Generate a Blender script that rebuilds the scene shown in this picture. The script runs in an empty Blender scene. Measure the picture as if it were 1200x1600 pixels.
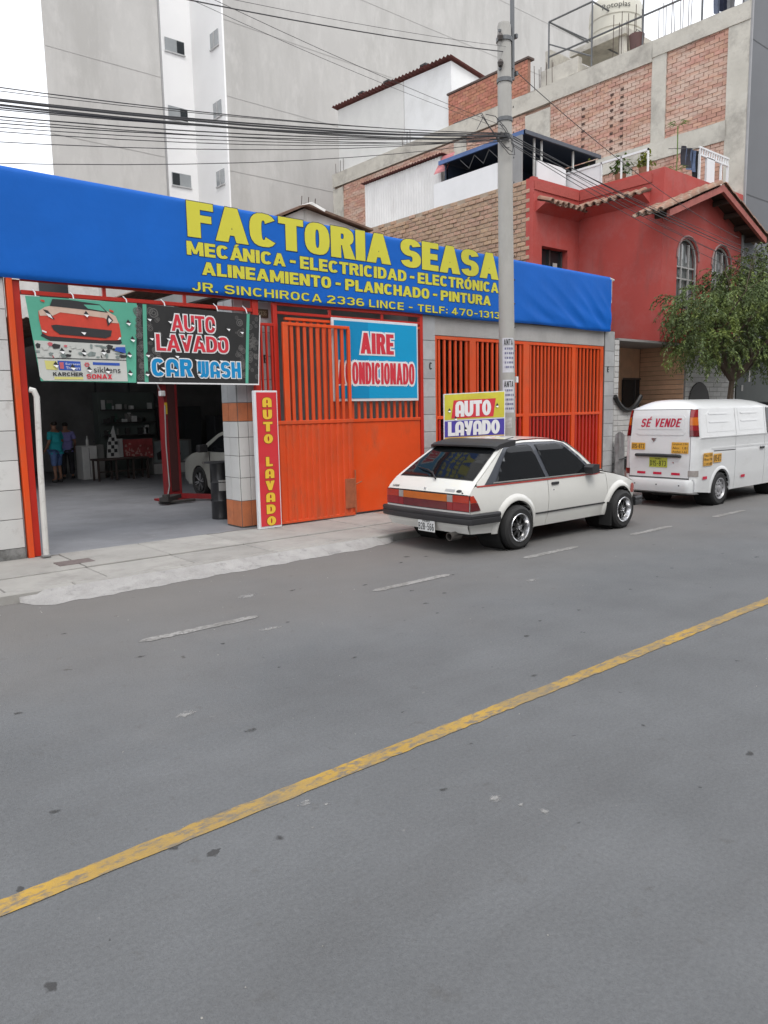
import bpy, bmesh, math, random
from mathutils import Vector, Matrix, geometry
random.seed(7)
R = math.radians
S = bpy.context.scene
C = S.collection

# ------------------------------------------------------------------ camera
cd = bpy.data.cameras.new('camera'); cam = bpy.data.objects.new('camera', cd); C.objects.link(cam)
S.camera = cam
YAW, PITCH, ROLL, CAMH = R(39.962), R(7.786), R(-1.093), 1.8
def cam_basis():
    sy, cy, sp, cp = math.sin(YAW), math.cos(YAW), math.sin(PITCH), math.cos(PITCH)
    f = Vector((sy*cp, cy*cp, -sp)); r = Vector((cy, -sy, 0)); u = r.cross(f)
    c, s = math.cos(ROLL), math.sin(ROLL)
    return c*r + s*u, -s*r + c*u, f
_r, _u, _f = cam_basis()
cam.matrix_world = Matrix(((_r.x, _u.x, -_f.x, 0), (_r.y, _u.y, -_f.y, 0), (_r.z, _u.z, -_f.z, CAMH), (0, 0, 0, 1)))
cd.sensor_fit = 'VERTICAL'; cd.sensor_height = 36; cd.lens = 26.487; cd.clip_end = 500; cd.clip_start = .05
S.render.resolution_x = 768; S.render.resolution_y = 1024

# ------------------------------------------------------------------ sky, sun, exposure (overcast day)
W = bpy.data.worlds.new('World'); S.world = W; W.use_nodes = True
nt = W.node_tree; bg = nt.nodes['Background']
sky = nt.nodes.new('ShaderNodeTexSky'); sky.sky_type = 'NISHITA'; sky.sun_disc = False
SUN_EL, SUN_AZ = R(58), R(200)
sky.sun_elevation = SUN_EL; sky.sun_rotation = SUN_AZ; sky.dust_density = 4; sky.air_density = 1.2
mx = nt.nodes.new('ShaderNodeMixRGB'); mx.inputs[0].default_value = .86
mx.inputs[2].default_value = (8.6, 8.75, 9.1, 1)          # the even white of a closed cloud cover
nt.links.new(sky.outputs[0], mx.inputs[1]); nt.links.new(mx.outputs[0], bg.inputs[0])
bg.inputs[1].default_value = .12
sl = bpy.data.lights.new('sun', 'SUN'); sl.energy = .9; sl.angle = R(25); sl.color = (1, .97, .92)
so = bpy.data.objects.new('sun', sl); C.objects.link(so)
sd = Vector((math.sin(SUN_AZ)*math.cos(SUN_EL), math.cos(SUN_AZ)*math.cos(SUN_EL), math.sin(SUN_EL)))
so.rotation_euler = sd.to_track_quat('Z', 'Y').to_euler()
S.view_settings.view_transform = 'Standard'; S.view_settings.look = 'None'
S.view_settings.gamma = 1; S.view_settings.use_curve_mapping = False
S.view_settings.exposure = .62

# ------------------------------------------------------------------ materials
MATS = {}
def mat(name, col, rough=.7, metal=0, var=.10, scale=2.0, bump=0., bscale=40, dirt=None, coat=0, rnd=0, stretch=(1,1,1), spec=.5, hue=None, attr=False, dirt2=None):
    if name in MATS: return MATS[name]
    m = bpy.data.materials.new(name); m.use_nodes = True; t = m.node_tree; N = t.nodes; L = t.links
    b = N['Principled BSDF']; b.inputs['Roughness'].default_value = rough; b.inputs['Metallic'].default_value = metal
    b.inputs['Specular IOR Level'].default_value = spec
    if coat: b.inputs['Coat Weight'].default_value = coat; b.inputs['Coat Roughness'].default_value = .05
    tc = N.new('ShaderNodeTexCoord'); mp = N.new('ShaderNodeMapping'); L.new(tc.outputs['Object'], mp.inputs[0])
    mp.inputs['Scale'].default_value = stretch
    n = N.new('ShaderNodeTexNoise'); n.inputs['Scale'].default_value = scale; n.inputs['Detail'].default_value = 7; n.inputs['Roughness'].default_value = .62
    L.new(mp.outputs[0], n.inputs['Vector'])
    mr = N.new('ShaderNodeMapRange'); mr.inputs[1].default_value = .3; mr.inputs[2].default_value = .7
    mr.inputs[3].default_value = 1-var; mr.inputs[4].default_value = 1+var; L.new(n.outputs[0], mr.inputs[0])
    hs = N.new('ShaderNodeHueSaturation'); hs.inputs['Color'].default_value = (*col, 1)
    last = mr.outputs[0]
    if rnd:
        if attr:
            oi = N.new('ShaderNodeAttribute'); oi.attribute_name = 'rnd'; ro = oi.outputs['Fac']
        else:
            oi = N.new('ShaderNodeObjectInfo'); ro = oi.outputs['Random']
        m2 = N.new('ShaderNodeMapRange'); m2.inputs[3].default_value = 1-rnd; m2.inputs[4].default_value = 1+rnd; L.new(ro, m2.inputs[0])
        mu = N.new('ShaderNodeMath'); mu.operation = 'MULTIPLY'; L.new(last, mu.inputs[0]); L.new(m2.outputs[0], mu.inputs[1]); last = mu.outputs[0]
        if hue:
            m3 = N.new('ShaderNodeMapRange'); m3.inputs[3].default_value = .5-hue; m3.inputs[4].default_value = .5+hue
            fr = N.new('ShaderNodeMath'); fr.operation = 'FRACT'; mm = N.new('ShaderNodeMath'); mm.operation = 'MULTIPLY'; mm.inputs[1].default_value = 7.31
            L.new(ro, mm.inputs[0]); L.new(mm.outputs[0], fr.inputs[0]); L.new(fr.outputs[0], m3.inputs[0]); L.new(m3.outputs[0], hs.inputs['Hue'])
    L.new(last, hs.inputs['Value'])
    out = hs.outputs[0]
    for dd in (dirt, dirt2):
        if not dd: continue
        dcol, dsc, lo, hi, amt = dd[:5]; st = dd[5] if len(dd) > 5 else (1, 1, 1)
        mp2 = N.new('ShaderNodeMapping'); L.new(tc.outputs['Object'], mp2.inputs[0]); mp2.inputs['Scale'].default_value = st
        mp2.inputs['Location'].default_value = (dsc*1.7, 3.1, 5.2)
        n2 = N.new('ShaderNodeTexNoise'); n2.inputs['Scale'].default_value = dsc; n2.inputs['Detail'].default_value = 8; n2.inputs['Roughness'].default_value = .7
        L.new(mp2.outputs[0], n2.inputs['Vector'])
        r2 = N.new('ShaderNodeMapRange'); r2.inputs[1].default_value = lo; r2.inputs[2].default_value = hi; r2.inputs[4].default_value = amt
        L.new(n2.outputs[0], r2.inputs[0])
        mi = N.new('ShaderNodeMixRGB'); L.new(r2.outputs[0], mi.inputs[0]); L.new(out, mi.inputs[1]); mi.inputs[2].default_value = (*dcol, 1); out = mi.outputs[0]
    L.new(out, b.inputs['Base Color'])
    if bump:
        nb = N.new('ShaderNodeTexNoise'); nb.inputs['Scale'].default_value = bscale; nb.inputs['Detail'].default_value = 5
        L.new(mp.outputs[0], nb.inputs['Vector'])
        bp = N.new('ShaderNodeBump'); bp.inputs['Strength'].default_value = min(1, bump); bp.inputs['Distance'].default_value = .02
        L.new(nb.outputs[0], bp.inputs['Height']); L.new(bp.outputs[0], b.inputs['Normal'])
    MATS[name] = m
    return m

def glassy(name, col=(.012,.014,.016), rough=.04):
    return mat(name, col, rough, 0, .02, spec=.5)

# ------------------------------------------------------------------ object helpers
ORG = {}
def _setp(o, label, cat, group, kind):
    if label: o['label'] = label
    if cat: o['category'] = cat
    if group: o['group'] = group
    if kind: o['kind'] = kind
def thing(name, label, cat, loc=(0, 0, 0), group=None, rz=0):
    o = bpy.data.objects.new(name, None); C.objects.link(o); o.location = loc; o.empty_display_size = .2
    o.rotation_euler = (0, 0, rz)
    _setp(o, label, cat, group, None); ORG[o.name] = Vector(loc) if not rz else Vector((0, 0, 0))
    return o
class MB:
    def __init__(s): s.v = []; s.f = []; s.rnd = []
    def add(s, vs, fs):
        n = len(s.v); s.v += [tuple(p) for p in vs]; s.f += [tuple(i+n for i in f) for f in fs]; return s
    def box(s, x0, x1, y0, y1, z0, z1):
        return s.add([(x0,y0,z0),(x1,y0,z0),(x1,y1,z0),(x0,y1,z0),(x0,y0,z1),(x1,y0,z1),(x1,y1,z1),(x0,y1,z1)],
                     [(0,3,2,1),(4,5,6,7),(0,1,5,4),(1,2,6,5),(2,3,7,6),(3,0,4,7)])
    def bbox(s, x0, x1, y0, y1, z0, z1, b=.01):       # box with chamfered edges
        vs = []; idx = {}
        X = (x0, x1); Yy = (y0, y1); Z = (z0, z1)
        for i in (0,1):
            for j in (0,1):
                for k in (0,1):
                    sx, sy, sz = (1,-1)[i], (1,-1)[j], (1,-1)[k]
                    for a in range(3):
                        p = [X[i]+sx*b, Yy[j]+sy*b, Z[k]+sz*b]; p[a] = (X[i], Yy[j], Z[k])[a]
                        idx[(i,j,k,a)] = len(vs); vs.append(tuple(p))
        fs = []
        for a in range(3):
            o1, o2 = [(1,2),(2,0),(0,1)][a]
            for sgn in (0,1):
                q = []
                for (m, n_) in ((0,0),(1,0),(1,1),(0,1)):
                    c = [0,0,0]; c[a] = sgn; c[o1] = m; c[o2] = n_; q.append(idx[(*c, a)])
                fs.append(tuple(q if sgn else q[::-1]))
        for a in range(3):
            o1, o2 = [(1,2),(2,0),(0,1)][a]
            for m in (0,1):
                for n_ in (0,1):
                    c0=[0,0,0]; c1=[0,0,0]; c0[a]=0; c1[a]=1; c0[o1]=c1[o1]=m; c0[o2]=c1[o2]=n_
                    fs.append((idx[(*c0,o1)], idx[(*c1,o1)], idx[(*c1,o2)], idx[(*c0,o2)]))
        for i in (0,1):
            for j in (0,1):
                for k in (0,1): fs.append((idx[(i,j,k,0)], idx[(i,j,k,1)], idx[(i,j,k,2)]))
        return s.add(vs, fs)
    def cyl(s, p0, p1, r0, r1=None, n=12, cap=True):
        r1 = r0 if r1 is None else r1
        p0 = Vector(p0); p1 = Vector(p1); d = (p1-p0).normalized()
        a = d.orthogonal().normalized(); b = d.cross(a)
        vs = []
        for p, r in ((p0, r0), (p1, r1)):
            for i in range(n):
                t = 2*math.pi*i/n; vs.append(p + (a*math.cos(t)+b*math.sin(t))*r)
        fs = [(i, (i+1) % n, n+(i+1) % n, n+i) for i in range(n)]
        if cap: fs += [tuple(range(n))[::-1], tuple(range(n, 2*n))]
        return s.add(vs, fs)
    def tube(s, pts, r, n=6):
        pts = [Vector(p) for p in pts]; rr = r if isinstance(r, (list, tuple)) else [r]*len(pts)
        vs = []; prev = None
        for i, p in enumerate(pts):
            d = (pts[min(i+1, len(pts)-1)] - pts[max(i-1, 0)]).normalized()
            if prev is None: a = d.orthogonal().normalized()
            else: a = (prev - d*prev.dot(d)); a = a.normalized() if a.length > 1e-6 else d.orthogonal().normalized()
            prev = a; b = d.cross(a)
            for k in range(n):
                t = 2*math.pi*k/n; vs.append(p + (a*math.cos(t)+b*math.sin(t))*rr[i])
        fs = []
        for i in range(len(pts)-1):
            for k in range(n): fs.append((i*n+k, i*n+(k+1) % n, (i+1)*n+(k+1) % n, (i+1)*n+k))
        fs += [tuple(range(n))[::-1], tuple(range((len(pts)-1)*n, len(pts)*n))]
        return s.add(vs, fs)
    def lathe(s, prof, c, axis='y', n=32):            # prof: (radius, axial)
        vs = []; c = Vector(c)
        for r, a in prof:
            for k in range(n):
                t = 2*math.pi*k/n; u, w = r*math.cos(t), r*math.sin(t)
                vs.append(c + (Vector((u, a, w)) if axis == 'y' else Vector((u, w, a)) if axis == 'z' else Vector((a, u, w))))
        fs = []
        for i in range(len(prof)-1):
            for k in range(n): fs.append((i*n+k, i*n+(k+1) % n, (i+1)*n+(k+1) % n, (i+1)*n+k))
        return s.add(vs, fs)
    def grid(s, f, us, vs_):
        n = len(s.v); m = len(vs_)
        for u in us:
            for v in vs_: s.v.append(tuple(f(u, v)))
        for i in range(len(us)-1):
            for j in range(m-1): s.f.append((n+i*m+j, n+(i+1)*m+j, n+(i+1)*m+j+1, n+i*m+j+1))
        return s
    def prism(s, poly, f, d):                          # poly 2D, f maps to 3D, extruded by vector d
        n = len(poly); a = [Vector(f(*p)) for p in poly]; d = Vector(d)
        return s.add(a + [p+d for p in a], [tuple(range(n)), tuple(range(n, 2*n))[::-1]] + [(i, n+i, n+(i+1) % n, (i+1) % n) for i in range(n)])
    def mesh(s, name, org=Vector((0, 0, 0)), rnd=None):
        me = bpy.data.meshes.new(name)
        me.from_pydata([(v[0]-org.x, v[1]-org.y, v[2]-org.z) for v in s.v], [], s.f); me.update()
        return me
def finish(me, smooth=False, angle=35):
    bm = bmesh.new(); bm.from_mesh(me); bmesh.ops.recalc_face_normals(bm, faces=bm.faces); bm.to_mesh(me); bm.free()
    if smooth:
        for p in me.polygons: p.use_smooth = True
        if angle < 180: me.set_sharp_from_angle(angle=R(angle))
def part(name, mb, m, parent=None, smooth=False, label=None, cat=None, group=None, kind=None, angle=35, recalc=True, loc=None):
    org = Vector((0, 0, 0))
    if parent is not None: org = ORG[parent.name]
    elif loc is not None: org = Vector(loc)
    me = mb.mesh(name, org) if isinstance(mb, MB) else mb
    if recalc and isinstance(mb, MB): finish(me, smooth, angle)
    me.materials.append(m) if not me.materials else None
    o = bpy.data.objects.new(name, me); C.objects.link(o)
    if parent is not None: o.parent = parent
    elif loc is not None: o.location = loc
    ORG[o.name] = org
    _setp(o, label, cat, group, kind)
    return o
def inst(name, me, parent, loc, rot=None, scl=None, label=None, kind=None):
    """another piece that shares mesh data; loc in world metres"""
    o = bpy.data.objects.new(name, me); C.objects.link(o); o.parent = parent
    o.location = Vector(loc) - ORG[parent.name]
    if rot: o.rotation_euler = rot
    if scl: o.scale = scl
    _setp(o, label, None, None, kind); ORG[o.name] = Vector(loc)
    return o
def shared(name, mb, m, smooth=False):
    me = mb.mesh(name); finish(me, smooth); me.materials.append(m); return me

# ------------------------------------------------------------------ 2D shapes -> surfaces
def pip(x, y, poly):
    c = False; j = len(poly)-1
    for i in range(len(poly)):
        xi, yi = poly[i]; xj, yj = poly[j]
        if (yi > y) != (yj > y) and x < (xj-xi)*(y-yi)/(yj-yi)+xi: c = not c
        j = i
    return c
def patch(mb, outline, holes, f, step=.08, rim=None):
    """fills a 2D outline (with holes) with a fine mesh bent onto surface f; rim = vector of the folded edge"""
    V = []; E = []
    def loop(pl):
        s0 = len(V)
        for i in range(len(pl)):
            a = Vector(pl[i]); b = Vector(pl[(i+1) % len(pl)]); k = max(1, int((b-a).length/step))
            for q in range(k): V.append(a.lerp(b, q/k))
        for i in range(s0, len(V)): E.append((i, i+1 if i+1 < len(V) else s0))
    loop(outline)
    for h in holes: loop(h)
    nb = len(V)
    x0 = min(p[0] for p in outline); x1 = max(p[0] for p in outline); y0 = min(p[1] for p in outline); y1 = max(p[1] for p in outline)
    B = [tuple(v) for v in V[:nb]]
    i = 1
    while x0+i*step < x1:
        j = 1
        while y0+j*step < y1:
            x, y = x0+i*step, y0+j*step
            if pip(x, y, outline) and not any(pip(x, y, h) for h in holes) and min((x-q[0])**2+(y-q[1])**2 for q in B) > (step*.45)**2:
                V.append(Vector((x, y)))
            j += 1
        i += 1
    vo, eo, fo, *_ = geometry.delaunay_2d_cdt(V, E, [], 0, 1e-6)
    fs = []
    for fc in fo:
        cx = sum(vo[k].x for k in fc)/len(fc); cy = sum(vo[k].y for k in fc)/len(fc)
        if pip(cx, cy, outline) and not any(pip(cx, cy, h) for h in holes): fs.append(tuple(fc))
    mb.add([f(v.x, v.y) for v in vo], fs)
    if rim is not None:
        cnt = {}
        for fc in fs:
            for k in range(len(fc)):
                e = tuple(sorted((fc[k], fc[(k+1) % len(fc)]))); cnt[e] = cnt.get(e, 0)+1
        d = Vector(rim)
        for (a, b), n_ in cnt.items():
            if n_ == 1:
                pa, pb = Vector(f(*vo[a])), Vector(f(*vo[b])); mb.add([pa, pb, pb+d, pa+d], [(0, 1, 2, 3)])
    return mb
def grow(poly, d):
    """offset a convex polygon outward"""
    if d == 0: return poly
    ar = sum(poly[i][0]*poly[(i+1) % len(poly)][1]-poly[(i+1) % len(poly)][0]*poly[i][1] for i in range(len(poly)))
    if ar < 0: poly = poly[::-1]
    pl = []
    for p in poly:
        if not pl or math.hypot(p[0]-pl[-1][0], p[1]-pl[-1][1]) > 1e-5: pl.append(p)
    if math.hypot(pl[0][0]-pl[-1][0], pl[0][1]-pl[-1][1]) < 1e-5: pl.pop()
    n = len(pl); out = []
    for i in range(n):
        p0 = Vector(pl[i-1]); p1 = Vector(pl[i]); p2 = Vector(pl[(i+1) % n])
        d1 = (p1-p0).normalized(); d2 = (p2-p1).normalized()
        n1 = Vector((d1.y, -d1.x)); n2 = Vector((d2.y, -d2.x)); b = n1+n2
        if b.length < .3: b = n1 if b.length < 1e-3 else b.normalized()*.6
        k = 2/max(.9, b.length_squared); out.append(tuple(p1 + b*(d*k)))
    return out
def flat(mb, polys, f):
    """union of convex 2D polygons laid on the surface f"""
    V = []; E = []; K = 50.0
    for pl in polys:
        s0 = len(V); V += [Vector(p)*K for p in pl]; n = len(pl)
        E += [(s0+i, s0+(i+1) % n) for i in range(n)]
    vo, eo, fo, *_ = geometry.delaunay_2d_cdt(V, E, [], 0, 1e-5)
    bb = [(min(p[0] for p in pl), max(p[0] for p in pl), min(p[1] for p in pl), max(p[1] for p in pl), pl) for pl in polys]
    fs = []
    for fc in fo:
        cx = sum(vo[k].x for k in fc)/len(fc)/K; cy = sum(vo[k].y for k in fc)/len(fc)/K
        if any(x0 <= cx <= x1 and y0 <= cy <= y1 and pip(cx, cy, pl) for x0, x1, y0, y1, pl in bb): fs.append(tuple(fc))
    return mb.add([f(v.x/K, v.y/K) for v in vo], fs)
# ------------------------------------------------------------------ heavy display lettering drawn as strokes
def rct(x0, y0, x1, y1): return [(x0, y0), (x1, y0), (x1, y1), (x0, y1)]
def ring(cx, cy, rx, ry, tx, ty, a0, a1, n=10, p=2.0):
    o = []
    def q(a, rx, ry):
        c, s = math.cos(R(a)), math.sin(R(a))
        return (cx+rx*math.copysign(abs(c)**(2/p), c), cy+ry*math.copysign(abs(s)**(2/p), s))
    n = max(2, int(abs(a1-a0)/360*20)+1)
    for i in range(n):
        a, b = a0+(a1-a0)*i/n, a0+(a1-a0)*(i+1)/n
        o.append([q(a, rx, ry), q(b, rx, ry), q(b, rx-tx, ry-ty), q(a, rx-tx, ry-ty)])
    return o
def bowl(x0, y0, x1, y1, tx, ty):
    ry = (y1-y0)/2; rx = min(x1-x0-.02, max(tx+.03, ry*.8)); xm = x1-rx
    return [rct(x0, y1-ty, xm+.004, y1), rct(x0, y0, xm+.004, y0+ty)] + ring(xm, (y0+y1)/2, rx, ry, tx, ty, -90, 90, p=2.4)
def glyph(c, w, t, h, sty='b'):
    m = w/2; ry = .25+h/4
    if c == 'Á': return glyph('A', w, t, h, sty)[0] + [[(m-.08, 1.05), (m+.06, 1.05), (m+.2, 1.22), (m+.02, 1.22)]], w
    if c == 'É': return glyph('E', w, t, h, sty)[0] + [[(m-.08, 1.05), (m+.06, 1.05), (m+.2, 1.22), (m+.02, 1.22)]], w
    if c == 'Ó': return glyph('O', w, t, h, sty)[0] + [[(m-.08, 1.05), (m+.06, 1.05), (m+.2, 1.22), (m+.02, 1.22)]], w
    if c == 'A':
        if sty == 'p': return ring(m, .6, m, .4, t, h, 0, 180, p=2.3)+[rct(0, 0, t, .605), rct(w-t, 0, w, .605), rct(t-.01, .22, w-t+.01, .22+h*.8)], w
        W_ = w*1.12; m = W_/2
        return [[(0, 0), (t, 0), (m+t*.42, 1), (m-t*.5, 1)], [(W_-t, 0), (W_, 0), (m+t*.5, 1), (m-t*.42, 1)], rct(t*.7, .2, W_-t*.7, .2+h*.85)], W_
    if c == 'B': return [rct(0, 0, t, 1)]+bowl(t-.01, .5-h/2, w*.96, 1, t, h)+bowl(t-.01, 0, w, .5+h/2, t, h), w
    if c == 'C': return ring(m, .5, m, .5, t, h, 38, 322, p=2.6), w
    if c == 'D': return [rct(0, 0, t, 1)]+bowl(t-.01, 0, w, 1, t, h), w
    if c == 'E': return [rct(0, 0, t, 1), rct(t-.01, 0, w*.85, h), rct(t-.01, 1-h, w*.85, 1), rct(t-.01, .5-h/2, w*.8, .5+h/2)], w*.85
    if c == 'F': return [rct(0, 0, t, 1), rct(t-.01, 1-h, w*.85, 1), rct(t-.01, .44, w*.78, .44+h)], w*.85
    if c == 'G': return ring(m, .5, m, .5, t, h, 38, 330, p=2.6)+[rct(w-t, .1, w, .5), rct(m, .5-h*.7, w, .5)], w
    if c == 'H': return [rct(0, 0, t, 1), rct(w-t, 0, w, 1), rct(t-.01, .5-h/2, w-t+.01, .5+h/2)], w
    if c == 'I': return [rct(0, 0, t, 1)], t
    if c == 'J': return [rct(w*.8-t, .3, w*.8, 1)]+ring(w*.4, .32, w*.4, .32, t, h, 190, 360), w*.8
    if c == 'K': return [rct(0, 0, t, 1), [(t*.9, .42), (t*.9+t*.3, .62), (w, 1), (w-t*1.15, 1), (t*.9, .52)][:1]+[(w, 1), (w-t*1.2, 1), (t*.9, .6)], [(t*.9+.1, .55), (w-t*1.15, 0), (w+.02, 0), (t+.22, .7)]], w
    if c == 'L':
        return [rct(0, 0, t, 1), rct(t-.01, 0, w*.8, h)], w*.8
    if c == 'M':
        W_ = w*1.3; m = W_/2
        return [rct(0, 0, t, 1), rct(W_-t, 0, W_, 1), [(t*.2, 1), (t*1.1, 1), (m+t*.35, .1), (m-t*.35, .1)], [(W_-t*.2, 1), (W_-t*1.1, 1), (m-t*.35, .1), (m+t*.35, .1)]], W_
    if c == 'N': return [rct(0, 0, t, 1), rct(w-t, 0, w, 1), [(t*.1, 1), (t*1.05, 1), (w-t*.1, 0), (w-t*1.05, 0)]], w
    if c in 'O0': return ring(m, .5, m, .5, t, h, 0, 360, p=2.0 if sty == 'p' else 2.6), w
    if c == 'P': return [rct(0, 0, t, 1)]+bowl(t-.01, .38, w, 1, t, h), w
    if c == 'R': return [rct(0, 0, t, 1)]+bowl(t-.01, .42, w*.97, 1, t, h)+[[(w*.45, .5), (w*.45+t*.8, .5), (w+.02, 0), (w-t*1.05, 0)]], w
    if c == 'S': return ring(m, 1-ry, m, ry, t, h, 15, 268, p=2.3)+ring(m, ry, m, ry, t, h, 92, -165, p=2.3), w
    if c == 'T': return [rct(0, 1-h, w*.95, 1), rct(w*.475-t/2, 0, w*.475+t/2, 1)], w*.95
    if c == 'U': return [rct(0, .38, t, 1), rct(w-t, .38, w, 1)]+ring(m, .385, m, .385, t, h, 180, 360, p=2.3), w
    if c == 'V': return [[(0, 1), (t, 1), (m+t*.42, 0), (m-t*.42, 0)], [(w-t, 1), (w, 1), (m+t*.42, 0), (m-t*.42, 0)]], w
    if c == 'W':
        if sty == 'p': return ring(w*.36, .36, w*.36, .36, t*.9, h, 180, 360)+ring(w*.36*3-t*.9, .36, w*.36, .36, t*.9, h, 180, 360)+[rct(0, .355, t*.9, 1), rct(w*.72-t*.9, .355, w*.72, 1), rct(w*1.44-t*1.8, .355, w*1.44-t*.9, 1)], w*1.44-t*.9
        W_ = w*1.4; q = W_/4
        return [[(0, 1), (t, 1), (q+t*.45, 0), (q-t*.45, 0)], [(2*q-t*.4, 1), (2*q+t*.4, 1), (q+t*.45, 0), (q-t*.45, 0)], [(2*q-t*.4, 1), (2*q+t*.4, 1), (3*q+t*.45, 0), (3*q-t*.45, 0)], [(W_-t, 1), (W_, 1), (3*q+t*.45, 0), (3*q-t*.45, 0)]], W_
    if c == 'X': return [[(0, 1), (t*1.1, 1), (w, 0), (w-t*1.1, 0)], [(w-t*1.1, 1), (w, 1), (t*1.1, 0), (0, 0)]], w
    if c == 'Y': return [[(0, 1), (t, 1), (m+t*.45, .4), (m-t*.45, .4)], [(w-t, 1), (w, 1), (m+t*.45, .4), (m-t*.45, .4)], rct(m-t/2, 0, m+t/2, .45)], w
    if c == '1': return [rct(w*.25, 0, w*.25+t, 1), [(0, .72), (w*.25+.01, .8), (w*.25+.01, 1), (0, .88)]], w*.25+t
    if c == '2': return ring(m, 1-ry-.02, m, ry+.02, t, h, 165, -25, p=2.2)+[[(w-.02, .55), (w*.6, .62), (0, h*.6), (t, h*.6)], rct(0, 0, w, h)], w
    if c == '3': return ring(m, 1-ry, m, ry, t, h, 160, -88, p=2.3)+ring(m, ry, m, ry, t, h, 88, -160, p=2.3), w
    if c == '4': return [rct(w*.62-t/2, 0, w*.62+t/2, 1), rct(0, .2, w, .2+h), [(0, .2+h*.3), (t, .2+h*.3), (w*.62+t*.3, 1), (w*.62-t*.5, 1)]], w
    if c == '5': return [rct(t*.3, 1-h, w*.95, 1), rct(t*.3, .5, t*1.2, 1)]+ring(m, .31, m, .31, t, h, 150, -160, p=2.3), w
    if c == '6': return ring(m, .31, m, .31, t, h, 0, 360, p=2.3)+ring(m, .5, m, .5, t, h, 50, 200, p=2.6), w
    if c == '7': return [rct(0, 1-h, w, 1), [(w-t, 1-h*.5), (w, 1-h*.5), (w*.3+t, 0), (w*.3, 0)]], w
    if c == '8': return ring(m, 1-ry, m*.95, ry, t, h, 0, 360, p=2.3)+ring(m, ry, m, ry, t, h, 0, 360, p=2.3), w
    if c == '9': return ring(m, .69, m, .31, t, h, 0, 360, p=2.3)+ring(m, .5, m, .5, t, h, 230, 380, p=2.6), w
    if c == '-': return [rct(.05, .38, .4, .38+h)], .45
    if c == '.': return [rct(0, 0, t, t)], t
    if c == ':': return [rct(0, .12, t, .12+t), rct(0, .58, t, .58+t)], t
    return [], .3
WORDS = []
def lettering(text, a0, a1, b0, b1, t=.2, h=.17, w=.62, sp=.09, sty='b', slant=0, space=.32):
    """list of convex polygons filling the box a0..a1, b0..b1"""
    x = 0; P = []; cut = [0]
    for ch in text:
        if ch == ' ': x += space; cut.append(len(P)); continue
        g, gw = glyph(ch, w, t, h, sty)
        P += [[(px+x, py) for px, py in pl] for pl in g]; x += gw+sp
    x -= sp; WORDS[:] = list(zip(cut, cut[1:]+[len(P)]))
    return [[(a0+(px+slant*py)/(x+slant)*(a1-a0), b0+py*(b1-b0)) for px, py in pl] for pl in P]
def letters(name, polys, f, m, parent, d=0, label=None):
    mb = MB(); flat(mb, [grow(p, d) for p in polys], f)
    return part(name, mb, m, parent, label=label)
def plain_text(name, s, a0, a1, b0, b1, f, m, parent):
    c = bpy.data.curves.new('txt', 'FONT'); c.body = s; c.resolution_u = 3
    o = bpy.data.objects.new('txt', c); C.objects.link(o)
    bpy.context.view_layer.update()
    me = bpy.data.meshes.new_from_object(o); bpy.data.objects.remove(o); bpy.data.curves.remove(c)
    xs = [v.co.x for v in me.vertices]; ys = [v.co.y for v in me.vertices]
    if not xs: return
    X0, X1, Y0, Y1 = min(xs), max(xs), min(ys), max(ys)
    mb = MB(); mb.add([f(a0+(v.co.x-X0)/(X1-X0)*(a1-a0), b0+(v.co.y-Y0)/(Y1-Y0)*(b1-b0)) for v in me.vertices], [tuple(p.vertices) for p in me.polygons])
    return part(name, mb, m, parent)
def wall_f(y, lift=0):
    return lambda a, b: (a, y-lift, b)
# ================================================================== THE SETTING
F = 9.6                                                   # the facade line of the workshop
rnd = random.random
def rr(a, b): return a+(b-a)*random.random()

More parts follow.
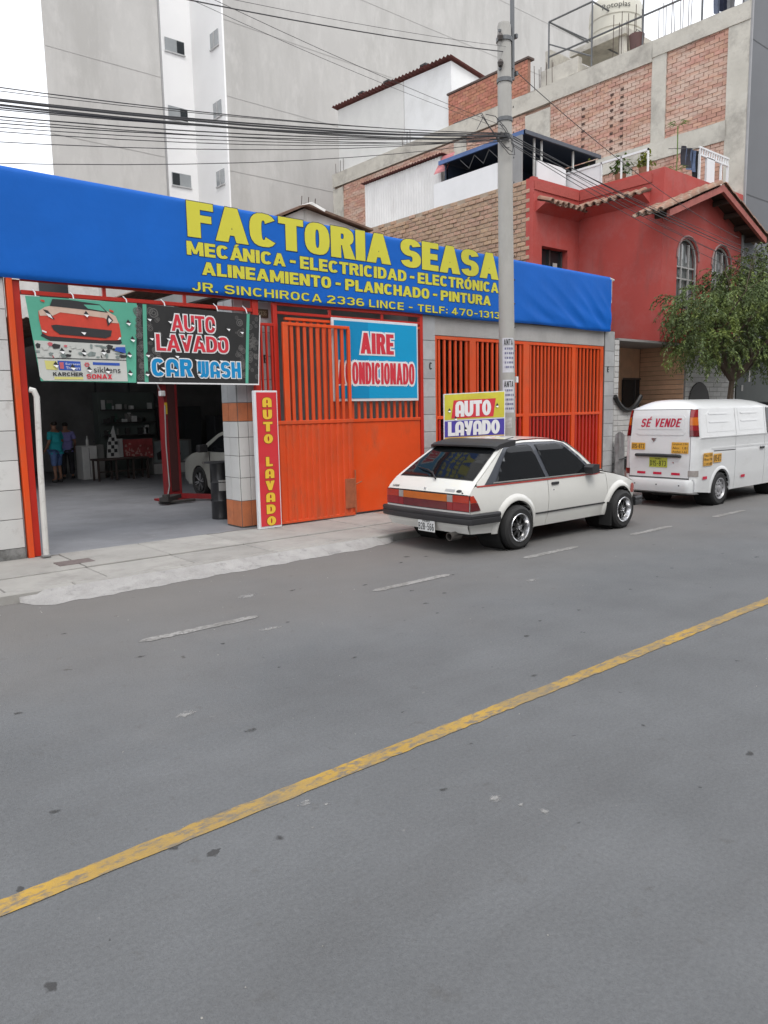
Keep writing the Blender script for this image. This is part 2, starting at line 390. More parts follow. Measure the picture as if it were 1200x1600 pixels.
asphalt = mat('asphalt', (.138, .143, .148), .9, 0, .12, .9, .4, 130,
              dirt=((.10, .098, .095), 7.5, .60, .70, .6), dirt2=((.112, .113, .115), .9, .50, .68, .38, (.3, 1.5, 1)), spec=.25)
def extend_asphalt(m):
    """fine chippings, tyre-darkened bands and small oil spots"""
    t = m.node_tree; N = t.nodes; L = t.links; b = N['Principled BSDF']
    src = b.inputs['Base Color'].links[0].from_socket
    tc = N.new('ShaderNodeTexCoord')
    v = N.new('ShaderNodeTexNoise'); v.inputs['Scale'].default_value = 55; v.inputs['Detail'].default_value = 6; v.inputs['Roughness'].default_value = .85; L.new(tc.outputs['Object'], v.inputs['Vector'])
    mr = N.new('ShaderNodeMapRange'); mr.inputs[1].default_value = .3; mr.inputs[2].default_value = .7; mr.inputs[3].default_value = .80; mr.inputs[4].default_value = 1.22; L.new(v.outputs[0], mr.inputs[0])
    hs = N.new('ShaderNodeHueSaturation'); L.new(src, hs.inputs['Color']); L.new(mr.outputs[0], hs.inputs['Value'])
    vo = N.new('ShaderNodeTexVoronoi'); vo.inputs['Scale'].default_value = 3.6; vo.inputs['Randomness'].default_value = 1
    nz = N.new('ShaderNodeTexNoise'); nz.inputs['Scale'].default_value = 14; nz.inputs['Detail'].default_value = 3; L.new(tc.outputs['Object'], nz.inputs['Vector'])
    mxv = N.new('ShaderNodeMixRGB'); mxv.inputs[0].default_value = .09; L.new(tc.outputs['Object'], mxv.inputs[1]); L.new(nz.outputs['Color'], mxv.inputs[2]); L.new(mxv.outputs[0], vo.inputs['Vector'])
    sz = N.new('ShaderNodeMath'); sz.operation = 'MULTIPLY'; sz.inputs[1].default_value = .10; L.new(vo.outputs['Color'], sz.inputs[0])
    lt = N.new('ShaderNodeMath'); lt.operation = 'SUBTRACT'; L.new(sz.outputs[0], lt.inputs[0]); L.new(vo.outputs['Distance'], lt.inputs[1])
    m2 = N.new('ShaderNodeMapRange'); m2.inputs[1].default_value = 0; m2.inputs[2].default_value = .02; m2.inputs[4].default_value = .8; L.new(lt.outputs[0], m2.inputs[0])
    mi = N.new('ShaderNodeMixRGB'); L.new(m2.outputs[0], mi.inputs[0]); L.new(hs.outputs[0], mi.inputs[1]); mi.inputs[2].default_value = (.045, .044, .044, 1)
    # second, pale specks
    v3 = N.new('ShaderNodeTexVoronoi'); v3.inputs['Scale'].default_value = 5.1; L.new(mxv.outputs[0], v3.inputs['Vector'])
    s3 = N.new('ShaderNodeMath'); s3.operation = 'MULTIPLY'; s3.inputs[1].default_value = .07; L.new(v3.outputs['Color'], s3.inputs[0])
    l3 = N.new('ShaderNodeMath'); l3.operation = 'SUBTRACT'; L.new(s3.outputs[0], l3.inputs[0]); L.new(v3.outputs['Distance'], l3.inputs[1])
    m3 = N.new('ShaderNodeMapRange'); m3.inputs[1].default_value = 0; m3.inputs[2].default_value = .01; m3.inputs[4].default_value = .3; L.new(l3.outputs[0], m3.inputs[0])
    mj = N.new('ShaderNodeMixRGB'); L.new(m3.outputs[0], mj.inputs[0]); L.new(mi.outputs[0], mj.inputs[1]); mj.inputs[2].default_value = (.3, .29, .28, 1)
    # dusty parking lane next to the kerb
    sp = N.new('ShaderNodeSeparateXYZ'); L.new(tc.outputs['Object'], sp.inputs[0])
    n4 = N.new('ShaderNodeTexNoise'); n4.inputs['Scale'].default_value = .8; n4.inputs['Detail'].default_value = 6; L.new(tc.outputs['Object'], n4.inputs['Vector'])
    ad = N.new('ShaderNodeMath'); ad.operation = 'MULTIPLY_ADD'; ad.inputs[1].default_value = 3.0; L.new(n4.outputs[0], ad.inputs[0]); L.new(sp.outputs['Y'], ad.inputs[2])
    m4 = N.new('ShaderNodeMapRange'); m4.inputs[1].default_value = 5.6; m4.inputs[2].default_value = 8.6; m4.inputs[4].default_value = .55; L.new(ad.outputs[0], m4.inputs[0])
    mk = N.new('ShaderNodeMixRGB'); L.new(m4.outputs[0], mk.inputs[0]); L.new(mj.outputs[0], mk.inputs[1]); mk.inputs[2].default_value = (.205, .188, .17, 1)
    L.new(mk.outputs[0], b.inputs['Base Color'])
extend_asphalt(asphalt)
concrete = mat('sidewalk_concrete', (.33, .32, .30), .88, 0, .12, 2.2, .35, 90, dirt=((.17, .16, .15), 2.4, .5, .78, .6), dirt2=((.42, .41, .39), 7, .6, .75, .4), rnd=.07)
concrete_red = mat('sidewalk_concrete_red', (.36, .25, .2), .88, 0, .12, 2.2, .35, 90, dirt=((.2, .17, .15), 2.4, .45, .75, .6), rnd=.07)
joint = mat('joint_dirt', (.11, .10, .095), .95)
ramp_m = mat('ramp_mortar', (.36, .35, .34), .9, 0, .12, 5, .7, 50, dirt=((.20, .195, .19), 7, .54, .66, .6), dirt2=((.24, .23, .22), 2.5, .5, .7, .55))
floor_m = mat('garage_floor_concrete', (.20, .205, .22), .62, 0, .16, 1.1, .1, 40, dirt=((.13, .13, .135), 1.6, .5, .75, .65), dirt2=((.36, .36, .37), 6, .6, .7, .4))

g = MB(); g.box(-120, 200, -60, 150, -.6, -.02)
part('ground', g, mat('earth', (.2, .18, .16), .95), kind='structure')
g = MB(); g.grid(lambda u, v: (u, v, 0), [-80+i*4 for i in range(66)], [-5.5+i*(13.3/8) for i in range(9)])
road = part('road', g, asphalt, kind='structure')
def worn_line(name, x0, x1, yc, w, m, z=.004, seg=.06, j=.006, slope=0):
    mb = MB(); n = int((x1-x0)/seg); A = []; Bv = []
    for i in range(n+1):
        x = x0+(x1-x0)*i/n; k = .25 if i in (0, n) else 1
        A.append((x+rr(-j, j), yc+slope*(x-x0)+w/2*k+rr(-j, j), z)); Bv.append((x+rr(-j, j), yc+slope*(x-x0)-w/2*k+rr(-j, j), z))
    mb.add(A+Bv, [(i, i+1, n+2+i, n+1+i) for i in range(n)])
    return part(name, mb, m, road)
yel = mat('yellow_road_paint', (.43, .265, .045), .8, 0, .12, 3, .3, 120, dirt=((.16, .14, .115), 26, .47, .60, .95, (.5, 1, 1)), dirt2=((.2, .165, .11), 1.3, .42, .62, .7))
whi = mat('white_road_paint', (.33, .322, .31), .85, 0, .1, 3, .3, 120, dirt=((.15, .145, .14), 24, .46, .60, .9), dirt2=((.16, .155, .145), 3, .40, .62, .8))
worn_line('yellow_line', -30, 60, 2.888, .105, yel)
for x in (-2.6, -.2, 2.22, 4.62, 6.95, 9.25, 11.6, 14, 16.4, 18.8):
    worn_line('lane_dash', x, x+1.08, 5.71, .10, whi, j=.009)

# scuffed pale smears and dark oil spots on the carriageway
random.seed(52)
def blot(name, x, y, r, m, z=.003, e=1.6, a=0):
    pts = []
    for k in range(18):
        t = 2*math.pi*k/18; q = r*rr(.55, 1.25); pts.append((x+q*e*math.cos(t)*math.cos(a)-q*math.sin(t)*math.sin(a), y+q*e*math.cos(t)*math.sin(a)+q*math.sin(t)*math.cos(a)))
    part(name, MB().add([(x, y, z)]+[(p[0], p[1], z) for p in pts], [(0, 1+k, 1+(k+1) % 18) for k in range(18)]), m, road)
def stain(name, col, sc, amt):
    m = mat(name, col, .9, 0, .12, 12); t = m.node_tree; N = t.nodes; L = t.links; b = N['Principled BSDF']
    tc = N.new('ShaderNodeTexCoord'); ds = N.new('ShaderNodeVectorMath'); ds.operation = 'DISTANCE'; ds.inputs[1].default_value = (.5, .5, .5)
    fl = N.new('ShaderNodeMapping'); fl.inputs['Scale'].default_value = (1, 1, 0); fl.inputs['Location'].default_value = (0, 0, .5); L.new(tc.outputs['Generated'], fl.inputs[0]); L.new(fl.outputs[0], ds.inputs[0])
    n = N.new('ShaderNodeTexNoise'); n.inputs['Scale'].default_value = sc; n.inputs['Detail'].default_value = 6; L.new(tc.outputs['Object'], n.inputs['Vector'])
    su = N.new('ShaderNodeMath'); su.operation = 'SUBTRACT'; L.new(n.outputs[0], su.inputs[0]); L.new(ds.outputs['Value'], su.inputs[1])
    mr = N.new('ShaderNodeMapRange'); mr.inputs[1].default_value = .12; mr.inputs[2].default_value = .42; mr.inputs[4].default_value = amt; L.new(su.outputs[0], mr.inputs[0]); L.new(mr.outputs[0], b.inputs['Alpha'])
    return m
smear = stain('pale_scuff_stain', (.32, .315, .305), 38, .75); oil = stain('oil_stain', (.06, .059, .058), 30, .7)
for (x, y, r, e) in ((1.81, 2.75, .03, 1.4), (1.87, 2.68, .014, 1.3), (2.48, 2.2, .035, 1.7), (2.53, 2.08, .018, 1.3), (2.56, 1.98, .03, 1.2), (1.71, 2.56, .014, 1), (3.6, 6.42, .07, 2.5), (1.85, 4.1, .05, 2), (6.1, 4.9, .06, 2), (3.2, 5.3, .05, 3)): blot('paint_scuff', x, y, r, smear, e=e, a=rr(-.5, .5))
for i in range(46):
    x, y = rr(.2, 9), rr(.9, 6.8); blot('oil_spot', x, y, rr(.008, .022)*(1+y*.12), oil, e=rr(1, 2.2), a=rr(-.6, .6))
# pavement: bed, slabs, kerb, mortar ramp
pave = part('sidewalk', MB().box(-30, 60, 7.86, F+.02, -.02, .085), joint, kind='structure')
for i in range(-2, 22):
    X0 = i+.77
    for (ya, yb) in ((7.9, 8.515), (8.53, 9.56)):
        z = .1+rr(-.003, .003)
        mb = MB(); mb.bbox(X0+.006, X0+.994, ya, yb, .06, z+ (.012 if ya > 8.5 else 0), .006)
        red = (i in (7, 8, 9) and ya > 8.5) or (i in (8, 9))
        part('slab', mb, concrete_red if red else concrete, pave)
kerb = part('kerb', MB().bbox(-30, 1.2, 7.74, 7.895, -.05, .1, .012), concrete, kind='structure')
k2 = [MB().bbox(x, x+1.19, 7.76, 7.895, -.05, .098+rr(-.004, .003), .012) for x in [1.21+1.2*q for q in range(17)]]
for m_ in k2: part('kerb_stone', m_, concrete, kerb)
mb = MB(); us = [1.86+.08*i for i in range(61)]; prof = []
random.seed(3)
wid = [0]*61
for i in range(61):
    t = i/60; base = min(1, (t/.05)**.5, ((1-t)/.12)**.5 if t < 1 else 0)
    wid[i] = max(.012, base*(.33 - .15*t + .02*math.sin(i*.9)+rr(-.02, .02)))
for i, u in enumerate(us):
    for j in range(8):
        t = j/7; y = 7.758 - wid[i]*t
        z = .006+ .088*(1-t)**1.3 * (1 if 2 < i < 57 else .6) + (rr(-.004, .004) if 0 < j < 7 else 0)
        if j == 7: z = .003
        mb.v.append((u, y, z))
for i in range(60):
    for j in range(7): mb.f.append((i*8+j, (i+1)*8+j, (i+1)*8+j+1, i*8+j+1))
part('kerb_ramp', mb, ramp_m, kerb, smooth=True, angle=180)
# dark grate set in the pavement near the left gate
part('drain_cover', MB().bbox(2.55, 2.95, 8.75, 9.0, .1, .118, .004), mat('rusty_cover', (.16, .13, .125), .8, .2, .2, 20), pave)

# ------------------------------------------------------------------ workshop building
tile_m = mat('grey_marbled_tile', (.44, .45, .455), .35, 0, .10, 3.5, .05, 20, dirt=((.34, .34, .35), 3, .45, .65, .6), rnd=.12, spec=.5)
tile_w = mat('white_wall_tile', (.60, .60, .585), .4, 0, .06, 2, .05, 20, dirt=((.3, .28, .25), 5, .58, .75, .5), rnd=.06)
tile_o = mat('terracotta_wall_tile', (.50, .165, .07), .5, 0, .12, 6, .08, 20, dirt=((.3, .13, .08), 4, .5, .7, .5), rnd=.1)
grout = mat('dark_grout', (.12, .115, .11), .9)
plaster = mat('grey_plaster', (.42, .41, .395), .85, 0, .08, 1.5, .2, 60, dirt=((.27, .26, .25), 2, .5, .75, .5, (1, 1, .35)))
dark_in = mat('grey_interior_wall', (.24, .24, .235), .9, 0, .25, 1.2)  # plain grey with strong random mottling
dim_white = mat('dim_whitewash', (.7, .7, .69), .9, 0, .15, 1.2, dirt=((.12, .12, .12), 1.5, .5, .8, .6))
shop = thing('workshop_building', 'low car workshop with tiled pillars, dark open bays and a concrete floor', 'building', (2.4, F, .11))
part('floor', MB().add([(-.5, F-.03, .1), (4.9, F-.03, .1), (8.9, F-.03, .1), (14.6, F-.03, .1), (14.6, 24, .1), (-.5, 24, .1)], [(0, 1, 2, 3, 4, 5)]), floor_m, shop)
# cracked threshold between floor and pavement
mb = MB(); xs = [2.55+.07*i for i in range(46)]; yy = [F-.05-.05*abs(math.sin(i*.5))*rnd()-(.04 if i < 18 else 0) for i in range(46)]
mb.add([(x, y, .1125) for x, y in zip(xs, yy)]+[(x, y+.012+rr(0, .012), .1135) for x, y in zip(xs, yy)], [(i, i+1, 46+i+1, 46+i) for i in range(45)])
part('threshold_crack', mb, joint, shop)
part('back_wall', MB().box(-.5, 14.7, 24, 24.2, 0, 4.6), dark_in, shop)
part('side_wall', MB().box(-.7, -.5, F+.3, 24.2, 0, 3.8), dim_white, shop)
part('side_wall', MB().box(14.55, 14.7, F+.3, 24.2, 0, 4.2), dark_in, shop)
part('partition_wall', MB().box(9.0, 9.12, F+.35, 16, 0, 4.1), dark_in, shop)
rust = mat('rusted_corrugated_iron', (.16, .10, .075), .8, .3, .3, 3, dirt=((.3, .22, .16), 2.5, .5, .7, .6))
def corrug(mb, f, a0, a1, b0, b1, pitch=.08, amp=.018, nb=2):
    n = int((a1-a0)/pitch*4)
    us = [a0+(a1-a0)*i/n for i in range(n+1)]; vs = [b0+(b1-b0)*j/nb for j in range(nb+1)]
    mb.grid(lambda u, v: f(u, v, amp*math.sin(2*math.pi*u/pitch)), us, vs); return mb
part('roof', corrug(MB(), lambda u, v, w: (u, v, 3.72+.012*(v-15)+w), -.6, 5.95, 16.4, 24.1, .16, .025), rust, shop, smooth=True)
part('roof', corrug(MB(), lambda u, v, w: (u, v, 4.12+.03*(u-6)+w) , 5.9, 14.7, F+.35, 24.1, .16, .025), rust, shop, smooth=True)
part('roof_beam', MB().box(5.8, 5.9, F+.2, 24, 3.6, 3.8), dark_in, shop)
# tiled pillars; every tile is a piece
def tile_set(pil, x0, x1, zs, y, th=.012, m=None, cols=1, gap=.004, org='y', xs=None):
    xs = xs or [x0+(x1-x0)*i/cols for i in range(cols+1)]
    for i in range(len(xs)-1):
        for j in range(len(zs)-1):
            mm = m(i, j, zs[j]) if callable(m) else m
            if org == 'y': b = MB().bbox(xs[i]+gap, xs[i+1]-gap, y-th+rr(-.0012, .0012), y+.002, zs[j]+gap, zs[j+1]-gap, .0025)
            else: b = MB().bbox(y-th, y+.002, xs[i]+gap, xs[i+1]-gap, zs[j]+gap, zs[j+1]-gap, .0025)
            part('tile', b, mm, pil)
pil = part('pillar', MB().box(-1.2, 2.42, F-.02, F+.35, .09, 3.38), grout, shop)
zs = [.24+.347*i for i in range(10)]; zs[-1] = 3.37
part('plinth', MB().box(-1.2, 2.41, F-.035, F-.018, .1, .238), mat('stained_plinth', (.25, .25, .245), .8, 0, .25, 6, dirt=((.06, .06, .055), 4, .4, .6, .8)), pil)
tile_set(pil, 0, 0, zs, F-.02, m=tile_w, xs=[-.98, -.63, -.28, .07, .42, .77, 1.12, 1.47, 1.83, 2.13, 2.415])
pil = part('pillar', MB().box(5.44, 6.09, 9.735, 10.17, .09, 3.4), grout, shop)
zs2 = [.12, .5, .84, 1.16, 1.43, 1.66, 1.93, 2.26, 2.6, 2.94, 3.38]
tile_set(pil, 0, 0, zs2, 9.735, m=lambda i, j, z: tile_o if j in (0, 5) else tile_w if j < 5 else tile_m, xs=[5.44, 5.6, 5.73, 6.09])
tile_set(pil, 0, 0, zs2, 5.44, m=lambda i, j, z: tile_o if j in (0, 5) else tile_w if j < 5 else tile_m, xs=[9.74, 9.98, 10.17], org='x')
pil = part('pillar', MB().box(8.965, 9.265, F+.0, F+.35, .09, 3.38), grout, shop)
zs3 = [.12, .46, .79, 1.11, 1.39, 1.69, 1.99, 2.3, 2.62, 2.95, 3.37]
tile_set(pil, 8.965, 9.265, zs3, F, m=tile_m)
pil = part('pillar', MB().box(14.345, 14.70, F+.0, F+.35, .09, 3.38), grout, shop)
tile_set(pil, 14.345, 14.70, zs3, F, m=tile_m)
part('lintel', MB().bbox(9.27, 14.34, F+.01, F+.3, 3.05, 3.37, .006), plaster, shop)
part('sill', MB().bbox(9.27, 14.34, F+.01, F+.3, .09, .40, .006), plaster, shop)
ink = mat('black_lettering', (.02, .02, .02), .6)
for (s_, x, z, y) in (('C', 9.11, 2.46, F-.016), ('E', 14.43, 2.5, F-.016), ('B', 5.9, 2.5, 9.718)):
    letters('painted_letter', lettering(s_, x, x+.07, z, z+.12, t=.2, h=.13, w=.5), wall_f(y), ink, shop)
nb_ = part('number_plate', MB().bbox(5.79, 6.0, 9.70, 9.722, 3.15, 3.27, .004), mat('bronze_plate', (.10, .075, .045), .5, .5), shop)
letters('number', lettering('2336', 5.82, 5.97, 3.18, 3.24, t=.13, h=.11), wall_f(9.697), mat('pale_brass', (.3, .26, .17), .5, .3), nb_)
# parapet box behind the banner, so that the shop has a top from anywhere
part('parapet', MB().box(9.2, 14.3, F+.12, F+.28, 3.38, 4.42), plaster, shop)

# ------------------------------------------------------------------ gates
red_p = mat('red_gate_paint', (.50, .022, .010), .42, 0, .08, 3, .04, 30, dirt=((.2, .05, .03), 6, .62, .75, .5), coat=.15)
org_p = mat('orange_gate_paint', (.74, .075, .007), .42, 0, .08, 1.1, .12, 9, dirt=((.34, .085, .035), 3, .52, .74, .65, (1, 1, .4)), dirt2=((.52, .16, .07), 1.2, .5, .75, .5, (1, 1, .7)), coat=.15)
org_d = mat('weathered_orange_gate_paint', (.66, .074, .013), .5, 0, .1, 2, .04, 30, dirt=((.33, .1, .045), 3.4, .5, .72, .7, (1.4, 1, .35)), coat=.1)
bar_me = {}
def bars(parent, xs, z0, z1, y, w=.032, d=.03, m=None):
    key = (round(z1-z0, 3), w, m.name)
    if key not in bar_me: bar_me[key] = shared('bar', MB().box(-w/2, w/2, -d/2, d/2, 0, z1-z0), m)
    for x in xs: inst('bar', bar_me[key], parent, (x, y, z0))
gt = thing('gate_frame', 'tall red and orange steel frame round the open workshop entrance, banners tied to it', 'gate frame', (2.5, F, .11))
part('post', MB().bbox(2.435, 2.50, F-.07, F+.02, .11, 3.40, .004), org_p, gt)
part('post', MB().bbox(2.505, 2.59, F-.02, F+.06, .11, 3.36, .004), red_p, gt)
part('post', MB().bbox(5.665, 5.755, F-.03, F+.04, 2.0, 3.40, .004), red_p, gt)
part('rail', MB().bbox(2.6, 5.66, F-.02, F+.03, 3.355, 3.40, .004), red_p, gt)
part('rail', MB().bbox(2.6, 5.66, F-.022, F+.028, 3.20, 3.25, .004), red_p, gt)
for x in (3.55, 4.62): part('upright', MB().bbox(x, x+.045, F-.015, F+.02, 3.25, 3.355, .003), red_p, gt)
part('rail', MB().bbox(5.76, 6.08, F-.02, F+.03, 3.02, 3.06, .004), red_p, gt)
part('rail', MB().bbox(5.70, 6.08, F-.02, F+.03, 1.60, 1.64, .004), red_p, gt)
bars(gt, [5.80, 5.885, 5.97], .16, 3.02, F, w=.026, m=red_p)
part('hinge_post', MB().bbox(6.0, 6.07, F-.03, F+.03, .12, 3.36, .004), red_p, gt)
t_ = thing('white_tube', 'slim white tube standing upright against the orange gate post', 'tube', (2.63, 9.43, .12))
part('tube', MB().tube([(2.60, 9.42, .125), (2.612, 9.42, 1.2), (2.635, 9.42, 2.02), (2.61, 9.43, 2.09), (2.57, 9.45, 2.10)], .034, 10), mat('chalky_white_tube', (.6, .59, .56), .6, 0, .08, 4, dirt=((.3, .27, .22), 8, .55, .7, .5)), t_, smooth=True)
part('foot', MB().bbox(2.55, 2.65, 9.38, 9.47, .115, .15, .01), mat('grey_iron', (.2, .2, .2), .7), t_)

# middle double gate: front leaf with a ribbed sheet, rear leaf flat
gm = thing('double_gate', 'closed orange double gate with bars above solid sheets under the blue sign', 'gate', (7.5, F, .12))
part('header', MB().bbox(6.075, 8.96, F-.03, F+.03, 3.325, 3.385, .004), red_p, gm)
part('header', MB().bbox(6.075, 8.96, F-.02, F+.02, 3.20, 3.24, .004), red_p, gm)
for x in (7.0, 8.05): part('upright', MB().bbox(x, x+.05, F-.015, F+.015, 3.24, 3.325, .003), red_p, gm)
part('jamb', MB().bbox(8.895, 8.96, F-.03, F+.04, .13, 3.325, .004), red_p, gm)
lf = part('front_leaf', MB().bbox(5.93, 7.33, 9.47, 9.49, .16, 1.6, .002), org_d, gm)
mb = MB()
for i in range(12):
    x = 5.95+i*.1165; mb.prism([(x, 9.469), (x+.013, 9.449), (x+.05, 9.449), (x+.063, 9.469)], lambda a, b: (a, b, .17), (0, 0, 1.42))
part('rib', mb, org_d, lf)
part('leaf_rail', MB().bbox(5.92, 7.34, 9.452, 9.505, 1.6, 1.655, .004), org_d, lf)
part('leaf_rail', MB().bbox(6.08, 7.30, 9.455, 9.50, 3.03, 3.075, .004), org_p, lf)
part('leaf_rail', MB().bbox(5.92, 7.34, 9.45, 9.505, .13, .17, .004), org_d, lf)
bars(lf, [6.24+.115*i for i in range(9)], 1.65, 3.03, 9.48, w=.052, d=.022, m=org_d)
part('leaf_stile', MB().bbox(6.08, 6.17, 9.455, 9.50, 1.65, 3.03, .004), org_p, lf)
part('leaf_stile', MB().bbox(7.26, 7.31, 9.455, 9.50, 1.65, 3.03, .004), org_p, lf)
part('latch', MB().bbox(7.13, 7.33, 9.435, 9.452, .25, .72, .004).cyl((7.33, 9.44, .16), (7.33, 9.44, .85), .012).cyl((7.33, 9.44, .62), (7.46, 9.44, .66), .01), mat('rusty_latch', (.36, .11, .05), .7, .2, .2, 12), lf)
rl = part('rear_leaf', MB().bbox(7.30, 8.885, 9.585, 9.605, .14, 1.6, .003), org_p, gm)
part('leaf_rail', MB().bbox(7.30, 8.885, 9.57, 9.62, 1.6, 1.65, .004), org_p, rl)
part('leaf_rail', MB().bbox(6.2, 8.885, 9.57, 9.62, 3.12, 3.16, .004), org_p, rl)
bars(rl, [6.3+.126*i for i in range(21)], 1.65, 3.12, 9.6, w=.045, d=.022, m=org_d)

# right hand barred gate
g3 = thing('barred_gate', 'wide orange gate of close upright bars behind the white hatchback', 'gate', (11.8, F+.03, .42))
y3 = F+.05
part('top_rail', MB().bbox(9.27, 14.33, y3-.03, y3+.03, 2.985, 3.045, .004), org_p, g3)
part('middle_rail', MB().bbox(9.27, 14.33, y3-.028, y3+.028, 1.60, 1.655, .004), org_p, g3)
part('bottom_rail', MB().bbox(9.27, 14.33, y3-.03, y3+.03, .41, .47, .004), org_p, g3)
for a, b in ((9.275, 9.33), (10.16, 10.32), (11.66, 11.84), (13.22, 13.34), (14.22, 14.33)):
    part('post', MB().bbox(a, b, y3-.034, y3+.034, .47, 2.985, .004), org_p, g3)
def span(a, b, n): return [a+(b-a)*(i+.5)/n for i in range(n)]
xs = span(9.33, 10.16, 6)+span(10.32, 11.66, 10)+span(11.84, 13.22, 12)+span(13.34, 14.22, 7)
bars(g3, xs, .47, 1.60, y3, w=.048, d=.03, m=red_p)
bars(g3, xs, 1.655, 2.985, y3, w=.048, d=.03, m=org_d)
mb = MB(); corrug(mb, lambda u, v, w: (u, y3+.03+w*.5, v), 13.34, 14.22, .48, 1.6, .126, .03, 1)
part('sheet', mb, org_d, g3)
brown = mat('red_brown_sheet', (.20, .045, .03), .7, 0, .2, 2, dirt=((.08, .03, .025), 2, .5, .7, .6))
part('inner_sheet', MB().box(11.7, 14.3, y3+.32, y3+.34, .45, 3.0), brown, g3)
part('inner_sheet', MB().box(9.3, 11.7, y3+1.9, y3+1.92, .12, 1.3), brown, g3)
# ------------------------------------------------------------------ signs and banners
blue = mat('blue_tarpaulin', (.008, .125, .53), .5, 0, .07, 1.2, .25, 5, coat=0, spec=.2)
yel_t = mat('lime_yellow_print', (.66, .62, .05), .5, 0, .03)
navy_t = mat('dark_outline_print', (.012, .02, .07), .5, 0, .03)
white_p = mat('white_print', (.78, .78, .78), .5, 0, .03)
red_t = mat('red_print', (.62, .03, .05), .5, 0, .08, 5)
YB = 9.5
def tarp(u, v):
    # u metres along, v 0..1 upward; slack folds at the right hand end
    bot = 3.375-.0015*(u-2) + .012*math.sin(u*1.7); top = 4.585-.0085*(u-2.4)
    z = bot+(top-bot)*v
    y = YB - .0012*math.sin(u*2.3+v*3)
    s = max(0, min(1, (u-11.3)/1.2))
    d = (u-12.2)*.75+(z-3.4)*1.0-.9
    w9 = math.sin(d*9+1.5*math.sin(u*1.3)); y -= s*(.022*(1-abs(w9)**.45*1.0)*1.0+.006*math.sin(d*9+1.5*math.sin(u*1.3)))*math.exp(-((z-3.7)/.42)**2); y -= s*(.0*w9*math.exp(-((z-3.7)/.42)**2) + .010*math.sin((u*1.2+z*3.2)*5.5)*math.exp(-((z-3.5)/.3)**2))
    y += .03*max(0, abs(v-.5)-.47)/.03
    return (u, y, z)
bn = thing('shop_banner', 'long blue tarpaulin banner with yellow lettering stretched over the workshop front', 'banner', (6.5, YB, 3.4))
us = [-1.6+.12*i for i in range(108)]+[11.36+.035*i for i in range(88)]
mb = MB(); mb.grid(tarp, us, [0, .025, .05]+[.05+.9*j/22 for j in range(1, 23)]+[.975, 1])
cl = part('tarpaulin', mb, blue, bn, smooth=True, angle=180)
part('backing', MB().box(-1.6, 14.36, YB+.04, YB+.12, 3.42, 4.42), mat('banner_back', (.1, .1, .12), .8), bn)
part('end_tube', MB().cyl((14.42, YB+.02, 3.95), (14.42, YB+.02, 4.45), .018, n=8).cyl((14.36, YB+.02, 4.45), (14.50, YB+.02, 4.43), .025, n=8), mat('chalky_white_tube', (.6, .59, .56)), bn)
fb = wall_f(YB, .0035); fb2 = wall_f(YB, .0055)
rows = [('FACTORIA SEASA', 4.69, 10.79, 4.095, 4.545, dict(t=.26, h=.2, w=.62, sp=.035, space=.26), .011),
        ('MECÁNICA - ELECTRICIDAD - ELECTRÓNICA', 4.665, 10.79, 3.862, 4.035, dict(t=.22, h=.2, w=.66, sp=.07, space=.16), .008),
        ('ALINEAMIENTO - PLANCHADO - PINTURA', 4.87, 10.58, 3.625, 3.79, dict(t=.22, h=.2, w=.66, sp=.07, space=.2), .008),
        ('JR. SINCHIROCA 2336 LINCE - TELF: 470-1313', 4.71, 10.83, 3.405, 3.52, dict(t=.15, h=.15, w=.66, sp=.14, space=.3), .006)]
for tx, a0, a1, b0, b1, kw, d in rows:
    P = lettering(tx, a0, a1, b0, b1, **kw)
    for (i0, i1) in list(WORDS):
        letters('lettering_outline', P[i0:i1], fb, navy_t, bn, d)
        letters('lettering', P[i0:i1], fb2, yel_t, bn, d*.15)

# AIRE ACONDICIONADO board
cy = mat('cyan_sign_panel', (.0, .32, .60), .35, 0, .04, coat=.2); cy2 = mat('deep_cyan_panel', (.0, .25, .50), .35, 0, .04, coat=.2)
alu = mat('white_sign_edge', (.68, .70, .72), .4)
ac = thing('air_conditioning_sign', 'cyan board with red ACONDICIONADO lettering hung on the orange double gate', 'sign', (7.9, 9.54, 1.95))
part('frame', MB().bbox(7.01, 8.80, 9.53, 9.56, 1.93, 3.205, .004), alu, ac)
part('panel', MB().box(7.055, 8.77, 9.526, 9.531, 1.975, 3.165), cy, ac)
part('panel_band', MB().box(7.055, 7.72, 9.5235, 9.5262, 1.975, 3.165), cy2, ac)
f1, f2 = wall_f(9.5205), wall_f(9.5165)
for tx, a0, a1, b0, b1, kw in (('AIRE', 7.56, 8.25, 2.68, 3.0, dict(t=.24, h=.17, w=.58, sp=.06)), ('ACONDICIONADO', 7.10, 8.70, 2.2, 2.54, dict(t=.2, h=.13, w=.5, sp=.05))):
    P = lettering(tx, a0, a1, b0, b1, **kw)
    letters('lettering_outline', P, f1, white_p, ac, .028); letters('lettering', P, f2, red_t, ac, .002)

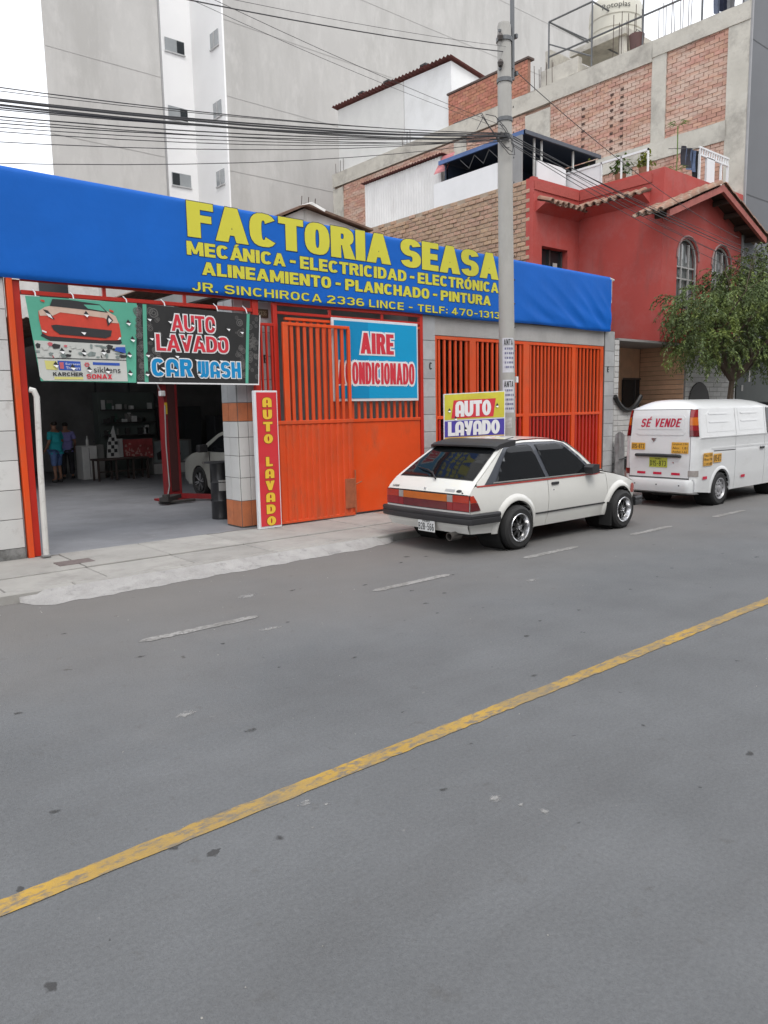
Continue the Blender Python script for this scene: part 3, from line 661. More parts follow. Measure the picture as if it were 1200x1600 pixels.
# AUTO LAVADO upright board
al = thing('upright_wash_sign', 'narrow red upright board with yellow AUTO LAVADO letters beside the tiled pillar', 'sign', (5.72, 9.38, .11))
part('frame', MB().bbox(5.50, 5.885, 9.36, 9.42, .112, 2.09, .006), alu, al)
part('panel', MB().box(5.535, 5.865, 9.354, 9.361, .15, 2.065), mat('red_sign_panel', (.62, .035, .045), .4, 0, .05, coat=.2), al)
yl = mat('golden_print', (.80, .52, .045), .45, 0, .04)
x0, x1 = 5.63, 5.775
zz = 1.99
brown_o = mat('brown_outline_print', (.28, .05, .02), .5)
for ch in 'AUTO LAVADO':
    if ch == ' ': zz -= .155; continue
    P = lettering(ch, (x0 if ch != 'L' else x0+.02), (x1 if ch != 'L' else x1-.02), zz-.130, zz, t=.24, h=.2, w=.62, sty='p')
    letters('letter_outline', P, wall_f(9.352), brown_o, al, .009); letters('letter', P, wall_f(9.3485), yl, al, .003); zz -= .172

# sports car banner and car wash banner (two cloths tied to the rail, wind slits cut in them)
grn = mat('sea_green_cloth', (.10, .40, .28), .5, 0, .12, 2.5); blk = mat('black_cloth', (.022, .022, .022), .5, 0, .2, 3, coat=.1)
gry = mat('scroll_print_grey', (.13, .125, .12), .6); wcl = mat('pale_cloth', (.55, .56, .53), .6, 0, .06, 3)
def cloth(u, v):
    return (u, 9.44+.005*math.sin(u*4+v*2)-.004*math.sin(v*4), v)
def fc(l): return lambda a, b: (cloth(a, b)[0], cloth(a, b)[1]-l, cloth(a, b)[2])
def sheet(mb, quad, l, nu=14, nv=8):
    (ax, az), (bx, bz), (cx_, cz), (dx, dz) = quad     # bl, br, tr, tl
    def q(s, t):
        x = (ax*(1-s)+bx*s)*(1-t)+(dx*(1-s)+cx_*s)*t; z = (az*(1-s)+bz*s)*(1-t)+(dz*(1-s)+cz*s)*t
        return fc(l)(x, z)
    mb.grid(q, [i/nu for i in range(nu+1)], [j/nv for j in range(nv+1)]); return mb
def poly(l, pts, m, name, par, n=None):
    mb = MB(); patch(mb, pts, [], fc(l), .1); return part(name, mb, m, par)
b1 = thing('sports_car_banner', 'green hanging banner printed with a red sports car and product names', 'banner', (3.2, 9.44, 2.2))
part('cloth', sheet(MB(), [(2.70, 2.20), (3.85, 2.19), (3.92, 3.175), (2.60, 3.165)], 0), grn, b1, smooth=True, angle=180)
def ub(x, y):   # zoomed pixel of the printed banner (180 x 150 px at 6.667) to metres on its cloth
    return (2.60+(x-20)/1050*1.27+(1-(y-60)/900)*0.0, 3.165-(y-60)/890*.965)
def P1(l, pts, m, name='print'): return poly(l, [ub(x, y) for x, y in pts], m, name, b1)
P1(.004, [(70, 520), (960, 530), (960, 700), (85, 700)], wcl)
P1(.004, [(88, 706), (960, 706), (962, 945), (130, 945), (95, 900)], wcl)
body = mat('printed_car_red', (.60, .06, .035), .45, 0, .1, 6, coat=.2); bdk = mat('printed_car_shadow', (.03, .03, .032), .5); bpal = mat('printed_car_highlight', (.62, .45, .36), .5, 0, .1, 6)
P1(.004, [(135, 470), (150, 440), (910, 440), (930, 510), (900, 530), (220, 520)], bdk)
P1(.007, [(130, 300), (128, 210), (200, 165), (800, 180), (870, 215), (910, 290), (925, 440), (900, 480), (700, 490), (200, 470), (150, 440)], body)
P1(.010, [(190, 165), (235, 150), (800, 165), (880, 215), (905, 290), (840, 290), (760, 240), (330, 210), (260, 250), (140, 260), (130, 210)], bpal)
P1(.013, [(235, 150), (265, 75), (420, 70), (720, 95), (800, 180), (620, 165)], bdk)
P1(.016, [(560, 110), (720, 105), (775, 170), (600, 150)], grn)
P1(.013, [(235, 355), (280, 345), (830, 375), (815, 440), (760, 465), (310, 445), (255, 400)], bdk)
for q in ([(170, 190), (215, 200), (275, 290), (235, 280)], [(800, 200), (850, 260), (790, 330), (780, 260)]): P1(.013, q, bdk, 'print')
for q in ([(190, 225), (235, 240), (255, 285), (215, 262)], [(805, 235), (835, 265), (805, 295), (798, 262)]): P1(.016, q, white_p)
for q in ([(150, 90), (190, 92), (192, 115), (160, 108)], [(815, 140), (860, 155), (858, 175), (820, 165)]): P1(.010, q, body)
P1(.016, [(145, 405), (190, 425), (185, 440), (148, 425)], white_p); P1(.016, [(905, 445), (918, 450), (915, 470), (880, 478)], white_p)
g3m = mat('machine_print_grey', (.22, .26, .25), .5, 0, .35, 14); bl2 = mat('deep_blue_print', (.03, .09, .42), .5); rd2 = mat('pink_red_print', (.55, .12, .14), .5)
random.seed(5)
for i in range(34):
    x, y = rr(90, 930), rr(545, 680); w, h = rr(15, 45), rr(10, 30)
    P1(.007+.0006*(i % 12), [(x-w, y-h*.3), (x-w*.3, y-h), (x+w, y-h*.6), (x+w*.7, y+h*.8), (x-w*.5, y+h)], [g3m, bdk, g3m, wcl, bdk, rd2 if x < 500 else g3m][i % 6])
P1(.016, [(860, 560), (955, 555), (958, 625), (840, 600)], bl2)
P1(.007, [(85, 699), (962, 699), (962, 708), (85, 708)], bdk)
P1(.007, [(270, 728), (490, 732), (490, 832), (280, 830)], bl2); P1(.007, [(612, 735), (888, 738), (888, 768), (612, 765)], bl2)
P1(.007, [(150, 730), (265, 735), (262, 830), (160, 825)], mat('pale_yellow_print', (.66, .62, .2), .5)); P1(.007, [(230, 902), (505, 902), (505, 930), (230, 930)], mat('pale_yellow_print', (.6, .6, .1), .5))
P1(.010, [(285, 745), (325, 745), (325, 815), (290, 815)], rd2)
for (cx_, cy_) in ((552, 765),):
    for k in range(6):
        a = k*math.pi/3; P1(.007+.001*k, [(cx_+18*math.cos(a)-9, cy_+18*math.sin(a)-8), (cx_+18*math.cos(a)+9, cy_+18*math.sin(a)-8), (cx_+18*math.cos(a)+9, cy_+18*math.sin(a)+8), (cx_+18*math.cos(a)-9, cy_+18*math.sin(a)+8)], rd2)
def lb(text, xa, ya, xb, yb, m, kw):
    a0, b1_ = ub(xa, ya); a1, b0 = ub(xb, yb); letters('lettering', lettering(text, a0, a1, b0, b1_, **kw), fc(.013), m, b1)
lb('KARCHER', 218, 853, 503, 893, bdk, dict(t=.2, h=.2, w=.7, sp=.1)); lb('SONAX', 538, 868, 798, 920, red_t, dict(t=.2, h=.2, w=.7, sp=.08))
a0, bb1 = ub(615, 785); a1, bb0 = ub(890, 850); plain_text('lettering', 'sikkens', a0, a1, bb0, bb1, fc(.013), bdk, b1)
a0, bb1 = ub(345, 750); a1, bb0 = ub(480, 780); plain_text('lettering', 'European', a0, a1, bb0, bb1, fc(.013), white_p, b1)
a0, bb1 = ub(345, 790); a1, bb0 = ub(480, 820); plain_text('lettering', 'Thinners', a0, a1, bb0, bb1, fc(.013), white_p, b1)
b2 = thing('car_wash_banner', 'black hanging banner with red AUTO LAVADO and blue CAR WASH lettering', 'banner', (4.8, 9.44, 2.2))
part('cloth', sheet(MB(), [(3.86, 2.19), (5.63, 2.18), (5.70, 3.14), (3.93, 3.175)], .003, 18), blk, b2, smooth=True, angle=180)
part('hem', sheet(MB(), [(3.86, 2.18), (5.64, 2.17), (5.64, 2.188), (3.86, 2.198)], .005, 18, 1), white_p, b2)
part('hem', sheet(MB(), [(5.625, 2.18), (5.638, 2.18), (5.70, 3.14), (5.688, 3.14)], .006, 1, 8), white_p, b2)
part('green_strip', sheet(MB(), [(3.96, 2.195), (4.01, 2.195), (4.04, 3.17), (3.99, 3.17)], .006, 1, 8), grn, b2)
part('green_strip', sheet(MB(), [(5.42, 2.19), (5.465, 2.19), (5.53, 3.145), (5.485, 3.145)], .006, 1, 8), grn, b2)
# curled ring ornaments printed on the black cloth
random.seed(11); mb = MB()
for i in range(150):
    side = i % 5
    x, z = (rr(3.90, 3.965) if side == 0 else rr(5.50, 5.64) if side == 1 else rr(4.04, 4.2) if side == 2 else rr(5.3, 5.42) if side == 3 else rr(3.9, 5.6)), rr(2.23, 3.1)
    if side == 4 and 4.15 < x < 5.3: continue
    r = rr(.014, .04)
    if i < 3: x, z, r = ((4.13, 3.07, .06), (5.37, 3.02, .05), (5.38, 2.88, .05))[i]
    for rad in ((r, r*.78), (r*.5, r*.32)):
        vs = []
        for k in range(14):
            t = 2*math.pi*k/14
            vs += [fc(.0045+.00001*i)(x+rad[0]*math.cos(t), z+rad[0]*math.sin(t)), fc(.0045+.00001*i)(x+rad[1]*math.cos(t), z+rad[1]*math.sin(t))]
        mb.add(vs, [(2*k, (2*k+2) % 28, (2*k+3) % 28, 2*k+1) for k in range(14)])
part('ring_print', mb, gry, b2, kind='stuff')
cyb = mat('cyan_blue_print', (.0, .25, .55), .45, 0, .05)
for tx, a0, a1, z0, z1, kw, m in (('AUTO', 4.36, 4.99, 2.86, 3.07, dict(t=.2, h=.17, w=.66, sp=.05), red_t), ('LAVADO', 4.14, 5.18, 2.60, 2.81, dict(t=.2, h=.17, w=.66, sp=.03), red_t)):
    P = lettering(tx, a0, a1, z0, z1, **kw); letters('lettering_outline', P, fc(.011), white_p, b2, .016); letters('lettering', P, fc(.015), m, b2)
P = lettering('CAR', 4.06, 4.62, 2.275, 2.50, t=.26, h=.2, w=.74, sp=.08, sty='p')+lettering('WASH', 4.70, 5.35, 2.265, 2.48, t=.23, h=.2, w=.62, sp=.08, sty='p')
letters('lettering_outline', P, fc(.011), white_p, b2, .014); letters('lettering', P, fc(.015), cyb, b2)
def slit(x, z, par, s=.035):
    poly(.020, [(x-s, z), (x+s, z-.004), (x-.004, z+s*1.35)], bdk, 'wind_slit', par)
    mb = MB(); a = fc(.021)(x-s, z-.001); b = fc(.021)(x+s, z-.004); c = fc(.03)(x+.006, z-s*1.1); mb.add([a, b, c, (c[0], c[1]+.012, c[2])], [(0, 1, 2)]); part('slit_flap', mb, white_p, par)
for (x, y) in ((580, 215), (1005, 280), (1040, 465), (320, 625), (530, 630), (995, 640), (410, 800), (570, 820), (755, 830), (990, 850), (540, 410), (250, 775), (725, 620)):
    slit(*ub(x, y), b1, .032)
def vb(x, y): return (3.86+(x-0)/1140*1.80, 3.19-(y-55)/715*1.0+(x/1140)*.005-(0 if y < 400 else 0)+.06*(x/1140)*(1-(y-55)/715)*.9)
for (x, y) in ((130, 200), (305, 215), (505, 240), (700, 245), (840, 265), (970, 290), (140, 370), (285, 370), (420, 380), (575, 380), (740, 375), (100, 520), (350, 525), (525, 555), (755, 560), (85, 690), (225, 630), (330, 645), (540, 685), (720, 635)):
    slit(*vb(x, y), b2, .030)
for x, th_ in ((2.72, b1), (3.15, b1), (3.8, b1), (4.3, b2), (5.05, b2), (5.5, b2)):
    part('tie', MB().tube([(x, 9.45, 3.15), (x+.01, 9.50, 3.22), (x-.005, 9.56, 3.265)], .008, 5), alu, th_)

# AUTO LAVADO box on the pavement behind the hatchback
BC = Vector((8.93, 8.36, 0)); BA = R(-42)
bx = thing('car_wash_box_sign', 'yellow and purple AUTO LAVADO board standing behind the hatchback roof, by the pole', 'sign', (BC.x, BC.y, .11))
ux = Vector((math.cos(BA), math.sin(BA), .035)); un = Vector((math.sin(BA), -math.cos(BA), 0))     # un points towards the street corner
def fx(l): return lambda a, b: tuple(BC+ux*a+un*l+Vector((0, 0, b)))
def boxf(mb, a0, a1, l0, l1, z0, z1):
    ps = [fx(l)(a, z) for z in (z0, z1) for (a, l) in ((a0, l0), (a1, l0), (a1, l1), (a0, l1))]
    return mb.add(ps, [(0, 3, 2, 1), (4, 5, 6, 7), (0, 1, 5, 4), (1, 2, 6, 5), (2, 3, 7, 6), (3, 0, 4, 7)])
part('board', boxf(MB(), -.49, .49, -.16, 0, 1.16, 2.035), alu, bx)
for a in (-.46, .43): part('leg', boxf(MB(), a, a+.03, -.12, -.09, .112, 1.16), alu, bx)
part('cross_bar', boxf(MB(), -.46, .46, -.118, -.092, .3, .33), alu, bx)
ylp = mat('mustard_sign_panel', (.62, .58, .05), .45, 0, .08, 3, dirt=((.5, .35, .05), 2, .4, .7, .7)); prp = mat('purple_sign_panel', (.07, .05, .34), .45, 0, .06)
ocr = mat('ochre_sign_panel', (.58, .38, .10), .5, 0, .1, 4)
part('panel', boxf(MB(), -.475, .475, .0005, .003, 1.62, 2.02), ylp, bx)
part('panel', boxf(MB(), -.475, .475, .0005, .003, 1.345, 1.60), prp, bx)
part('panel', boxf(MB(), -.475, .475, .0005, .003, 1.18, 1.343), ocr, bx)
mb = MB(); mb.add([fx(.006)(*p) for p in [(-.37, 1.64), (.30, 1.64), (.34, 1.925), (-.33, 1.925)]], [(0, 1, 2, 3)]); part('red_flash', mb, red_t, bx)
for tx, a0, a1, z0, z1 in (('AUTO', -.30, .26, 1.665, 1.905), ('LAVADO', -.42, .40, 1.365, 1.585)):
    P = lettering(tx, a0, a1, z0, z1, t=.25, h=.2, w=.68, sp=.05, sty='p')
    letters('lettering', P, fx(.009), white_p, bx, .004)
for (a, z) in ((-.40, 1.76), (.36, 1.80), (-.14, 1.45), (-.30, 1.63)):
    mb = MB(); mb.add([fx(.012)(a-.025, z), fx(.012)(a+.025, z+.005), fx(.012)(a, z+.05)], [(0, 1, 2)]); part('wind_slit', mb, bdk, bx)
    mb = MB(); mb.add([fx(.012)(a-.025, z), fx(.012)(a+.025, z+.005), fx(.025)(a+.012, z-.025)], [(0, 1, 2)]); part('slit_flap', mb, white_p, bx)
# ================================================================== RED HOUSE
redw = mat('red_render', (.43, .070, .058), .85, 0, .07, .9, .15, 30, dirt=((.42, .13, .12), 1.3, .46, .68, .7), dirt2=((.25, .08, .07), 2.2, .56, .74, .6, (1.4, 1.4, .28)))
redd = mat('red_parapet_brick', (.40, .085, .07), .9, 0, .1, 3, .4, 18)
greyr = mat('grey_patch_render', (.36, .13, .12), .9, 0, .15, 2)
H = thing('red_house', 'red two storey house with tiled eaves, gable and arched windows beside the workshop', 'house', (14.75, F, .1))
def arch_pts(x0, x1, z0, zt, n=10):
    r = (x1-x0)/2; zc = zt-r*1.05
    return [(x0, z0), (x1, z0), (x1, zc)]+[(x0+r+r*math.cos(math.pi*k/n), zc+r*1.05*math.sin(math.pi*k/n)) for k in range(1, n)]+[(x0, zc)]
A1 = arch_pts(17.22, 18.20, 4.05, 5.70); A2 = arch_pts(18.90, 19.88, 4.05, 5.70)
fr = MB(); patch(fr, [(16.55, 3.25), (20.42, 3.25), (20.42, 7.13), (16.55, 7.13)], [A1, A2], lambda a, b: (a, F, b), 2.0, rim=(0, .16, 0))
fw = part('front_wall', fr, redw, H)
part('side_wall', MB().box(16.551, 16.60, F+.161, 11.9, 3.251, 7.129), redw, H)
part('soffit', MB().box(14.9, 20.42, F+.02, 11.9, 3.2, 3.25), mat('soffit_grey', (.3, .29, .28), .9), H)
part('roof_slab', MB().box(16.6, 20.42, F+.02, 13, 7.06, 7.125), plaster, H)
part('rear_block', MB().box(14.9, 20.40, 12.3, 20.9, 3.0, 7.0), plaster, H)
# recessed bay with its small window
rw = MB(); patch(rw, [(14.75, 3.0), (16.55, 3.0), (16.55, 7.13), (14.75, 7.13)], [[(15.08, 4.6), (16.1, 4.6), (16.1, 5.62), (15.08, 5.62)]], lambda a, b: (a, 11.9, b), 3, rim=(0, .22, 0))
part('recess_wall', rw, redw, H)
wfm = mat('window_frame_grey', (.38, .37, .36), .5, 0, .1); gl = mat('window_glass_dark', (.025, .03, .034), .08, 0, .02, spec=.3); cur = mat('pale_curtain', (.42, .42, .40), .9, 0, .2, 5, stretch=(6, 1, 1))
gl_l = mat('window_glass_pale', (.16, .17, .17), .06, 0, .2, 3, coat=.8)
w = part('window', MB().box(15.09, 16.09, 12.10, 12.14, 4.61, 5.61), gl, H)
for a, b in ((15.09, 15.14), (15.56, 15.61), (16.04, 16.09)): part('frame', MB().box(a, b, 12.05, 12.099, 4.61, 5.61), mat('dark_frame', (.06, .06, .06), .5), w)
part('curtain', MB().box(15.68, 15.84, 12.02, 12.04, 4.62, 5.3), cur, w); part('sill', MB().box(15.05, 16.13, 11.83, 11.95, 4.52, 4.6), redw, w)
for (A, x0, x1) in ((A1, 17.22, 18.20), (A2, 18.90, 19.88)):
    w = part('arched_window', MB().prism(A, lambda a, b: (a, F+.13, b), (0, .02, 0)), gl_l, H)
    mb = MB(); mb.tube([(p[0], F+.07, p[1]) for p in A+[A[0]]], .04, 4); part('frame', mb, wfm, w)
    xm = (x0+x1)/2
    for x in (xm-.17, xm+.17): part('mullion', MB().box(x-.02, x+.02, F+.06, F+.10, 4.05, 5.58), wfm, w)
    for z in (4.75, 5.02): part('transom', MB().box(x0+.03, x1-.03, F+.065, F+.095, z, z+.035), wfm, w)
    part('surround', MB().tube([(xm+(p[0]-xm)*1.06, F-.01, 4.05+(p[1]-4.05)*1.03) for p in A[2:]], .028, 5), mat('grey_surround', (.3, .2, .19), .8), w)
# clay tile eaves
clay = mat('clay_roof_tile', (.26, .145, .10), .85, 0, .25, 6, .2, 40, dirt=((.40, .33, .26), 5, .45, .65, .7), rnd=.25); clay_d = mat('old_clay_roof_tile', (.30, .22, .17), .9, 0, .25, 6, .2, 40, dirt=((.14, .10, .08), 5, .5, .7, .6), rnd=.25)
def half_tile(L, r0, r1, up=True, n=7):
    mb = MB(); vs = []
    for (y, r) in ((0, r0), (L, r1)):
        for rr_ in (r, r-.018):
            for k in range(n):
                t = math.pi*k/(n-1); vs.append((rr_*math.cos(t), y, (rr_*math.sin(t) if up else -rr_*math.sin(t))))
    fs = []
    for k in range(n-1):
        fs += [(k, k+1, 2*n+k+1, 2*n+k), (n+k, n+k+1, 3*n+k+1, 3*n+k), (k, k+1, n+k+1, n+k), (2*n+k, 2*n+k+1, 3*n+k+1, 3*n+k)]
    return mb.add(vs, fs)
t_up = shared('roof_tile', half_tile(.42, .085, .07), clay, True); t_dn = shared('roof_tile', half_tile(.42, .085, .07, False), clay_d, True)
def eave(par, p0, p1, out, zt, dep=.34, drop=.12, rows=1):
    p0 = Vector(p0); p1 = Vector(p1); d = p1-p0; n = int(d.length/.2); o = Vector(out)
    ang = math.atan2(-o.x, o.y)    # local +y runs outward
    for i in range(n):
        c = p0+d*(i+.5)/n
        for k, me in ((0, t_up), (1, t_dn)):
            q = c+d.normalized()*(.1*k)
            inst('roof_tile', me, par, (q.x, q.y, zt+(.0 if k == 0 else .035)+rr(-.01, .01)), rot=(R(-20)+rr(-.03, .03), 0, ang+rr(-.04, .04)))
e1 = part('eave', MB().add([(14.82, 11.9, 6.36), (16.52, 11.9, 6.36), (16.52, 11.62, 6.50), (14.82, 11.62, 6.50), (14.82, 11.9, 6.62), (16.52, 11.9, 6.62), (16.52, 11.60, 6.53), (14.82, 11.60, 6.53)],
     [(0, 1, 2, 3), (4, 5, 6, 7), (3, 2, 6, 7), (0, 3, 7, 4), (1, 2, 6, 5), (0, 1, 5, 4)]), redw, H)
eave(e1, (14.86, 11.89, 0), (16.5, 11.89, 0), (0, -1, 0), 6.66)
e2 = part('eave', MB().add([(16.55, 11.8, 6.42), (16.55, 9.95, 6.42), (16.27, 9.95, 6.56), (16.27, 11.8, 6.56), (16.55, 11.8, 6.68), (16.55, 9.95, 6.68), (16.25, 9.95, 6.59), (16.25, 11.8, 6.59)],
     [(0, 1, 2, 3), (4, 5, 6, 7), (3, 2, 6, 7), (0, 3, 7, 4), (1, 2, 6, 5), (0, 1, 5, 4)]), redw, H)
eave(e2, (16.56, 11.75, 0), (16.56, 9.98, 0), (-1, 0, 0), 6.72)
# gable canopy over the front
gb = part('gable', MB().add([(16.0, 9.12, 5.88), (18.4, 9.12, 6.78), (20.8, 9.12, 5.88), (20.8, 9.12, 6.02), (18.4, 9.12, 6.93), (16.0, 9.12, 6.02),
                             (16.0, 9.2, 5.88), (18.4, 9.2, 6.78), (20.8, 9.2, 5.88), (20.8, 9.2, 6.02), (18.4, 9.2, 6.93), (16.0, 9.2, 6.02)],
     [(0, 1, 4, 5), (1, 2, 3, 4), (6, 7, 10, 11), (7, 8, 9, 10), (0, 1, 7, 6), (1, 2, 8, 7), (5, 4, 10, 11), (4, 3, 9, 10), (0, 5, 11, 6), (2, 3, 9, 8)]), mat('gable_beam', (.36, .11, .09), .8, 0, .2, 4), H)
wood = mat('dark_rafter_wood', (.05, .032, .025), .85, 0, .3, 5)
part('gable_deck', MB().add([(15.95, 9.2, 6.03), (18.4, 9.2, 6.945), (20.85, 9.2, 6.03), (15.95, 9.78, 6.03), (18.4, 9.78, 6.945), (20.85, 9.78, 6.03), (15.95, 9.2, 5.99), (18.4, 9.2, 6.905), (20.85, 9.2, 5.99), (15.95, 9.78, 5.99), (18.4, 9.78, 6.905), (20.85, 9.78, 5.99)],
     [(0, 1, 4, 3), (1, 2, 5, 4), (6, 7, 10, 9), (7, 8, 11, 10), (0, 3, 9, 6), (2, 5, 11, 8)]), wood, gb)
for i in range(4):
    for s_ in (-1, 1):
        x = 18.4+s_*(.45+.58*i); z = 6.78-abs(x-18.4)*.375
        part('rafter', MB().bbox(x-.04, x+.04, 9.2, 9.6, z-.02, z+.10, .01), wood, gb)
for row, y in enumerate((9.16, 9.34, 9.52, 9.70)):
    for k in range(7):
        for s_ in (-1, 1):
            dx = .1+.37*k; x = 18.4+s_*dx; z = 6.99-dx*.375
            inst('roof_tile', t_up if (row+k) % 3 else t_up, gb, (x, y, z+rr(-.008, .008)), rot=(R(-20.5), 0, -s_*math.pi/2+rr(-.03, .03)))
            inst('roof_tile', t_dn, gb, (x, y+.09, z+.03), rot=(R(-20.5), 0, -s_*math.pi/2))
# parapet brick bands (painted) on the house
part('parapet_band', MB().box(14.76, 16.5, 11.87, 11.9, 6.86, 7.06), redd, H); part('parapet_band', MB().box(16.52, 16.55, 9.9, 11.87, 6.86, 7.06), redd, H)
# brick side wall of the rear wing, facing the workshop roof
mort = mat('mud_mortar', (.36, .29, .225), .95, 0, .2, 4, .4, 30)
brk = mat('old_common_brick', (.42, .26, .175), .9, 0, .18, 8, .6, 60, rnd=.20, hue=.016, dirt=((.44, .34, .26), 2.2, .40, .62, .75))
brk_s = mat('old_common_brick_far', (.42, .26, .175), .9, 0, .18, 8, .6, 60, rnd=.20, hue=.016, dirt=((.44, .34, .26), 2.2, .40, .62, .75), attr=True)
sw = part('brick_side_wall', MB().box(14.765, 14.9, 11.9, 20.9, 3.0, 7.12), mort, H)
part('corner_render', MB().box(14.735, 14.90, 11.89, 12.0, 3.0, 7.15), redw, H)
random.seed(21)
bme = [shared('brick', MB().bbox(-.02, .02, -.125+rr(0, .01), .125-rr(0, .01), -.046+rr(0, .006), .046-rr(0, .006), .008), brk) for _ in range(5)]
def set_rnd(o, vals, per):
    a = o.data.attributes.new('rnd', 'FLOAT', 'FACE'); a.data.foreach_set('value', [vals[i//per] for i in range(len(o.data.polygons))])
rowz = [7.07-.108*i for i in range(26)]; far = MB(); fv = []; cnt = 0
cells = []
for j, z in enumerate(rowz):
    y = 12.0+(.135 if j % 2 else 0)
    while y < 20.7:
        if not (j == 0 and rnd() < .35): cells.append((y+.125, z))
        y += .268
cells.sort(key=lambda c: c[0]*1.0 - (c[1]-5.0)*.6)
for (y, z) in cells:
    dx = rr(-.014, .012)
    if z < 4.55: continue
    if cnt < 290:
        inst('brick', random.choice(bme), sw, (14.762+dx, y, z+rr(-.006, .006)), rot=(rr(-.02, .02), 0, rr(-.04, .04))); cnt += 1
    else:
        far.bbox(14.745+dx, 14.775+dx, y-.12, y+.12, z-.045+rr(-.004, .004), z+.045, .008); fv.append(rnd())
fo_ = part('far_bricks', far, brk_s, sw, kind='stuff', recalc=True); set_rnd(fo_, fv, 26)
# ground floor: white brick front, tan porch
wb_m = mat('white_painted_brick', (.55, .545, .53), .7, 0, .08, 4, .2, 50, dirt=((.33, .32, .3), 4, .52, .75, .5), rnd=.06); wb_back = mat('white_brick_joint', (.27, .265, .26), .9)
tanw = mat('tan_facing_brick', (.72, .45, .29), .85, 0, .1, 5, .2, 50, rnd=.1); tanj = mat('tan_joint', (.3, .19, .13), .9)
gf = part('ground_floor_wall', MB().box(17.82, 20.42, F+.01, F+.25, .1, 3.2), wb_back, H)
lw = part('porch_front_wall', MB().box(14.72, 17.82, F+.01, F+.22, .1, 1.72), wb_back, H)
ls = part('porch_front_strip', MB().box(14.72, 14.90, F+.01, F+.22, 1.72, 3.2), wb_back, H)
random.seed(8)
def wbrick(par, x0, x1, z0, z1):
    z = z0
    j = 0
    while z < z1-.02:
        x = x0-(.2 if j % 2 else 0)
        while x < x1:
            a, b = max(x, x0), min(x+.4, x1)
            if b-a > .05: part('brick', MB().bbox(a+.006, b-.006, F-.006+rr(-.003, .003), F+.02, z+.006, min(z+.118, z1)-.004, .005), wb_m, par)
            x += .4
        z += .118; j += 1
wbrick(gf, 17.82, 20.42, .9, 3.2); wbrick(lw, 14.9, 17.82, .5, 1.72); wbrick(lw, 14.72, 14.9, .5, 3.2)
part('base_tiles', MB().box(14.72, 20.42, F-.012, F+.005, .1, .30), mat('reddish_plinth', (.2, .12, .11), .8), H)
part('vent_opening', MB().box(15.05, 15.42, F-.014, F-.002, .34, .62), mat('black_gap', (.01, .01, .01), .9), H)
pw = part('porch_side_wall', MB().box(17.82, 17.95, F+.25, 11.0, .1, 3.2), tanj, H)
for j in range(26):
    part('brick', MB().bbox(17.79, 17.825, F+.05, 10.84, .15+.118*j, .15+.118*j+.108, .004), tanw, pw)
pb = part('porch_back_wall', MB().box(14.9, 17.8, 10.86, 11.0, .1, 3.2), tanw, H)
pwn = part('porch_window', MB().box(16.98, 17.72, 10.80, 10.84, 1.45, 2.42), gl, H); part('frame', MB().box(17.48, 17.52, 10.78, 10.8, 1.45, 2.42), mat('dark_frame', (.06, .06, .06), .5), pwn); part('frame', MB().box(16.95, 17.75, 10.78, 10.8, 2.42, 2.46), mat('dark_frame', (.06, .06, .06), .5), pwn)
part('curved_coping', MB().tube([(14.70+1.05*t, F-.04, 1.70+.26*(2*t-1)**2*1.2 - .03) for t in [i/14 for i in range(15)]], .055, 8), mat('black_metal_coping', (.015, .015, .015), .4), H, smooth=True)
part('arched_door', MB().prism(arch_pts(17.95, 19.0, .1, 2.32), lambda a, b: (a, F-.03, b), (0, .03, 0)), mat('dark_arched_door', (.03, .025, .022), .6), H)
# things in front of / on the house
t_ = thing('wrapped_bundle', 'grey wrapped bundle leaning in the corner beside the last tiled pillar', 'bundle', (14.8, 9.5, .11))
mb = MB(); mb.grid(lambda t, z: (14.78+(.17-.07*z)*math.cos(t)+.02*math.sin(7*t+z*5), 9.46+(.09)*math.sin(t)+.015*math.sin(5*t), .11+z*(.95+.15*math.cos(t+2.5))), [i*math.pi/9 for i in range(19)], [0, .1, .25, .4, .55, .7, .85, .95, 1.0])
part('cover', mb, mat('grey_plastic_wrap', (.2, .2, .2), .5, 0, .25, 6, .4, 12), t_, smooth=True)
part('cord', MB().tube([(14.62, 9.36, .6), (14.78, 9.35, .62), (14.93, 9.38, .6)], .01, 5), bdk, t_)

# ------------------------------------------------------------------ roof terrace of the red house
whs = mat('white_corrugated_sheet', (.72, .72, .71), .55, 0, .06, 2, dirt=((.45, .44, .42), 1.5, .5, .75, .5, (1, 1, .3)))
def yrib(par, name, x, y0, y1, z0f, z1f, m, pitch=.11, amp=.014):
    n = int((y1-y0)/pitch*4); mb = MB()
    for i in range(n+1):
        y = y0+(y1-y0)*i/n; xx = x-amp*math.sin(2*math.pi*y/pitch)
        mb.v += [(xx, y, z0f(y)), (xx, y, z1f(y))]
    mb.f += [(2*i, 2*i+2, 2*i+3, 2*i+1) for i in range(n)]
    return part(name, mb, m, par, smooth=True, angle=180)
shd = thing('rooftop_sheet_shed', 'white corrugated sheet shed standing behind the old brick wall top', 'shed', (15.3, 17, 7.0))
yrib(shd, 'sheet_wall', 15.2, 15.45, 18.75, lambda y: 7.0, lambda y: 8.58, whs)
part('end_wall', MB().box(15.21, 17.2, 15.42, 15.45, 7.0, 8.58), plaster, shd); part('rear_wall', MB().box(17.2, 17.25, 15.45, 18.75, 7.0, 8.5), plaster, shd)
part('roof_sheet', corrug(MB(), lambda u, v, w_: (v, u, 8.62+w_-.02*(v-15)), 15.3, 18.85, 15.08, 17.4, .12, .02), mat('dark_red_roof_sheet', (.16, .05, .045), .7, 0, .2, 4), shd, smooth=True)
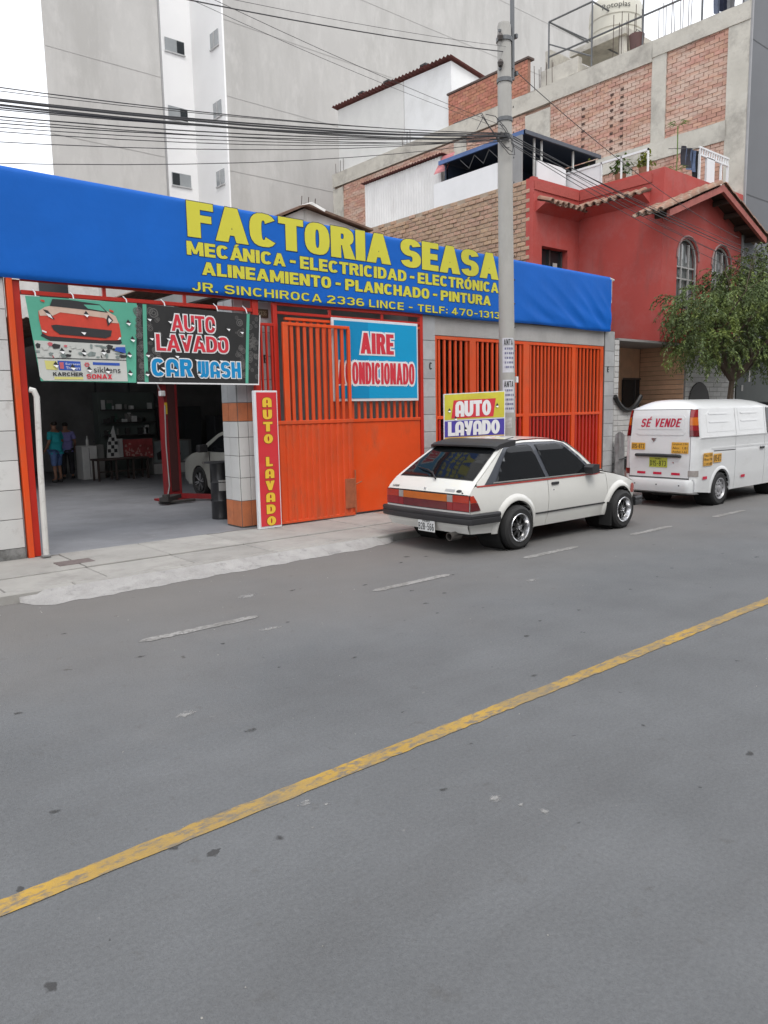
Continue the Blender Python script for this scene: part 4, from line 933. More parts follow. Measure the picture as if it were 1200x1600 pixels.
mb = MB(); mb.grid(lambda u, v: (14.95+.25*v, u+.1*(1-v), 8.06+.5*v), [14.9+.04*i for i in range(13)], [0, 1]); part('striped_canopy', mb, mat('pink_striped_plastic', (.45, .16, .17), .5, 0, .5, 1.5, stretch=(1, .2, 9)), shd)
cn = thing('terrace_canopy', 'dark blue canopy on white posts over the roof terrace of the red house', 'canopy', (15.5, 13.5, 7.1))
navy = mat('navy_canopy_cloth', (.012, .022, .045), .7, 0, .15, 3); bluee = mat('faded_blue_edge', (.07, .13, .30), .6, 0, .2, 4)
part('cover', MB().box(14.92, 17.9, 12.3, 15.15, 8.24, 8.30), navy, cn)
part('edge', MB().box(14.86, 14.915, 12.25, 15.2, 8.22, 8.32), bluee, cn); part('edge', MB().box(14.86, 17.95, 12.235, 12.29, 8.22, 8.31), mat('grey_blue_edge', (.09, .10, .125), .6), cn)
part('valance', MB().box(16.0, 17.9, 14.2, 14.24, 7.3, 8.24), navy, cn); part('rear_screen', MB().box(14.95, 17.9, 15.0, 15.05, 7.1, 8.22), navy, cn); part('rear_screen', MB().box(17.9, 17.94, 12.4, 15.05, 7.1, 8.22), mat('dim_screen', (.05, .05, .055), .9), cn)
for x, y in ((15.34, 12.36), (15.62, 12.36), (16.9, 12.36), (14.98, 13.0), (14.98, 15.0)): part('post', MB().box(x, x+.04, y, y+.04, 7.1, 8.24), mat('white_steel', (.6, .6, .58), .5), cn)
for k in range(4): part('brace', MB().tube([(14.98, 12.5+.5*k, 8.2), (15.05, 12.75+.5*k, 7.95), (14.98, 13.0+.5*k, 8.2)], .012, 4), mat('grey_steel', (.12, .12, .12), .5, .4), cn)
wp_ = thing('terrace_parapet', 'white parapet panels and rail along the roof terrace above the red wall', 'parapet', (15.5, 12, 7.1))
wpm = mat('white_parapet_panel', (.74, .75, .76), .6, 0, .05)
part('panel', MB().box(14.78, 14.84, 13.05, 15.3, 7.1, 7.74), wpm, wp_); part('panel', MB().box(15.36, 16.5, 12.28, 12.33, 7.1, 7.72), wpm, wp_)
part('panel', MB().box(16.62, 16.66, 11.35, 12.75, 7.12, 7.60), wpm, wp_)
for y in (10.05, 10.75, 11.3): part('rail_post', MB().box(16.6, 16.64, y, y+.03, 7.12, 7.66), wpm, wp_)
part('top_rail', MB().box(16.6, 16.64, 10.05, 12.75, 7.61, 7.66), wpm, wp_)
part('grey_screen', MB().box(14.8, 14.84, 12.3, 12.95, 7.1, 8.2), mat('grey_screen', (.26, .26, .26), .7, 0, .1), wp_)
leafm = mat('terrace_plant_leaf', (.10, .17, .03), .7, 0, .4, 4); leaf2 = mat('terrace_plant_leaf_yellow', (.26, .30, .06), .7, 0, .4, 4); pot_m = mat('clay_pot', (.3, .13, .08), .8)
def plant(label, x, y, z, h, r, m, n=90):
    t = thing('potted_plant', label, 'plant', (x, y, z), group=None)
    part('pot', MB().lathe([(.001, 0), (.1, 0), (.14, .22), (.12, .22), (.001, .2)], (x, y, z), 'z', 12), pot_m, t, smooth=True)
    mb = MB()
    for i in range(n):
        a, e = rr(0, 6.28), rr(.15, 1.4); L = rr(.5, 1)*h; d = Vector((math.cos(a)*math.cos(e)*r/h, math.sin(a)*math.cos(e)*r/h, math.sin(e)))
        p = Vector((x, y, z+.2))+d*L*rr(.4, 1); q = Vector((rr(-1, 1), rr(-1, 1), rr(-.6, .3))).normalized(); s_ = q.cross(Vector((0, 0, 1))).normalized()*.022
        l = rr(.08, .16); mb.add([p-s_, p+q*l*.5-s_*1.3, p+q*l, p+q*l*.5+s_*1.3, p+s_], [(0, 1, 2, 3, 4)])
    part('foliage', mb, m, t, recalc=False)
    part('stem', MB().tube([(x, y, z+.15), (x+.02, y, z+.2+h*.7)], .012, 5), wood, t)
plant('leafy potted plant behind the white terrace rail, left one', 16.95, 11.0, 7.13, .62, .34, leafm, 150)
plant('yellow green potted plant behind the white terrace rail, right one', 16.95, 10.35, 7.13, .55, .3, leaf2, 130)
plant('small potted plant by the end of the dark terrace canopy', 17.0, 12.0, 7.13, .7, .2, leaf2, 60)
t = thing('tall_potted_plant', 'thin tall plant with a spiky tuft above the red parapet', 'plant', (17.6, 9.9, 7.13))
part('stem', MB().tube([(17.6, 9.9, 7.13), (17.62, 9.9, 7.7), (17.6, 9.9, 8.3)], .014, 5), leafm, t)
mb = MB()
for z0, k in ((8.3, 12), (7.3, 9)):
    for i in range(k):
        a = i*6.28/k; d = Vector((math.cos(a), math.sin(a), .25)); p = Vector((17.6, 9.9, z0)); mb.add([p, p+d*.16+Vector((0, 0, .05)), p+d*.30-Vector((0, 0, .03)), p+d*.15+Vector((.005, .005, .03))], [(0, 1, 2, 3)])
part('foliage', mb, leafm, t, recalc=False)
def garment(name, label, cols, x, y, z, wd, hh, cat):
    t = thing(name, label, cat, (x, y, z-hh))
    for k, (cn_, cc, dx, h2) in enumerate(cols):
        mb = MB(); mb.grid(lambda u, v: (x+dx+u*wd, y+.03*math.sin(u*9+k)+.02*math.sin(v*3), z-v*h2), [i/8 for i in range(9)], [j/5 for j in range(6)])
        part(cn_, mb, mat(name+cn_, cc, .9, 0, .2, 6), t, smooth=True)
    return t
garment('hanging_clothes', 'dark and light blue laundry hung on the terrace of the red house', [('black_garment', (.012, .012, .016), .30, .85), ('blue_shirt', (.10, .14, .24), .02, .5), ('dark_cloth', (.03, .03, .04), -.22, .45)], 18.15, 9.95, 7.95, .4, .8, 'laundry')
wl = thing('terrace_lattice', 'small white lattice and panel at the right end of the red house terrace', 'lattice', (19.5, 9.9, 7.13))
part('panel', MB().box(18.95, 19.35, 9.85, 9.9, 7.13, 7.85), wpm, wl); part('rail', MB().box(18.6, 20.1, 9.85, 9.9, 8.0, 8.04), wpm, wl); part('rail', MB().box(18.6, 20.1, 9.85, 9.9, 7.83, 7.87), wpm, wl)
for i in range(13): part('slat', MB().box(18.6+.12*i, 18.63+.12*i, 9.855, 9.885, 7.87, 8.0), wpm, wl)
for x in (18.6, 19.7, 20.05): part('post', MB().box(x, x+.04, 9.85, 9.9, 7.13, 7.83), wpm, wl)
part('clothes_line', MB().tube([(17.3, 9.95, 7.75), (18.6, 9.88, 8.0)], .008, 4), bdk, wl)

# ================================================================== TALL BRICK BUILDING (party wall faces the workshop)
B = thing('brick_party_wall_building', 'tall unfinished building with a big red brick party wall framed in concrete', 'building', (20.45, F, .1))
conc = mat('stained_frame_concrete', (.54, .515, .455), .9, 0, .12, 1.2, .4, 14, dirt=((.30, .28, .25), 1.4, .48, .66, .7), dirt2=((.62, .60, .55), 3, .56, .72, .6))
pbrk = mat('pale_red_brick', (.50, .285, .215), .9, 0, .14, 2.5, .35, 40, attr=True, rnd=.13, hue=.010, dirt=((.60, .47, .39), 1.6, .46, .60, .8, (1, .5, 2.6)), dirt2=((.5, .45, .4), 4, .6, .7, .5))
pm = mat('cement_joint', (.47, .31, .245), .95, 0, .15, 3, .4, 20)
XB = 20.45
part('core', MB().box(XB+.10, 29.9, F+.25, 27.4, .1, 11.7), pm, B)
def bay(y0, y1, z0, z1, XB=XB, pbrk=pbrk):
    mb = MB(); mb.add([(XB+.035, y0, z0), (XB+.035, y1, z0), (XB+.035, y1, z1), (XB+.035, y0, z1)], [(0, 1, 2, 3)]); part('bay_mortar', mb, pm, B)
    m2 = MB(); vals = []; z = z0; j = 0
    while z < z1-.03:
        y = y0-(.13 if j % 2 else 0)
        while y < y1:
            a, b = max(y, y0), min(y+.25, y1)
            if b-a > .04:
                dx = rr(-.008, .008); x = XB+.015+dx; zz_ = z+rr(-.004, .004); zt_ = min(zz_+.092, z1)
                m2.add([(x, a+.005, zz_), (x, b-.005, zz_), (x, b-.005, zt_), (x, a+.005, zt_), (XB+.035, a+.008, zz_), (XB+.035, b-.008, zz_), (XB+.035, b-.008, zt_), (XB+.035, a+.008, zt_)], [(0, 1, 2, 3), (0, 1, 5, 4), (3, 2, 6, 7), (0, 3, 7, 4), (1, 2, 6, 5)]); vals.append(rnd())
            y += .262
        z += .102; j += 1
    o = part('bricks', m2, pbrk, B, kind='stuff', recalc=False); set_rnd(o, vals, 5)
random.seed(4)
bay(10.17, 11.9, 9.1, 11.38); bay(12.33, 15.88, 9.1, 11.32); bay(16.85, 19.5, 9.1, 11.25); bay(20.1, 26.7, 9.1, 11.25)
bay(10.17, 12.9, 7.4, 8.66); bay(13.3, 19.5, 7.4, 8.66)
def cbox(y0, y1, z0, z1, d=.0, nm='concrete_column'):
    mb = MB(); n = max(2, int((y1-y0)/.3)); k = max(2, int((z1-z0)/.3))
    mb.grid(lambda y, z: (XB-.01-d+rr(-.012, .012), y+(rr(-.02, .02) if 0 else 0), z), [y0+(y1-y0)*i/n for i in range(n+1)], [z0+(z1-z0)*j/k for j in range(k+1)])
    mb.add([(XB-.01-d, y0, z0), (XB-.01-d, y0, z1), (XB+.12, y0, z1), (XB+.12, y0, z0), (XB-.01-d, y1, z0), (XB-.01-d, y1, z1), (XB+.12, y1, z1), (XB+.12, y1, z0), ], [(0, 1, 2, 3), (4, 5, 6, 7), (1, 5, 6, 2), (0, 4, 7, 3)])
    part(nm, mb, conc, B, smooth=True, angle=30)
cbox(9.62, 10.17, .1, 11.4, .01); cbox(11.9, 12.33, 9.1, 11.4); cbox(15.85, 16.85, 9.18, 11.15); cbox(19.5, 20.1, 7.4, 11.2); cbox(26.7, 27.4, 6, 11.2); cbox(12.9, 13.3, 7.4, 8.66)
cbox(9.62, 12.33, 11.38, 11.82, .03, 'concrete_beam'); cbox(12.33, 27.4, 11.28, 11.82, .03, 'concrete_beam'); cbox(10.15, 27.4, 8.62, 9.12, .02, 'concrete_beam'); cbox(10.15, 27.4, 6.9, 7.4, .01, 'concrete_beam')
for yc, zt, zb in ((14.62, 10.75, 9.3), (13.62, 10.85, 9.25), (13.28, 10.9, 9.22)):
    z = zt
    while z > zb:
        part('wall_hole', MB().box(XB-.004, XB+.03, yc-.05, yc+.05, z-.06, z), mat('hole_shadow_brick', (.09, .055, .045), .95), B); z -= .215
part('roof_slab', MB().box(XB+.02, 29.9, F+.25, 27.4, 11.7, 11.80), conc, B)
part('parapet', MB().box(XB, XB+.12, 16.75, 20.35, 11.83, 12.86), mat('parapet_joint', (.33, .18, .13), .9, 0, .15, 4), B)
bay(16.75, 20.35, 11.83, 12.86, XB=XB-.045, pbrk=mat('fresh_red_brick', (.44, .19, .125), .9, 0, .15, 4, .3, 30, attr=True, rnd=.14, hue=.01, dirt=((.5, .3, .22), 2, .5, .7, .5)))
part('parapet_cap', MB().box(XB-.06, XB+.25, 16.7, 20.4, 12.865, 12.93), mat('parapet_cap', (.1, .07, .06), .8), B)
part('stair_wall', MB().box(XB+.3, XB+2.5, 16.1, 16.3, 11.8, 13.0), conc, B)
part('stair_wall', MB().box(XB+.1, XB+.3, 14.9, 16.3, 11.83, 12.35), conc, B)
fgr = mat('dark_grey_facade', (.15, .155, .165), .75, 0, .06, .8, .05, 40); fgl = mat('dark_green_grey_base', (.045, .052, .047), .6, 0, .2, 2)
part('facade', MB().box(XB+.02, 30, F-.02, F+.24, 3.3, 14.5), fgr, B); part('facade_base', MB().box(XB+.02, 30, F-.015, F+.24, .1, 3.28), fgl, B)
part('facade_edge', MB().box(XB+.005, XB+.06, F-.03, F+.2, 3.3, 14.5), mat('facade_edge', (.33, .33, .34), .7), B)
for z in (7.15, 10.9): part('facade_joint', MB().box(XB+.07, 30, F-.024, F-.018, z, z+.03), bdk, B)
part('facade_window', MB().box(21.55, 24.5, F-.03, F-.021, 4.1, 6.2), gl, B); part('facade_window', MB().box(22.3, 25, F-.03, F-.021, 7.9, 10.0), gl, B)
for x, z, h in ((21.15, 2.35, .32), (20.75, 2.1, .16)): part('poster', MB().box(x, x+.10, F-.022, F-.017, z, z+h), mat('pale_paper', (.45, .44, .42), .8), B)
# rooftop: white sheet room, tank, frames, starter bars
rs = thing('rooftop_white_room', 'white panelled rooftop room with a dark red sloping sheet roof', 'room', (20.5, 23, 11.82))
wpn = mat('white_wall_board', (.78, .79, .79), .6, 0, .04, 1, dirt=((.52, .52, .5), 1, .5, .75, .4))
mb = MB(); mb.add([(20.5, 20.27, 11.6), (20.5, 22.8, 11.6), (20.5, 22.8, 14.15), (20.5, 20.27, 14.02)], [(0, 1, 2, 3)]); part('wall_board', mb, wpn, rs)
mb = MB(); mb.add([(20.505, 22.82, 11.6), (20.505, 27.0, 11.6), (20.505, 27.0, 14.35), (20.505, 22.82, 14.15)], [(0, 1, 2, 3)]); part('wall_board', mb, mat('off_white_wall_board', (.7, .7, .68), .6, 0, .05), rs)
mb = MB(); mb.add([(20.5, 20.27, 11.8), (23.6, 20.27, 11.8), (23.6, 20.27, 13.55), (20.5, 20.27, 14.02)], [(0, 1, 2, 3)]); part('wall_board', mb, wpn, rs)
part('window', MB().box(21.75, 22.6, 20.22, 20.26, 13.0, 13.45), gl, rs)
mb = MB(); corrug(mb, lambda u, v, w_: (v, u, 14.12+(u-20.2)*.05-.155*(v-20.4)+w_), 20.1, 27.2, 20.3, 23.8, .2, .035); part('roof_sheet', mb, mat('dark_red_roof_sheet', (.16, .05, .045), .7), rs, smooth=True)
for y in (21.5, 23.6, 25.2): part('roof_weight', MB().box(20.4, 20.6, y, y+.3, 14.22+(y-20.2)*.05, 14.29+(y-20.2)*.05), bdk, rs)
tk = thing('water_tank', 'pale round plastic water tank on a concrete stand on the brick building roof', 'tank', (22.2, 14.7, 11.8))
tkm = mat('cream_plastic', (.56, .54, .46), .45, 0, .05, 2, coat=.1)
part('body', MB().lathe([(.001, 12.95), (.78, 12.95), (.82, 13.0), (.80, 13.25), (.82, 13.28), (.80, 13.6), (.82, 13.63), (.80, 14.0), (.72, 14.2), (.45, 14.42), (.25, 14.5), (.25, 14.6), (.001, 14.62)], (22.2, 14.7, 0), 'z', 28), tkm, tk, smooth=True)
def tf(a, b): t_ = R(214)+a/.82; return (22.2+.835*math.cos(t_), 14.7+.835*math.sin(t_), b)
plain_text('lettering', 'Rotoplas', -.42, .42, 13.72, 13.92, tf, ink, tk)
part('stand', MB().box(21.2, 23.4, 13.7, 15.7, 12.75, 12.93), conc, tk)
for x, y in ((21.3, 13.8), (21.3, 15.5), (23.2, 13.8), (23.2, 15.5)): part('leg', MB().box(x, x+.18, y, y+.18, 11.8, 12.75), conc, tk)
fs_ = mat('galvanised_frame', (.14, .145, .15), .5, .5, .1)
sf = thing('rooftop_steel_frame', 'open grey steel tube frame rising at the edge of the brick building roof', 'frame', (20.6, 14, 11.8))
def bar3(mb_par, pts, r=.028): part('tube', MB().tube(pts, r, 6), fs_, mb_par)
for y in (16.05, 14.45): bar3(sf, [(20.6, y, 11.8), (20.6, y, 13.75)])
bar3(sf, [(20.6, 11.0, 11.82), (20.6, 11.0, 12.6)]); bar3(sf, [(20.6, 12.75, 11.82), (20.6, 12.75, 13.3)])
bar3(sf, [(20.6, 16.05, 13.75), (20.6, 14.45, 13.72)]); bar3(sf, [(20.6, 16.05, 12.72), (20.6, 11.2, 12.66)]); bar3(sf, [(20.6, 16.05, 13.75), (21.9, 14.4, 12.6)], .022); bar3(sf, [(20.6, 16.05, 13.1), (20.6, 14.45, 12.2)], .022)
bar3(sf, [(20.6, 16.05, 13.75), (22.9, 16.05, 13.72)]); bar3(sf, [(22.9, 16.05, 13.72), (22.9, 16.05, 11.8)]); bar3(sf, [(22.9, 16.05, 13.72), (22.9, 14.45, 13.7)]); bar3(sf, [(20.6, 14.45, 13.72), (22.9, 14.45, 13.7)])
bar3(sf, [(20.6, 12.75, 13.3), (20.6, 9.9, 13.25)], .022); bar3(sf, [(20.6, 9.9, 11.82), (20.6, 9.9, 13.3)], .022)
rbm = mat('rusty_rebar', (.10, .075, .065), .8, .3)
for (y0, n_, hh, z0) in ((16.5, 7, .75, 11.83), (13.6, 8, 1.1, 11.82), (12.2, 9, .9, 11.82), (22.9, 5, .6, 11.7), (27.15, 6, 1.5, 11.0)):
    t = thing('starter_bars', {16.5: 'row of thin rebar rising beside the brick parapet end', 13.6: 'tall bundle of rebar in front of the water tank', 12.2: 'rebar cluster standing between tank and rooftop laundry', 22.9: 'short rebar in front of the white rooftop room', 27.15: 'long rebar at the far left corner of the white rooftop room'}[y0], 'rebar', (20.55, y0, z0))
    for i in range(n_): part('rod', MB().tube([(20.46+.12*(i % 2), y0-.12*i+rr(-.03, .03), z0), (20.46+.12*(i % 2)+rr(-.02, .02), y0-.12*i+rr(-.04, .04), z0+hh*rr(.8, 1.1))], .010, 4), rbm, t)
garment('hanging_jeans', 'blue jeans and clothes hung at the top edge of the brick building', [('jeans', (.16, .19, .27), 0, .75), ('dark_shirt', (.03, .035, .07), .35, .6), ('grey_shirt', (.4, .4, .42), .75, .5)], 20.65, 10.7, 12.75, .35, .8, 'laundry')
t = thing('rooftop_bucket', 'dark reddish bucket on the roof edge below the water tank', 'bucket', (20.6, 12.95, 11.82)); part('body', MB().lathe([(.001, 0), (.17, 0), (.22, .42), (.2, .42), (.16, .03)], (20.62, 12.95, 11.83), 'z', 14), mat('red_brown_plastic', (.12, .06, .055), .6), t, smooth=True); part('handle', MB().tube([(20.62, 12.73, 12.22), (20.62, 12.95, 12.4), (20.62, 13.17, 12.22)], .012, 5), fs_, t)

# ================================================================== TALL CONCRETE TOWER
T = thing('concrete_tower_block', 'tall windowless grey concrete tower with a white recessed light shaft', 'building', (9.6, 30, 0))
tw = mat('raw_grey_concrete', (.47, .462, .445), .9, 0, .08, .25, .15, 8, dirt=((.37, .362, .345), .30, .44, .64, .75, (1.4, 1, .35)), dirt2=((.55, .54, .52), 1.1, .52, .72, .6, (1.5, 1, .6))); tww = mat('white_shaft_render', (.86, .86, .86), .8, 0, .03, .5)
part('wing', MB().prism([(9.6, 30), (14.02, 30), (14.02, 43), (13.9, 43)], lambda a, b: (a, b, 0), (0, 0, 42)), tw, T); part('wing', MB().box(16.92, 42.7, 30, 44, 0, 42), tw, T)
for zj in range(3, 42, 3): part('pour_joint', MB().box(16.93, 42.6, 29.99, 29.998, zj, zj+.03), mat('pour_joint_grey', (.40, .393, .378), .9, 0, .1, .6), T); part('pour_joint', MB().box(9.65, 14.0, 29.99, 29.998, zj, zj+.03), mat('pour_joint_grey', (.40, .393, .378), .9, 0, .1, .6), T)
part('edge_strip', MB().box(14.025, 14.10, 29.98, 30.1, 0, 42), mat('shaft_edge', (.3, .3, .3), .8), T)
part('shaft_back', MB().box(14.03, 16.9, 32.8, 33, 0, 42), tww, T); part('shaft_side', MB().box(16.84, 16.915, 29.99, 32.8, 0, 42), tww, T); part('shaft_side', MB().box(14.03, 14.1, 30.1, 32.8, 0, 42), tww, T)
wg = mat('shaft_window_glass', (.30, .32, .33), .15, 0, .1, coat=.4); wf_ = mat('aluminium_frame', (.5, .5, .5), .4, .3)
for k in range(-3, 9):
    z_ = 11.84+2.785*k
    w = part('window', MB().box(15.58, 16.48, 32.76, 32.795, z_, z_+.54), wg, T)
    dk = (15.60, 15.93) if k in (0, 3) else (16.13, 16.46)
    part('open_sash', MB().box(dk[0], dk[1], 32.74, 32.76, z_+.03, z_+.51), gl, w); part('frame', MB().box(15.55, 16.51, 32.73, 32.77, z_-.05, z_), wf_, w)
    w = part('window', MB().box(16.80, 16.838, 30.32, 31.0, z_-.30, z_+.32), wg, T); part('frame', MB().box(16.78, 16.82, 30.64, 30.68, z_-.3, z_+.32), wf_, w); part('frame', MB().box(16.77, 16.83, 30.28, 31.04, z_-.35, z_-.3), wf_, w)
hut = thing('rooftop_hut', 'small dirty white hut with torn roof sheet just above the blue banner', 'hut', (11.6, 16, 4.4))
hw = mat('dirty_whitewash', (.58, .57, .55), .9, 0, .1, 2, dirt=((.3, .29, .27), 2, .5, .75, .6))
part('wall', MB().prism([(9.4, 4.2), (12.95, 4.2), (12.95, 6.42), (11.05, 6.72), (9.4, 5.95)], lambda a, b: (a, 16, b), (0, 2.6, 0)), hw, hut)
part('roof_sheet', MB().prism([(11.0, 6.75), (13.1, 6.43), (13.1, 6.48), (11.0, 6.81), (9.3, 6.0), (9.3, 5.94)], lambda a, b: (a, 15.85, b), (0, 2.9, 0)), rust, hut)
part('torn_sheet', MB().add([(10.75, 15.8, 6.70), (11.1, 15.75, 6.83), (11.55, 15.8, 6.72), (11.45, 15.72, 6.64), (11.0, 15.7, 6.76)], [(0, 1, 4), (1, 2, 3, 4)]), hw, hut)
part('window', MB().box(12.35, 12.85, 15.97, 15.995, 6.0, 6.32), gl, hut); part('door_edge', MB().box(11.02, 11.08, 15.98, 15.996, 4.5, 6.68), tw, hut)
for x in (10.95, 11.15, 11.35): part('rod', MB().tube([(x, 16, 6.7), (x+.03, 16, 7.0)], .01, 4), rbm, hut)
nbg = thing('low_neighbour_house', 'pale low wall with a small window seen through the gap under the banner', 'house', (6.5, 26, 0))
part('wall', MB().box(4.0, 9.5, 26, 27, 0, 6.6), hw, nbg); part('window', MB().box(7.6, 8.5, 25.97, 25.995, 5.3, 6.2), gl, nbg)

# ---- houses on the near side of the street, behind the photographer: added unseen, tall enough to darken the car window reflections
opp_m = mat('beige_house_render', (.38, .35, .30), .85, 0, .08, 1); opp_g = mat('grey_house_render', (.30, .30, .31), .85, 0, .08, 1)
for k, (x0, x1, hh, m_, lb_) in enumerate(((-14, -2, 7.5, opp_m, 'beige two storey house added across the street, behind the camera on the left'), (-1.9, 9, 9.5, opp_g, 'grey three storey house added across the street, straight behind the camera'), (9.1, 21, 9.8, opp_m, 'beige two storey house added across the street, behind the camera on the right'), (21.1, 40, 13, opp_g, 'unseen grey house added across the street, farthest to the right'))):
    t = thing('added_opposite_house', lb_, 'house', ((x0+x1)/2, -8, 0), group='unseen houses added across the street')
    part('wall', MB().box(x0, x1, -16, -8, 0, hh), m_, t); part('cornice', MB().box(x0, x1, -8.2, -8.001, hh-.3, hh), plaster, t)
    x = x0+.8
    while x < x1-2:
        for z in (1.0, 4.2): w = part('window', MB().box(x, x+1.5, -8.0, -7.98, z, z+1.4), gl, t); part('frame', MB().box(x-.05, x+1.55, -8.0, -7.95, z-.08, z), wfm, w)
        x += 2.9
ps2 = part('near_sidewalk', MB().box(-30, 60, -8, -5.5, -.02, .1), concrete, kind='structure')
# ================================================================== POLE, CABLES, TREE
pole = thing('utility_pole', 'round concrete utility pole rising between the hatchback and the workshop gates', 'pole', (9.86, 8.45, .1))
pcm = mat('pole_concrete', (.38, .37, .345), .85, 0, .08, 2, .15, 60, dirt=((.26, .25, .23), 3, .5, .75, .5, (1, 1, .3)))
PX, PY = 9.86, 8.45
part('shaft', (lambda m: (setattr(m, 'v', [(v[0]+PX-.018*(v[2]-.1), v[1]+PY, v[2]) for v in m.v]), m)[1])(MB().lathe([(.001, .1), (.145, .1), (.135, 1.6), (.105, 7.70), (.095, 7.74), (.001, 7.75)], (0, 0, 0), 'z', 28)), pcm, pole, smooth=True)
def pxz(z): return PX-.018*(z-.1)
for z in (6.05, 6.32, 6.9, 7.5): part('collar', MB().cyl((pxz(z), PY, z-.03), (pxz(z), PY, z+.03), .125, n=20), mat('galvanised_frame', (.14, .145, .15), .5, .5, .1), pole)
part('mast', MB().cyl((pxz(7)+.17, PY-.02, 6.95), (pxz(7)+.14, PY-.02, 9.6), .035, n=10), fs_, pole, smooth=True)
for z in (7.05, 7.6): part('bracket', MB().box(pxz(z)-.14, pxz(z)+.23, PY-.03, PY+.0, z-.02, z+.02).box(pxz(z)+.2, pxz(z)+.24, PY-.08, PY+.06, z-.03, z+.03), fs_, pole)
for z in (6.05, 7.12, 7.5): part('insulator', MB().lathe([(.001, -.05), (.035, -.05), (.05, 0), (.03, .04), (.001, .06)], (pxz(z)-.15, PY-.05, z), 'z', 10), mat('dark_insulator', (.07, .06, .055), .4), pole, smooth=True)
for z in [1.2+.38*i for i in range(15)]: part('step_hole', MB().cyl((pxz(z)+.105, PY-.08, z), (pxz(z)+.114, PY-.088, z), .014, n=6), bdk, pole)
paper = mat('pasted_paper', (.60, .60, .64), .8, 0, .12, 14, dirt=((.4, .38, .4), 9, .5, .7, .6))
def wrapf(z0, lift): 
    def f(a, b):
        t = R(-128)+a/.13; r = .1315-.0045*(b-1.6)+lift
        return (pxz(b)+r*math.cos(t), PY+r*math.sin(t), b)
    return f
for k, (zb, zt) in enumerate(((2.36, 2.92), (1.70, 2.24))):
    mb = MB(); f = wrapf(0, .004); mb.grid(lambda a, b: f(a, b), [-.10+.02*i for i in range(11)], [zb, (zb+zt)/2, zt]); nt_ = part('notice', mb, paper, pole, smooth=True)
    letters('lettering', lettering('ANTA', -.075, .085, zt-.12, zt-.02, t=.2, h=.16), wrapf(0, .006), ink, nt_)
    random.seed(k)
    m2 = MB()
    for j in range(5):
        zz = zt-.19-.075*j
        a = -.06
        while a < .08:
            w_ = rr(.01, .03); m2.add([wrapf(0, .006)(a, zz), wrapf(0, .006)(a+w_, zz), wrapf(0, .006)(a+w_, zz+.035), wrapf(0, .006)(a, zz+.035)], [(0, 1, 2, 3)]); a += w_+rr(.005, .015)
    part('small_print', m2, mat('blue_grey_print', (.16, .16, .26), .7), nt_, kind='stuff')
part('notice', (lambda m, f: m.grid(lambda a, b: f(a, b), [-.09+.02*i for i in range(8)], [1.45, 1.62]))(MB(), wrapf(0, .004)), mat('worn_paper', (.48, .47, .46), .85, 0, .2, 20), pole)
part('cap_scrap', MB().box(PX+.13, PX+.18, PY-.06, PY-.02, 2.2, 2.3), white_p, pole)

cabm = mat('black_cable', (.05, .05, .053), .6)
def cable(label, p0, p1, sag, r=.008, n=26, grp=None, wob=0):
    p0, p1 = Vector(p0), Vector(p1); pts = []
    for i in range(n+1):
        t = i/n; p = p0.lerp(p1, t); p.z -= sag*4*t*(1-t)
        p.z += wob*math.sin(t*23+p0.z*9); pts.append(p)
    o = part('overhead_cable', MB().tube(pts, r*.56, 5), cabm, None, smooth=True, label=label, cat='cable', group=grp, loc=tuple(p0), recalc=False)
    return o
XL = -22
random.seed(12)
grpL = 'cables strung from the pole to the left edge'
lab = 'thin black overhead cable in the bundle between the pole and the upper left'
spec = [(6.10, 1.62, .016), (6.06, 1.66, .020), (6.08, 1.70, .014), (6.03, 1.62, .012), (6.0, 1.60, .012), (6.12, 1.55, .010), (6.05, 1.78, .012), (6.07, 1.84, .010), (5.98, 1.74, .009), (6.10, 1.75, .009), (6.02, 1.9, .008), (6.11, 1.5, .007)]
for i, (z, s_, r) in enumerate(spec):
    cable(lab, (9.74, 8.38+rr(-.05, .05), z), (XL, 8.4+rr(-.5, .5), 6.0+rr(-.1, .1)), s_+.04, r, 40, grpL, .004)
cable('thin cable sagging well below the bundle, left of the pole', (9.74, 8.40, 6.04), (XL, 8.7, 6.0), 2.12, .008, 40)
cable('slack cable just under the main bundle, crossing the white tower shaft', (9.74, 8.40, 6.02), (XL, 8.2, 5.9), 1.98, .008, 40)
cable('lowest sagging cable, crossing just above the blue banner at the left', (9.74, 8.40, 6.0), (XL, 8.4, 5.6), 2.25, .008, 40)
cable('thick power cable from the pole top to the upper left', (9.66, 8.40, 7.30), (XL, 8.4, 7.2), 1.55, .013, 40)
cable('second thin line beside the power cable near the pole top', (9.66, 8.36, 7.36), (XL, 8.3, 7.3), 1.53, .005, 40)
cable('upper thin line crossing the tower shaft windows', (9.72, 8.40, 6.2), (-8, 8.8, 9.1), .55, .006, 30)
cable('lower thin line crossing the tower shaft windows', (9.72, 8.40, 6.15), (-8, 8.6, 8.9), .62, .005, 30)
cable('service cable from the pole top down to the red house gable', (9.84, 8.40, 7.12), (18.9, 8.95, 5.75), .22, .011, 24)
grpR = 'cables strung from the pole to the right over the red house'
for i, (z, s_, r) in enumerate(((6.12, 1.3, .016), (6.05, 1.5, .013), (6.0, 1.65, .011), (6.08, 1.2, .010), (5.98, 1.85, .010), (6.1, 1.75, .008))):
    cable('black overhead cable fanning out from the pole across the red house wall', (9.84, 8.42, z), (42, 8.2+rr(-.5, .6), 6.2+rr(-.2, .2)), s_-.2, r, 40, grpR)
random.seed(31)
